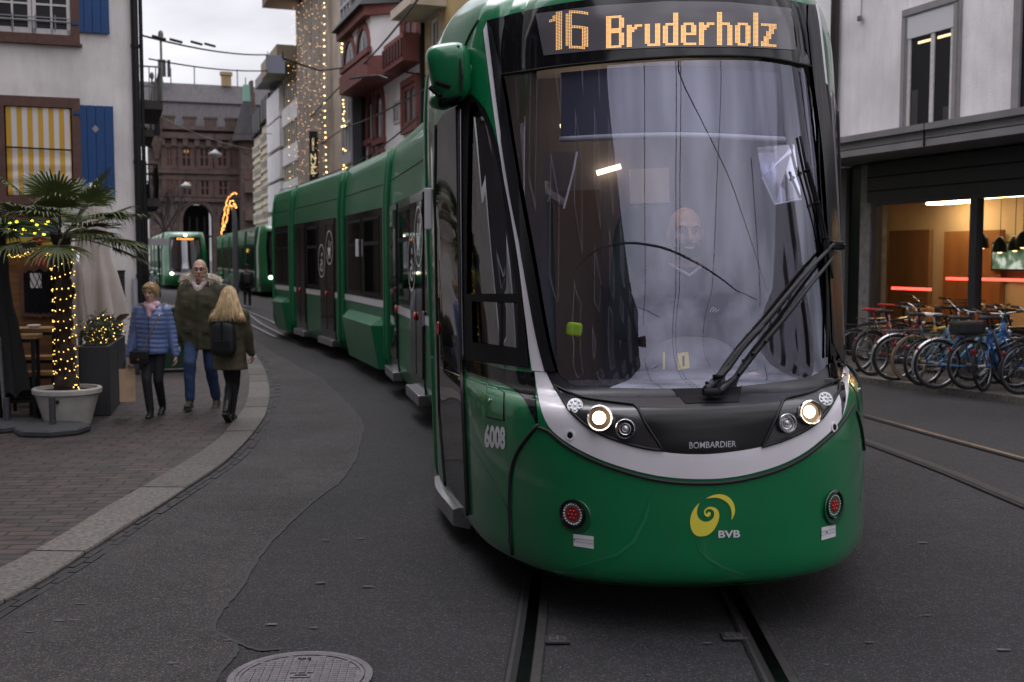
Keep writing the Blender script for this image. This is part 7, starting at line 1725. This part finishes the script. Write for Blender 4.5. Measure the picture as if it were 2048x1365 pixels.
# man in the parka
Yp = 13.12; X = (401-1024)/F*Yp
man, k, hp, mk, _ = person('bald person with glasses in an olive fur-hooded parka and blue jeans walking', (X, Yp, PZ), 0.05, 1.745, (.125, .16, .105), (-.10, -.20, .125), (.30, -.06, .82), (-.285, -.05, .80), olive, jeans, shoe_o, jh=.70, jw=1.24, look=.10, leg_r=1.12)
a = [Vector((.21*cos(x), .03-.13*sin(x)*.6+.05, 1.50+.065*sin(x))) for x in np.linspace(-.55, pi+.55, 22)]
a = [Vector((.165*sin(x), .05-.12*cos(x), 1.50+.035*cos(x))) for x in np.linspace(.55, 2*pi-.55, 26)]
hood = furring(man, k, a, .068, 'fur_hood', fur, man)
mk('hoodie', [('c', (-.05, -.085, 1.46), (-.09, .0, 1.50), .028, .03), ('c', (.05, -.085, 1.46), (.09, .0, 1.50), .028, .03), ('c', (-.02, -.11, 1.40), (-.05, -.085, 1.46), .024, .028), ('c', (.02, -.11, 1.40), (.05, -.085, 1.46), .024, .028), ('c', (0, -.115, 1.36), (0, -.11, 1.42), .03, .03)], M('hoodie_pink', (.50, .40, .40), .9), .009, 3)
m = MB()
for sx in (-1, 1):
    R0 = .021; P = [hp((sx*.031+R0*1.15*cos(x), -.102, .008+R0*.8*sin(x))) for x in np.linspace(0, 2*pi, 17)]; m.tube([p*k for p in P], .0028*k, 5); m.tube([hp((sx*.054, -.100, .012))*k, hp((sx*.080, -.01, .010))*k], .0025*k, 5)
m.tube([hp((-.010, -.104, .010))*k, hp((.010, -.104, .010))*k], .0025*k, 5); m.build('glasses', black_m, man, world=False)
m = MB(); m.tube([Vector((0, -.172*1.18, z))*k for z in np.linspace(.74, 1.34, 12)], .007*k, 6)
for sx in (-1, 1): m.box(Vector((sx*.115, -.160*1.18, 1.24))*k, (.10*k, .02*k, .012*k), sx*.35); m.box(Vector((sx*.12, -.158*1.18, .93))*k, (.13*k, .022*k, .05*k), sx*.4, .004)
m.build('parka_trim', M('parka_dark', (.035, .032, .016), .8), man, world=False)
m = MB(); w_ = man.location+Vector((-.285, -.06, .70))*k; V = [(-.05, 0, .03), (0, -.02, .035), (.05, 0, .03), (.055, .01, -.03), (.0, -.03, -.055), (-.045, .005, -.035)]; m.add([w_+Vector(v) for v in V]+[w_+Vector(v)+Vector((0, .006, 0)) for v in V], [tuple(range(5, -1, -1)), tuple(range(6, 12))]+[(i, (i+1) % 6, 6+(i+1) % 6, 6+i) for i in range(6)])
tag(m.build('face_mask', M('mask_paper', (.55, .58, .62), .8), smooth=True), 'crumpled pale face mask held in the parka man\'s hand'.replace("man's", "walker's"), 'face mask')
# woman in the blue puffer
Yw = 12.42; X = (303-1024)/F*Yw
wom, k, hp, mk, _ = person('person with short blond hair in a blue quilted jacket and pink scarf walking', (X, Yw, PZ), 0.04, 1.48, (.05, .22, .13), (-.02, -.10, .085), (.30, -.02, .80), (-.285, -.06, .80), bluej, jeans_d, shoe_b, skin2, jh=.83, jw=1.10, look=-.15, puffer=True, leg_r=1.02, shoe_h=1.5, headtilt=.05)
mk('hair', [('e', hp((0, .022, .048)), (.093, .100, .092)), ('e', hp((.055, -.02, .045)), (.042, .06, .055)), ('e', hp((-.055, -.02, .045)), (.042, .06, .055)), ('e', hp((-.02, -.066, .078)), (.060, .030, .030)), ('e', hp((.04, -.060, .075)), (.045, .030, .030)), ('e', hp((0, .06, -.03)), (.075, .05, .06)), ('e', hp((.08, .02, .01)), (.02, .045, .05)), ('e', hp((-.08, .02, .01)), (.02, .045, .05))], blond2, .008, 2, fn=lambda g: g.v.__setitem__(slice(None), [tuple(Vector(p)+Vector((1, 1, 1))*.004*sin(p[0]*160+p[2]*90)*sin(p[1]*120)) for p in g.v]))
def tufts(parent, k, c, r, n, L, mat, ok, seed=1, wid=.0035):
    rq = random.Random(seed); m = MB()
    for _ in range(n):
        e = Vector((rq.gauss(0, 1), rq.gauss(0, 1), rq.gauss(0, 1))).normalized(); p = Vector((e.x*r[0], e.y*r[1], e.z*r[2]))
        if not ok(p): continue
        dn = (Vector((rq.uniform(-.5, .5), rq.uniform(-.5, .5), -1))); dn = (dn-e*dn.dot(e)*.85).normalized(); w_ = e.cross(dn).normalized()*wid; q = hp(c)+p; l = L*rq.uniform(.6, 1.3)
        m.add([(q-w_)*k, (q+w_)*k, (q+dn*l*.6+e*.006+w_*.7)*k, (q+dn*l+e*.004)*k, (q+dn*l*.6+e*.006-w_*.7)*k], [(0, 1, 2, 3, 4)])
    return m.build('hair_strands', mat, parent, world=False)
tufts(wom, k, (0, .022, .048), (.098, .106, .098), 900, .055, M('hair_strand_blond', (.50, .36, .19), .5, var=.5, scale=60), lambda p: p.z > -.02 or p.y > .0, 3)
mk('scarf', [('c', (-.06, -.04, 1.47), (.06, -.04, 1.47), .045, .045), ('c', (-.07, .02, 1.48), (-.06, -.05, 1.47), .04, .045), ('c', (.07, .02, 1.48), (.06, -.05, 1.47), .04, .045), ('c', (0, -.10, 1.44), (0, -.135, 1.33), .05, .03), ('c', (-.03, -.09, 1.45), (.04, -.11, 1.42), .045, .045)], M('scarf_pink', (.62, .40, .46), .9, var=.12, scale=20), .009, 2)
a = [Vector((.175*sin(x), .06-.10*cos(x), 1.44+.01*cos(x))) for x in np.linspace(1.0, 2*pi-1.0, 22)]
furring(wom, k, a, .042, 'fur_hood', M('fur_grey', (.34, .33, .33), .95, var=.3, scale=40), wom, 900, .04)
m = MB(); m.tube([Vector((.005, -.163*1.10, z))*k for z in np.linspace(.86, 1.33, 12)], .005*k, 6); m.build('zip', M('zip_navy', (.02, .03, .08), .5), wom, world=False)
W0 = wom.location
t = thing('handbag', 'small black shoulder bag hanging at the hip of the blue jacket walker', 'handbag', W0+Vector((-.10, -.22, .80))*k); m = MB(); m.box((0, 0, 0), (.20, .075, .15), .1, .02); m.build('bag_body', M('leather_black', (.012, .011, .011), .35), t, True, world=False, angle=40)
m = MB(); m.box((0, -.04, .02), (.19, .012, .09), .1, .005); m.build('flap', MATS['leather_black'], t, world=False); m = MB(); m.box((.0, -.050, -.02), (.025, .01, .018), .1); m.build('clasp', M('gold', (.5, .35, .12), .3, 1), t, world=False)
m = MB(); q = [Vector((.16, .04, 1.43)), Vector((.13, -.13, 1.33)), Vector((.02, -.20, 1.08)), Vector((-.06, -.215, .86))]; o_ = Vector((-.10, -.22, .80))*k; m.tube([p*k-o_ for p in q], .005, 5); m.build('strap', MATS['gold'], t, world=False)
t = thing('paper_bag', 'brown paper shopping bag with black handles carried by the blue jacket walker', 'paper bag', W0+Vector((-.315, -.08, .40))*k); m = MB(); kp = M('kraft_paper', (.52, .36, .23), .8, var=.12, scale=9)
hw, hd_, hh = .085, .055, .36; V = [(-hw, -hd_, -.16), (hw, -hd_, -.16), (hw, hd_, -.16), (-hw, hd_, -.16), (-hw*.98, -hd_*.9, .02), (hw*.96, -hd_*1.05, .03), (hw, hd_, .02), (-hw, hd_, .0), (-hw, -hd_*.75, hh-.16), (hw, -hd_*.75, hh-.16), (hw, hd_*.75, hh-.16), (-hw, hd_*.75, hh-.16)]
m.add(V, [(3, 2, 1, 0)]+[(4*j+i, 4*j+(i+1) % 4, 4*j+4+(i+1) % 4, 4*j+4+i) for j in range(2) for i in range(4)]); o = m.build('bag_body', kp, t, world=False); o.rotation_euler = (0, 0, .35)
m = MB()
for y in (-.04, .04): m.tube([(-.04, y, hh-.17), (-.02, y*.3, hh-.08), (.02, y*.3, hh-.08), (.04, y, hh-.17)], .004, 5)
m.build('handles', black_m, t, world=False)
# blonde walker seen from behind
Yb = 12.04; X = (459-1024)/F*Yb
blo, k, hp, mk, _ = person('person with long blond hair seen from behind in an olive coat and black jeans', (X, Yb, PZ), pi-.06, 1.46, (.02, .16, .17), (.03, -.10, .085), (.24, -.12, .86), (-.24, -.12, .86), olive2, M('jeans_black', (.016, .016, .019), .8, var=.2), shoe_b, skin2, jh=.68, jw=1.10, look=.05, headtilt=-.02, leg_r=.86, shoe_h=2.0, jflare=1.12)
def strands(g):
    for i, (x, y, z) in enumerate(g.v):
        a_ = atan2(y-.02, x); d_ = .007*sin(a_*17+z*8)+.005*sin(a_*41+z*5); g.v[i] = (x+cos(a_)*d_, y+sin(a_)*d_, z)
mk('hair', [('l', [(0, .125, 1.345, .18, .05), (0, .11, 1.40, .175, .07), (0, .07, 1.48, .150, .095), (0, .035, 1.58, .112, .110), (0, .02, 1.66, .094, .104), (0, .012, 1.725, .062, .072), (0, .01, 1.75, .02, .03)]), ('c', (.12, .08, 1.42), (.21, .09, 1.33), .055, .02), ('c', (-.12, .08, 1.42), (-.22, .08, 1.32), .055, .018), ('c', (.08, .02, 1.5), (.13, -.03, 1.33), .04, .02), ('c', (-.08, .02, 1.5), (-.14, -.03, 1.33), .04, .02)], blond, .008, 2, fn=strands)
m = MB(); rq = random.Random(9)
for i in range(150):
    x = rq.uniform(-.20, .20); p = Vector((x, .15-.9*x*x+rq.uniform(-.01, .02), 1.40)); q = p+Vector((x*.18+rq.uniform(-.01, .01), rq.uniform(-.005, .015), rq.uniform(-.06, -.13))); m.tube([p*k, p.lerp(q, .5)*k+Vector((0, .004, 0)), q*k], [.006, .005, .001], 4)
for i in range(240):
    a_ = rq.uniform(-.25, pi+.25); ca, sa = cos(a_), sin(a_); j1, j2 = rq.uniform(-.012, .012), rq.uniform(.92, 1.10)
    P = [Vector((.03*ca, .012+.03*sa, 1.752)), Vector((.085*ca, .015+.095*sa, 1.69)), Vector((.112*ca+j1, .03+.118*sa, 1.585)), Vector((.155*ca*j2, .06+.108*sa, 1.47)), Vector((.190*ca*j2+j1, .10+.085*sa, 1.37+rq.uniform(-.02, .02))), Vector((.215*ca*j2+2*j1, .115+.065*sa, 1.35+rq.uniform(-.06, .03)))]
    m.tube([p*k for p in P], [.0035, .0042, .0045, .004, .0035, .001], 4, cap=False)
m.build('hair_ends', M('hair_light', (.56, .40, .22), .45, var=.5, scale=35, stretch=(1, 1, .1)), blo, True, world=False)
rzb = pi-.06; Rb = Matrix.Rotation(rzb, 3, 'Z')
t = thing('backpack', 'black roll-top backpack on the back of the long-haired walker', 'backpack', blo.location+Rb@(Vector((.01, .235, 1.09))*k), rzb)
m = MB(); superell(m, Vector((0, 0, 0)), (.15*k, .075*k, .215*k), Matrix.Identity(3), .45, taper=-.08); m.build('bag_body', M('backpack_black', (.012, .012, .015), .55, var=.2, scale=9), t, True, world=False)
m = MB(); m.box((0, .0, .205*k), (.24*k, .10*k, .045*k), 0, .015); m.box((0, .075*k, .05*k), (.03*k, .01, .34*k)); m.box((0, .07*k, -.09*k), (.22*k, .02, .14*k), 0, .008); m.build('flap', MATS['leather_black'], t, world=False)
for sx in (-1, 1): m = MB(); m.tube([(sx*.09*k, -.05*k, .20*k), (sx*.11*k, -.16*k, .30*k), (sx*.12*k, -.28*k, .26*k), (sx*.13*k, -.36*k, .05*k), (sx*.13*k, -.2*k, -.15*k)], .016, 6); m.build('strap', MATS['leather_black'], t, world=False)
m = MB(); m.tube([(-.07*k, .05*k, -.20*k), (-.075*k, .06*k, -.29*k)], .006, 4); m.tube([(.07*k, .05*k, -.20*k), (.075*k, .06*k, -.27*k)], .006, 4); m.build('strap_end', MATS['leather_black'], t, world=False)
# far walker in black
p = gp(495, 617, 0); far, k, hp, mk, _ = person('distant person in black with a backpack walking away between the trams', (p.x, p.y, 0), pi+.2, 1.58, (.09, .16, .10), (-.09, -.16, .09), (.28, -.05, .82), (-.28, .05, .82), M('coat_black', (.013, .012, .013), .8), jeans_d, M('shoe_white', (.6, .6, .6), .6), jh=.80, jw=1.08, far=True, vox=.016)
mk('beanie', [('e', hp((0, .015, .06)), (.092, .105, .078)), ('e', hp((0, .03, .0)), (.088, .095, .06))], M('beanie', (.02, .018, .018), .9), .012, 2)
Rf = Matrix.Rotation(pi+.2, 3, 'Z'); t = thing('backpack', 'dark backpack on the distant person in black between the trams', 'backpack', far.location+Rf@(Vector((0, .22, 1.18))*k), pi+.2); m = MB(); superell(m, Vector((0, 0, 0)), (.15, .08, .21), Matrix.Identity(3), .5); m.build('bag_body', MATS['backpack_black'], t, True, world=False); m = MB(); m.box((0, .07, -.06), (.2, .03, .15), 0, .01); m.build('pocket', MATS['leather_black'], t, world=False)
# tram driver
k = 1.30; Pd = l2w(.105, 1.72, 1.93-1.625*k)
drv, k, hp, mk, _ = person('smiling bald tram driver with a goatee in a navy jacket behind the windscreen', Pd, .06, 1.75*k, (.12, -.45, .50), (-.12, -.45, .50), (.20, -.42, 1.02), (-.20, -.42, 1.02), M('fleece_navy', (.02, .022, .035), .85), jeans_d, shoe_b, M('skin_driver_brightened', (.72, .46, .36), .5, var=.06, scale=30), seat=True, jh=.86, jw=1.12, vox=.012)  # skin lightened to make up for the dim cab
mk('beard', [('e', hp((0, -.078, -.098)), (.036, .028, .024)), ('c', hp((-.032, -.088, -.052)), hp((.032, -.088, -.052)), .0085, .0085), ('c', hp((-.034, -.084, -.055)), hp((-.032, -.074, -.098)), .011, .012), ('c', hp((.034, -.084, -.055)), hp((.032, -.074, -.098)), .011, .012), ('c', hp((-.055, -.045, -.07)), hp((-.034, -.07, -.10)), .012, .014), ('c', hp((.055, -.045, -.07)), hp((.034, -.07, -.10)), .012, .014)], M('beard_dark', (.055, .035, .025), .9), .007, 2)
m = MB(); m.tube([hp((-.022, -.1025, -.066))*k, hp((-.008, -.108, -.070))*k, hp((.008, -.108, -.070))*k, hp((.022, -.1025, -.066))*k], [.003*k, .006*k, .006*k, .003*k], 6); m.build('teeth', M('teeth', (.75, .72, .68), .3), drv, True, world=False)
m = MB(); m.tube([Vector((-.070, .01, 1.485))*k, Vector((-.062, -.06, 1.470))*k, Vector((0, -.118, 1.430))*k, Vector((.062, -.06, 1.470))*k, Vector((.070, .01, 1.485))*k], .008*k, 6); m.build('collar', sign_white, drv, True, world=False)
m = MB()
for i in range(3): P = [Vector((.105+.012*i-.02*x, -.163-.0*x, 1.265+.022*(1-x)**.5*(1-i*.28)))*k for x in np.linspace(0, 1, 5)]; m.tube(P, .0035*k, 4)
m.build('chest_mark', sign_white, drv, world=False)
# ------------------------------------------------------------------ overhead wires, hanging sign, light arches, street lamps
wire_m = M('wire_black', (.012, .012, .013), .5, .5)
def cable(pts, r, lab, cat='overhead wire', grp='overhead wires', sag=0., parent=None, name='overhead_wire'):
    P = [dp(*p) for p in pts]; out = []
    for a, b in zip(P, P[1:]):
        for i in range(8): x = i/8; out.append(a.lerp(b, x)+Vector((0, 0, -sag*4*x*(1-x))))
    out.append(P[-1]); m = MB(); m.tube(out, r, 5); o = m.build(name, wire_m); return tag(o, lab, cat, grp)
cable([(283, 71, 24), (535, 110, 38)], .022, 'upper cross wire with insulators from the left house to the hanging sign', sag=.12)
cable([(298, 118, 28), (536, 142, 38)], .020, 'lower cross wire from the left house to the hanging sign', sag=.10)
cable([(568, 118, 38), (640, 142, 40), (735, 130, 39), (850, 152, 33)], .026, 'cross wire from the hanging sign to the yellow house')
cable([(700, 158, 33), (735, 153, 32), (760, 152, 31), (776, 158, 30)], .03, 'short curved pale pull-off arm above the tram roof')
cable([(545, 300, 70), (700, 152, 40), (850, -20, 26)], .028, 'steep contact wire rising over the second tram car', sag=.15)
cable([(545, 345, 72), (690, 255, 42), (880, 160, 22), (1150, 20, 12)], .024, 'lower contact wire running above the nearest tram roof', sag=.1)
cable([(560, 380, 60), (700, 330, 36), (835, 235, 22)], .018, 'thin wire sloping up in front of the white house', sag=.1)
cable([(300, 392, 60), (480, 398, 62)], .03, 'horizontal wire across the post office facade')
cable([(320, 232, 85), (505, 300, 70)], .02, 'thin wire crossing the slate roof of the post office', sag=.3)
w0 = COL.objects['overhead_wire']
for u, v, Y in ((318, 76, 26), (352, 82, 28), (393, 86.5, 30), (420, 90.5, 31.5)): m = MB(); P = dp(u, v, Y); m.tube([P+Vector((-.12, -.10, .02)), P+Vector((.12, .10, -.02))], .034, 6); m.build('insulator', wire_m, w0)
# hanging sign plate
P = dp(551, 129, 38); t = thing('hanging_sign', 'blank grey blue plate hanging from the cross wires above the street', 'hanging sign', P); m = MB(); m.box((0, 0, 0), (.62, .05, .60), .2, .01); m.build('plate', M('sign_blue_grey', (.24, .26, .33), .5), t, world=False)
m = MB()
for x in (-.25, .25): m.tube([(x, 0, .3), (x, 0, .42)], .015, 5); m.box((x, .02, .26), (.05, .1, .08))
m.build('bracket', iron, t, world=False)
# suspended street lamps
for u, v, Y, lab in ((430, 308, 62, 'pale oval street lamp suspended in front of the post office windows'), (372, 371, 80, 'small suspended street lamp before the lower post office windows')):
    P = dp(u, v, Y); t = thing('suspended_lamp', lab, 'street lamp', P, group='suspended street lamps'); m = MB(); m.lathe([(.02, .25), (.14, .14), (.34, .02), (.36, -.04), (.27, -.14), (.1, -.19), (.001, -.2)], P, 20); m.build('lamp_body', M('lamp_pale', (.36, .36, .38), .4), t, True); m = MB(); m.tube([P+Vector((0, 0, .22)), P+Vector((0, 0, 1.1))], .03, 5); m.tube([P+Vector((-9, -2, 1.3)), P+Vector((0, 0, 1.08)), P+Vector((9, 2, 1.3))], .018, 4); m.build('hanger', wire_m, t)
# christmas light arch on its mast
Yl = 58; P0 = dp(470, 470, Yl); t = thing('light_arch', 'golden curved Christmas light arch on a grey lamp mast by the far trams', 'light decoration', (P0.x, P0.y, 0))
m = MB(); m.tube([(P0.x, P0.y, 0), dp(470, 440, Yl), dp(467, 415, Yl)], [.16, .13, .10], 8); m.build('mast', M('mast_grey', (.16, .17, .19), .5), t)
m = MB(); w1 = MB()
for pl in ([(443, 470), (446, 445), (450, 418), (457, 398), (466, 387), (474, 389)], [(446, 462), (453, 440), (456, 420), (461, 405), (468, 402)], [(462, 412), (468, 425), (469, 408), (472, 416), (466, 408)]):
    q = cmull(pl, 1.0); w1.tube([dp(u, v, Yl) for u, v in q[::3]], .03, 4)
    for u, v in q[::2]: m.ball(dp(u+rp.uniform(-1, 1), v+rp.uniform(-1, 1), Yl), .042)
w1.build('arch_frame', iron, t); o = m.build('bulbs', M('orange_bulb', (1, .6, .2), .4, emit=(1, .42, .10), estr=2.6), t); o['kind'] = 'stuff'
# curtains of golden lights on the department store
for i in range(16):
    x = i/15; a = fa(668)+.05+(fa(603)-fa(668)-.1)*x; P = []; z = 4.2+rp.uniform(0, 1.5)
    while z < ZT-.5: P.append(FW.pt(a+rp.uniform(-.06, .06), z, .30+rp.uniform(-.08, .12))); z += rp.uniform(.25, .8)
    string('light_string', P, .019, 'dim golden light string hanging on the beige shop facade', 'light string', wire=False, mat=M('dim_bulb', (1, .6, .3), .4, emit=(1, .50, .20), estr=1.6), grp='dim light strings on the beige shop facade')
P = []; z = 4.0; a = fa(678)
while z < ZT+1: P.append(FW.pt(a+.10*sin(z*.9)+rp.uniform(-.07, .07)-.05*(ZT-z)*.02, z, .5)); z += rp.uniform(.15, .42)
string('light_string', P, .036, 'brightest golden light string down the near edge of the beige shop', 'light string', wire=True, mat=M('bright_bulb', (1, .8, .4), .4, emit=(1, .62, .22), estr=4), grp=None)
P = []; z = 4.0; a = fa(602)
while z < ZT-3: P.append(FW.pt(a+.08*sin(z)+rp.uniform(-.06, .06), z, .5)); z += rp.uniform(.3, .9)
string('light_string', P, .020, 'golden light string at the far corner of the beige shop', 'light string', wire=True, mat=MATS['bright_bulb'])
P = []
for q in (60, 200, 290): P += [FW.pt(fa(722)+rp.uniform(-.3, .3), FW.sz(722, q)[1]-rp.uniform(0, 1.2), .6) for _ in range(9)]
string('light_string', P, .036, 'few golden bulbs on the glazed bay of the narrow grey building', 'light string', wire=False, mat=MATS['bright_bulb'])
# vertical shop sign
SW_ = Wall(FW.p+FW.n*1.0, FW.d); SW_.n = FW.n
P = dp(627, 313, FW.pt(fa(630), 0).y-2.2); hgt = 98*P.y/F; wid = 16*P.y/F; t = thing('shop_sign', 'tall black blade sign with vertical pale lettering PKZ WOMEN on the beige shop', 'shop sign', P)
m = MB(); m.box((0, 0, 0), (wid, .14, hgt), 0, .01); m.build('sign_panel', M('sign_black', (.012, .012, .013), .4), t, world=False)
for body_, z0, z1, w_, bold in (('PKZ', -hgt*.36, hgt*.06, wid*.62, .03), ('WOMEN', hgt*.10, hgt*.36, wid*.26, .01)):
    V, Fc = textmesh(body_, bold); m = MB()
    for x, y in V: m.v.append((w_/2-y*w_+(0 if body_ == 'PKZ' else .0), -.075, z0+(z1-z0)*x))
    m.f = Fc; m.m = [0]*len(Fc); m.build('sign_lettering', M('letter_cream', (.75, .66, .40), .4, emit=(.9, .75, .4), estr=.35), t, world=False)
m = MB(); m.box((wid*.6, .1, hgt*.35), (wid*.6, .08, .08)); m.box((wid*.6, .1, -hgt*.35), (wid*.6, .08, .08)); m.build('bracket', iron, t, world=False)
# small street sign, parked scooter and bare tree near the far corner
P = dp(317, 484, 52); t = thing('street_sign', 'small white rectangular street sign beyond the house corner', 'sign', (P.x, P.y, 0)); m = MB(); m.box(P, (.9, .05, .32), .2, .01); m.build('plate', sign_white, t); m = MB(); m.tube([(P.x, P.y+.05, 0), (P.x, P.y+.05, P.z+.2)], .04, 6); m.build('post', iron, t)
P = dp(332, 480, 84); t = thing('bare_tree', 'leafless winter tree in front of the left side of the post office', 'tree', (P.x, P.y, 0)); m = MB(); rt = random.Random(21)
m.tube([(P.x, P.y, 0), (P.x+.1, P.y, 2.2), (P.x, P.y, 4)], [.22, .17, .13], 8); m.build('trunk', M('bark_dark', (.035, .025, .022), .9), t); m = MB()
def branch(p, d, L, r, lv):
    q = p+d*L; m.tube([p, p.lerp(q, .5)+Vector((rt.uniform(-.1, .1), rt.uniform(-.1, .1), .05))*L*.5, q], [r, r*.8, r*.55], 4, cap=False)
    if lv: 
        for _ in range(3): branch(p.lerp(q, rt.uniform(.5, 1)), (d+Vector((rt.uniform(-.8, .8), rt.uniform(-.8, .8), rt.uniform(-.1, .6)))).normalized(), L*rt.uniform(.55, .8), r*.55, lv-1)
for _ in range(6): branch(Vector((P.x, P.y, rt.uniform(2.5, 4))), Vector((rt.uniform(-.8, .8), rt.uniform(-.8, .8), 1)).normalized(), 2.0, .09, 4)
m.build('crown', MATS['bark_dark'], t)
def scooter(u, v, rz, lab, c):
    p = gp(u, v, 0); t = thing('parked_scooter', lab, 'scooter', p, rz, group='scooters parked by the far corner'); cm = M('scooter_%d' % int(c[0]*100), c, .35, coat=.6)
    for x in (-.55, .6):
        m = MB(); m.lathe([(.10, -.05), (.22, -.05), (.24, 0), (.22, .05), (.10, .05)], (x, 0, .24), 20, R=Matrix.Rotation(pi/2, 3, 'X')); m.build('wheel', tyre, t, True, world=False)
    m = MB(); superell(m, Vector((-.42, 0, .60)), (.42, .17, .20), Matrix.Identity(3), .6); m.box((.05, 0, .30), (.6, .28, .08), 0, .02); m.tube([(.62, 0, .30), (.45, 0, .98)], .06, 8); m.box((.50, 0, .62), (.06, .38, .5), 0, .02); m.build('body', cm, t, True, world=False, angle=50)
    m = MB(); superell(m, Vector((-.38, 0, .82)), (.36, .14, .06), Matrix.Identity(3), .6); m.build('seat', grip, t, True, world=False); m = MB(); m.tube([(.38, -.32, 1.04), (.45, 0, 1.0), (.38, .32, 1.04)], .018, 6); m.build('handlebar', iron, t, world=False)
scooter(300, 572, 1.2, 'dark parked scooter beside the far house corner', (.03, .03, .035)); scooter(296, 590, 1.4, 'pale parked scooter beside the far house corner', (.45, .5, .55)); scooter(306, 562, 1.1, 'black parked scooter farthest along the house row', (.012, .012, .012))
# ------------------------------------------------------------------ the street behind the viewer (seen in the glass and the paint)
def back_house(lab, x0, x1, y, z1, mat, face=-1, wins=True, cols=6, rows=5):
    b = thing('house', lab, 'house', ((x0+x1)/2, y, 0)); Wb = Wall((x0, y), (1, 0)); Wb.n = Vector((0, 1, 0)); L = x1-x0; m = MB(); m.box(((x0+x1)/2, y-4, z1/2), (L, 8, z1)); m.build('wall', mat, b)
    for r_ in range(rows):
        for c_ in range(cols):
            a = L*(c_+.5)/cols; z = 1.0+r_*z1/rows*.98; m = MB(); m.wbox(Wb, a-.65, a+.65, z, z+1.9, .002, .06); f = m.build('window', frame_w, b); m = MB(); m.wbox(Wb, a-.55, a+.55, z+.1, z+1.8, .06, .07); m.build('pane', pane_m, f)
    return b
def side_house(lab, x, y0, y1, z1, mat, sgn):
    b = thing('house', lab, 'house', (x, (y0+y1)/2, 0)); Wb = Wall((x, y0), (0, 1)); Wb.n = Vector((sgn, 0, 0)); m = MB(); m.box((x-sgn*4, (y0+y1)/2, z1/2), (8, y1-y0, z1)); m.build('wall', mat, b); L = y1-y0; n = int(L/3)
    for r_ in range(int(z1/3.4)):
        for c_ in range(n):
            a = L*(c_+.5)/n; z = 1.1+r_*3.3; m = MB(); m.wbox(Wb, a-.6, a+.6, z, z+1.9, .002, .06); f = m.build('window', frame_w, b); m = MB(); m.wbox(Wb, a-.5, a+.5, z+.1, z+1.8, .06, .07); m.build('pane', pane_m, f)
side_house('tall dark house behind the viewer on the left side of the street', -5.9, -16, 9.3, 17, M('house_slate', (.045, .04, .055), .8), 1)
side_house('tall dark red house behind the viewer farther back on the left', -4.6, -32, -16.5, 15, M('house_red', (.12, .04, .035), .8), 1)
side_house('pale house behind the viewer on the right side of the street', 13.5, -30, 6, 11, bwhite, -1)
back_house('grey house closing the street behind the viewer', -6, 16, -46, 12, M('house_grey', (.25, .24, .25), .85))
# wires over the road in front of the tram: where they hang is read from their mirror images in the windscreen
def mirrored(u, v, z):
    s_, w_, e = cast(u, v); P = Sw(s_, w_); n = Sn(s_, w_); d = (P-Vector((0, 0, CH))).normalized(); r = d-n*2*d.dot(n); return P+r*((z-P.z)/r.z)
for i, (a, b, z, r) in enumerate((((1289, 200), (1293, 740), 6.4, .016), ((1352, 200), (1346, 700), 6.2, .016), ((1361, 200), (1352, 700), 6.2, .016), ((1440, 200), (1412, 720), 6.6, .014), ((1385, 200), (1545, 600), 6.6, .013), ((1185, 500), (1480, 750), 5.8, .017), ((1195, 560), (1300, 740), 6.0, .014), ((1508, 400), (1530, 740), 6.0, .024))):
    A, B = mirrored(*a, z), mirrored(*b, z); d = (B-A); A, B = A-d*.25, B+d*.25; m = MB(); m.tube([A.lerp(B, j/10)+Vector((0, 0, -.10*4*(j/10)*(1-j/10))) for j in range(11)], r, 5); tag(m.build('overhead_wire', wire_m), 'overhead wire over the road in front of the tram, seen mirrored in its windscreen', 'overhead wire', 'wires mirrored in the windscreen')
q = mirrored(1600, 640, 7.0); q2 = mirrored(1640, 740, 7.0); t = thing('bare_tree', 'leafless street tree behind the viewer mirrored at the right of the tram windscreen', 'tree', (q.x, q.y, 0)); m = MB()
m.tube([(q.x, q.y, 0), (q.x+.1, q.y, 2.5), (q.x, q.y, 5)], [.2, .15, .11], 8); m.build('trunk', MATS['bark_dark'], t); m = MB()
for _ in range(7): branch(Vector((q.x, q.y, rt.uniform(3, 5))), Vector((rt.uniform(-.5, .5), rt.uniform(-.5, .5), 1)).normalized(), 2.1, .07, 4)
m.build('crown', MATS['bark_dark'], t)
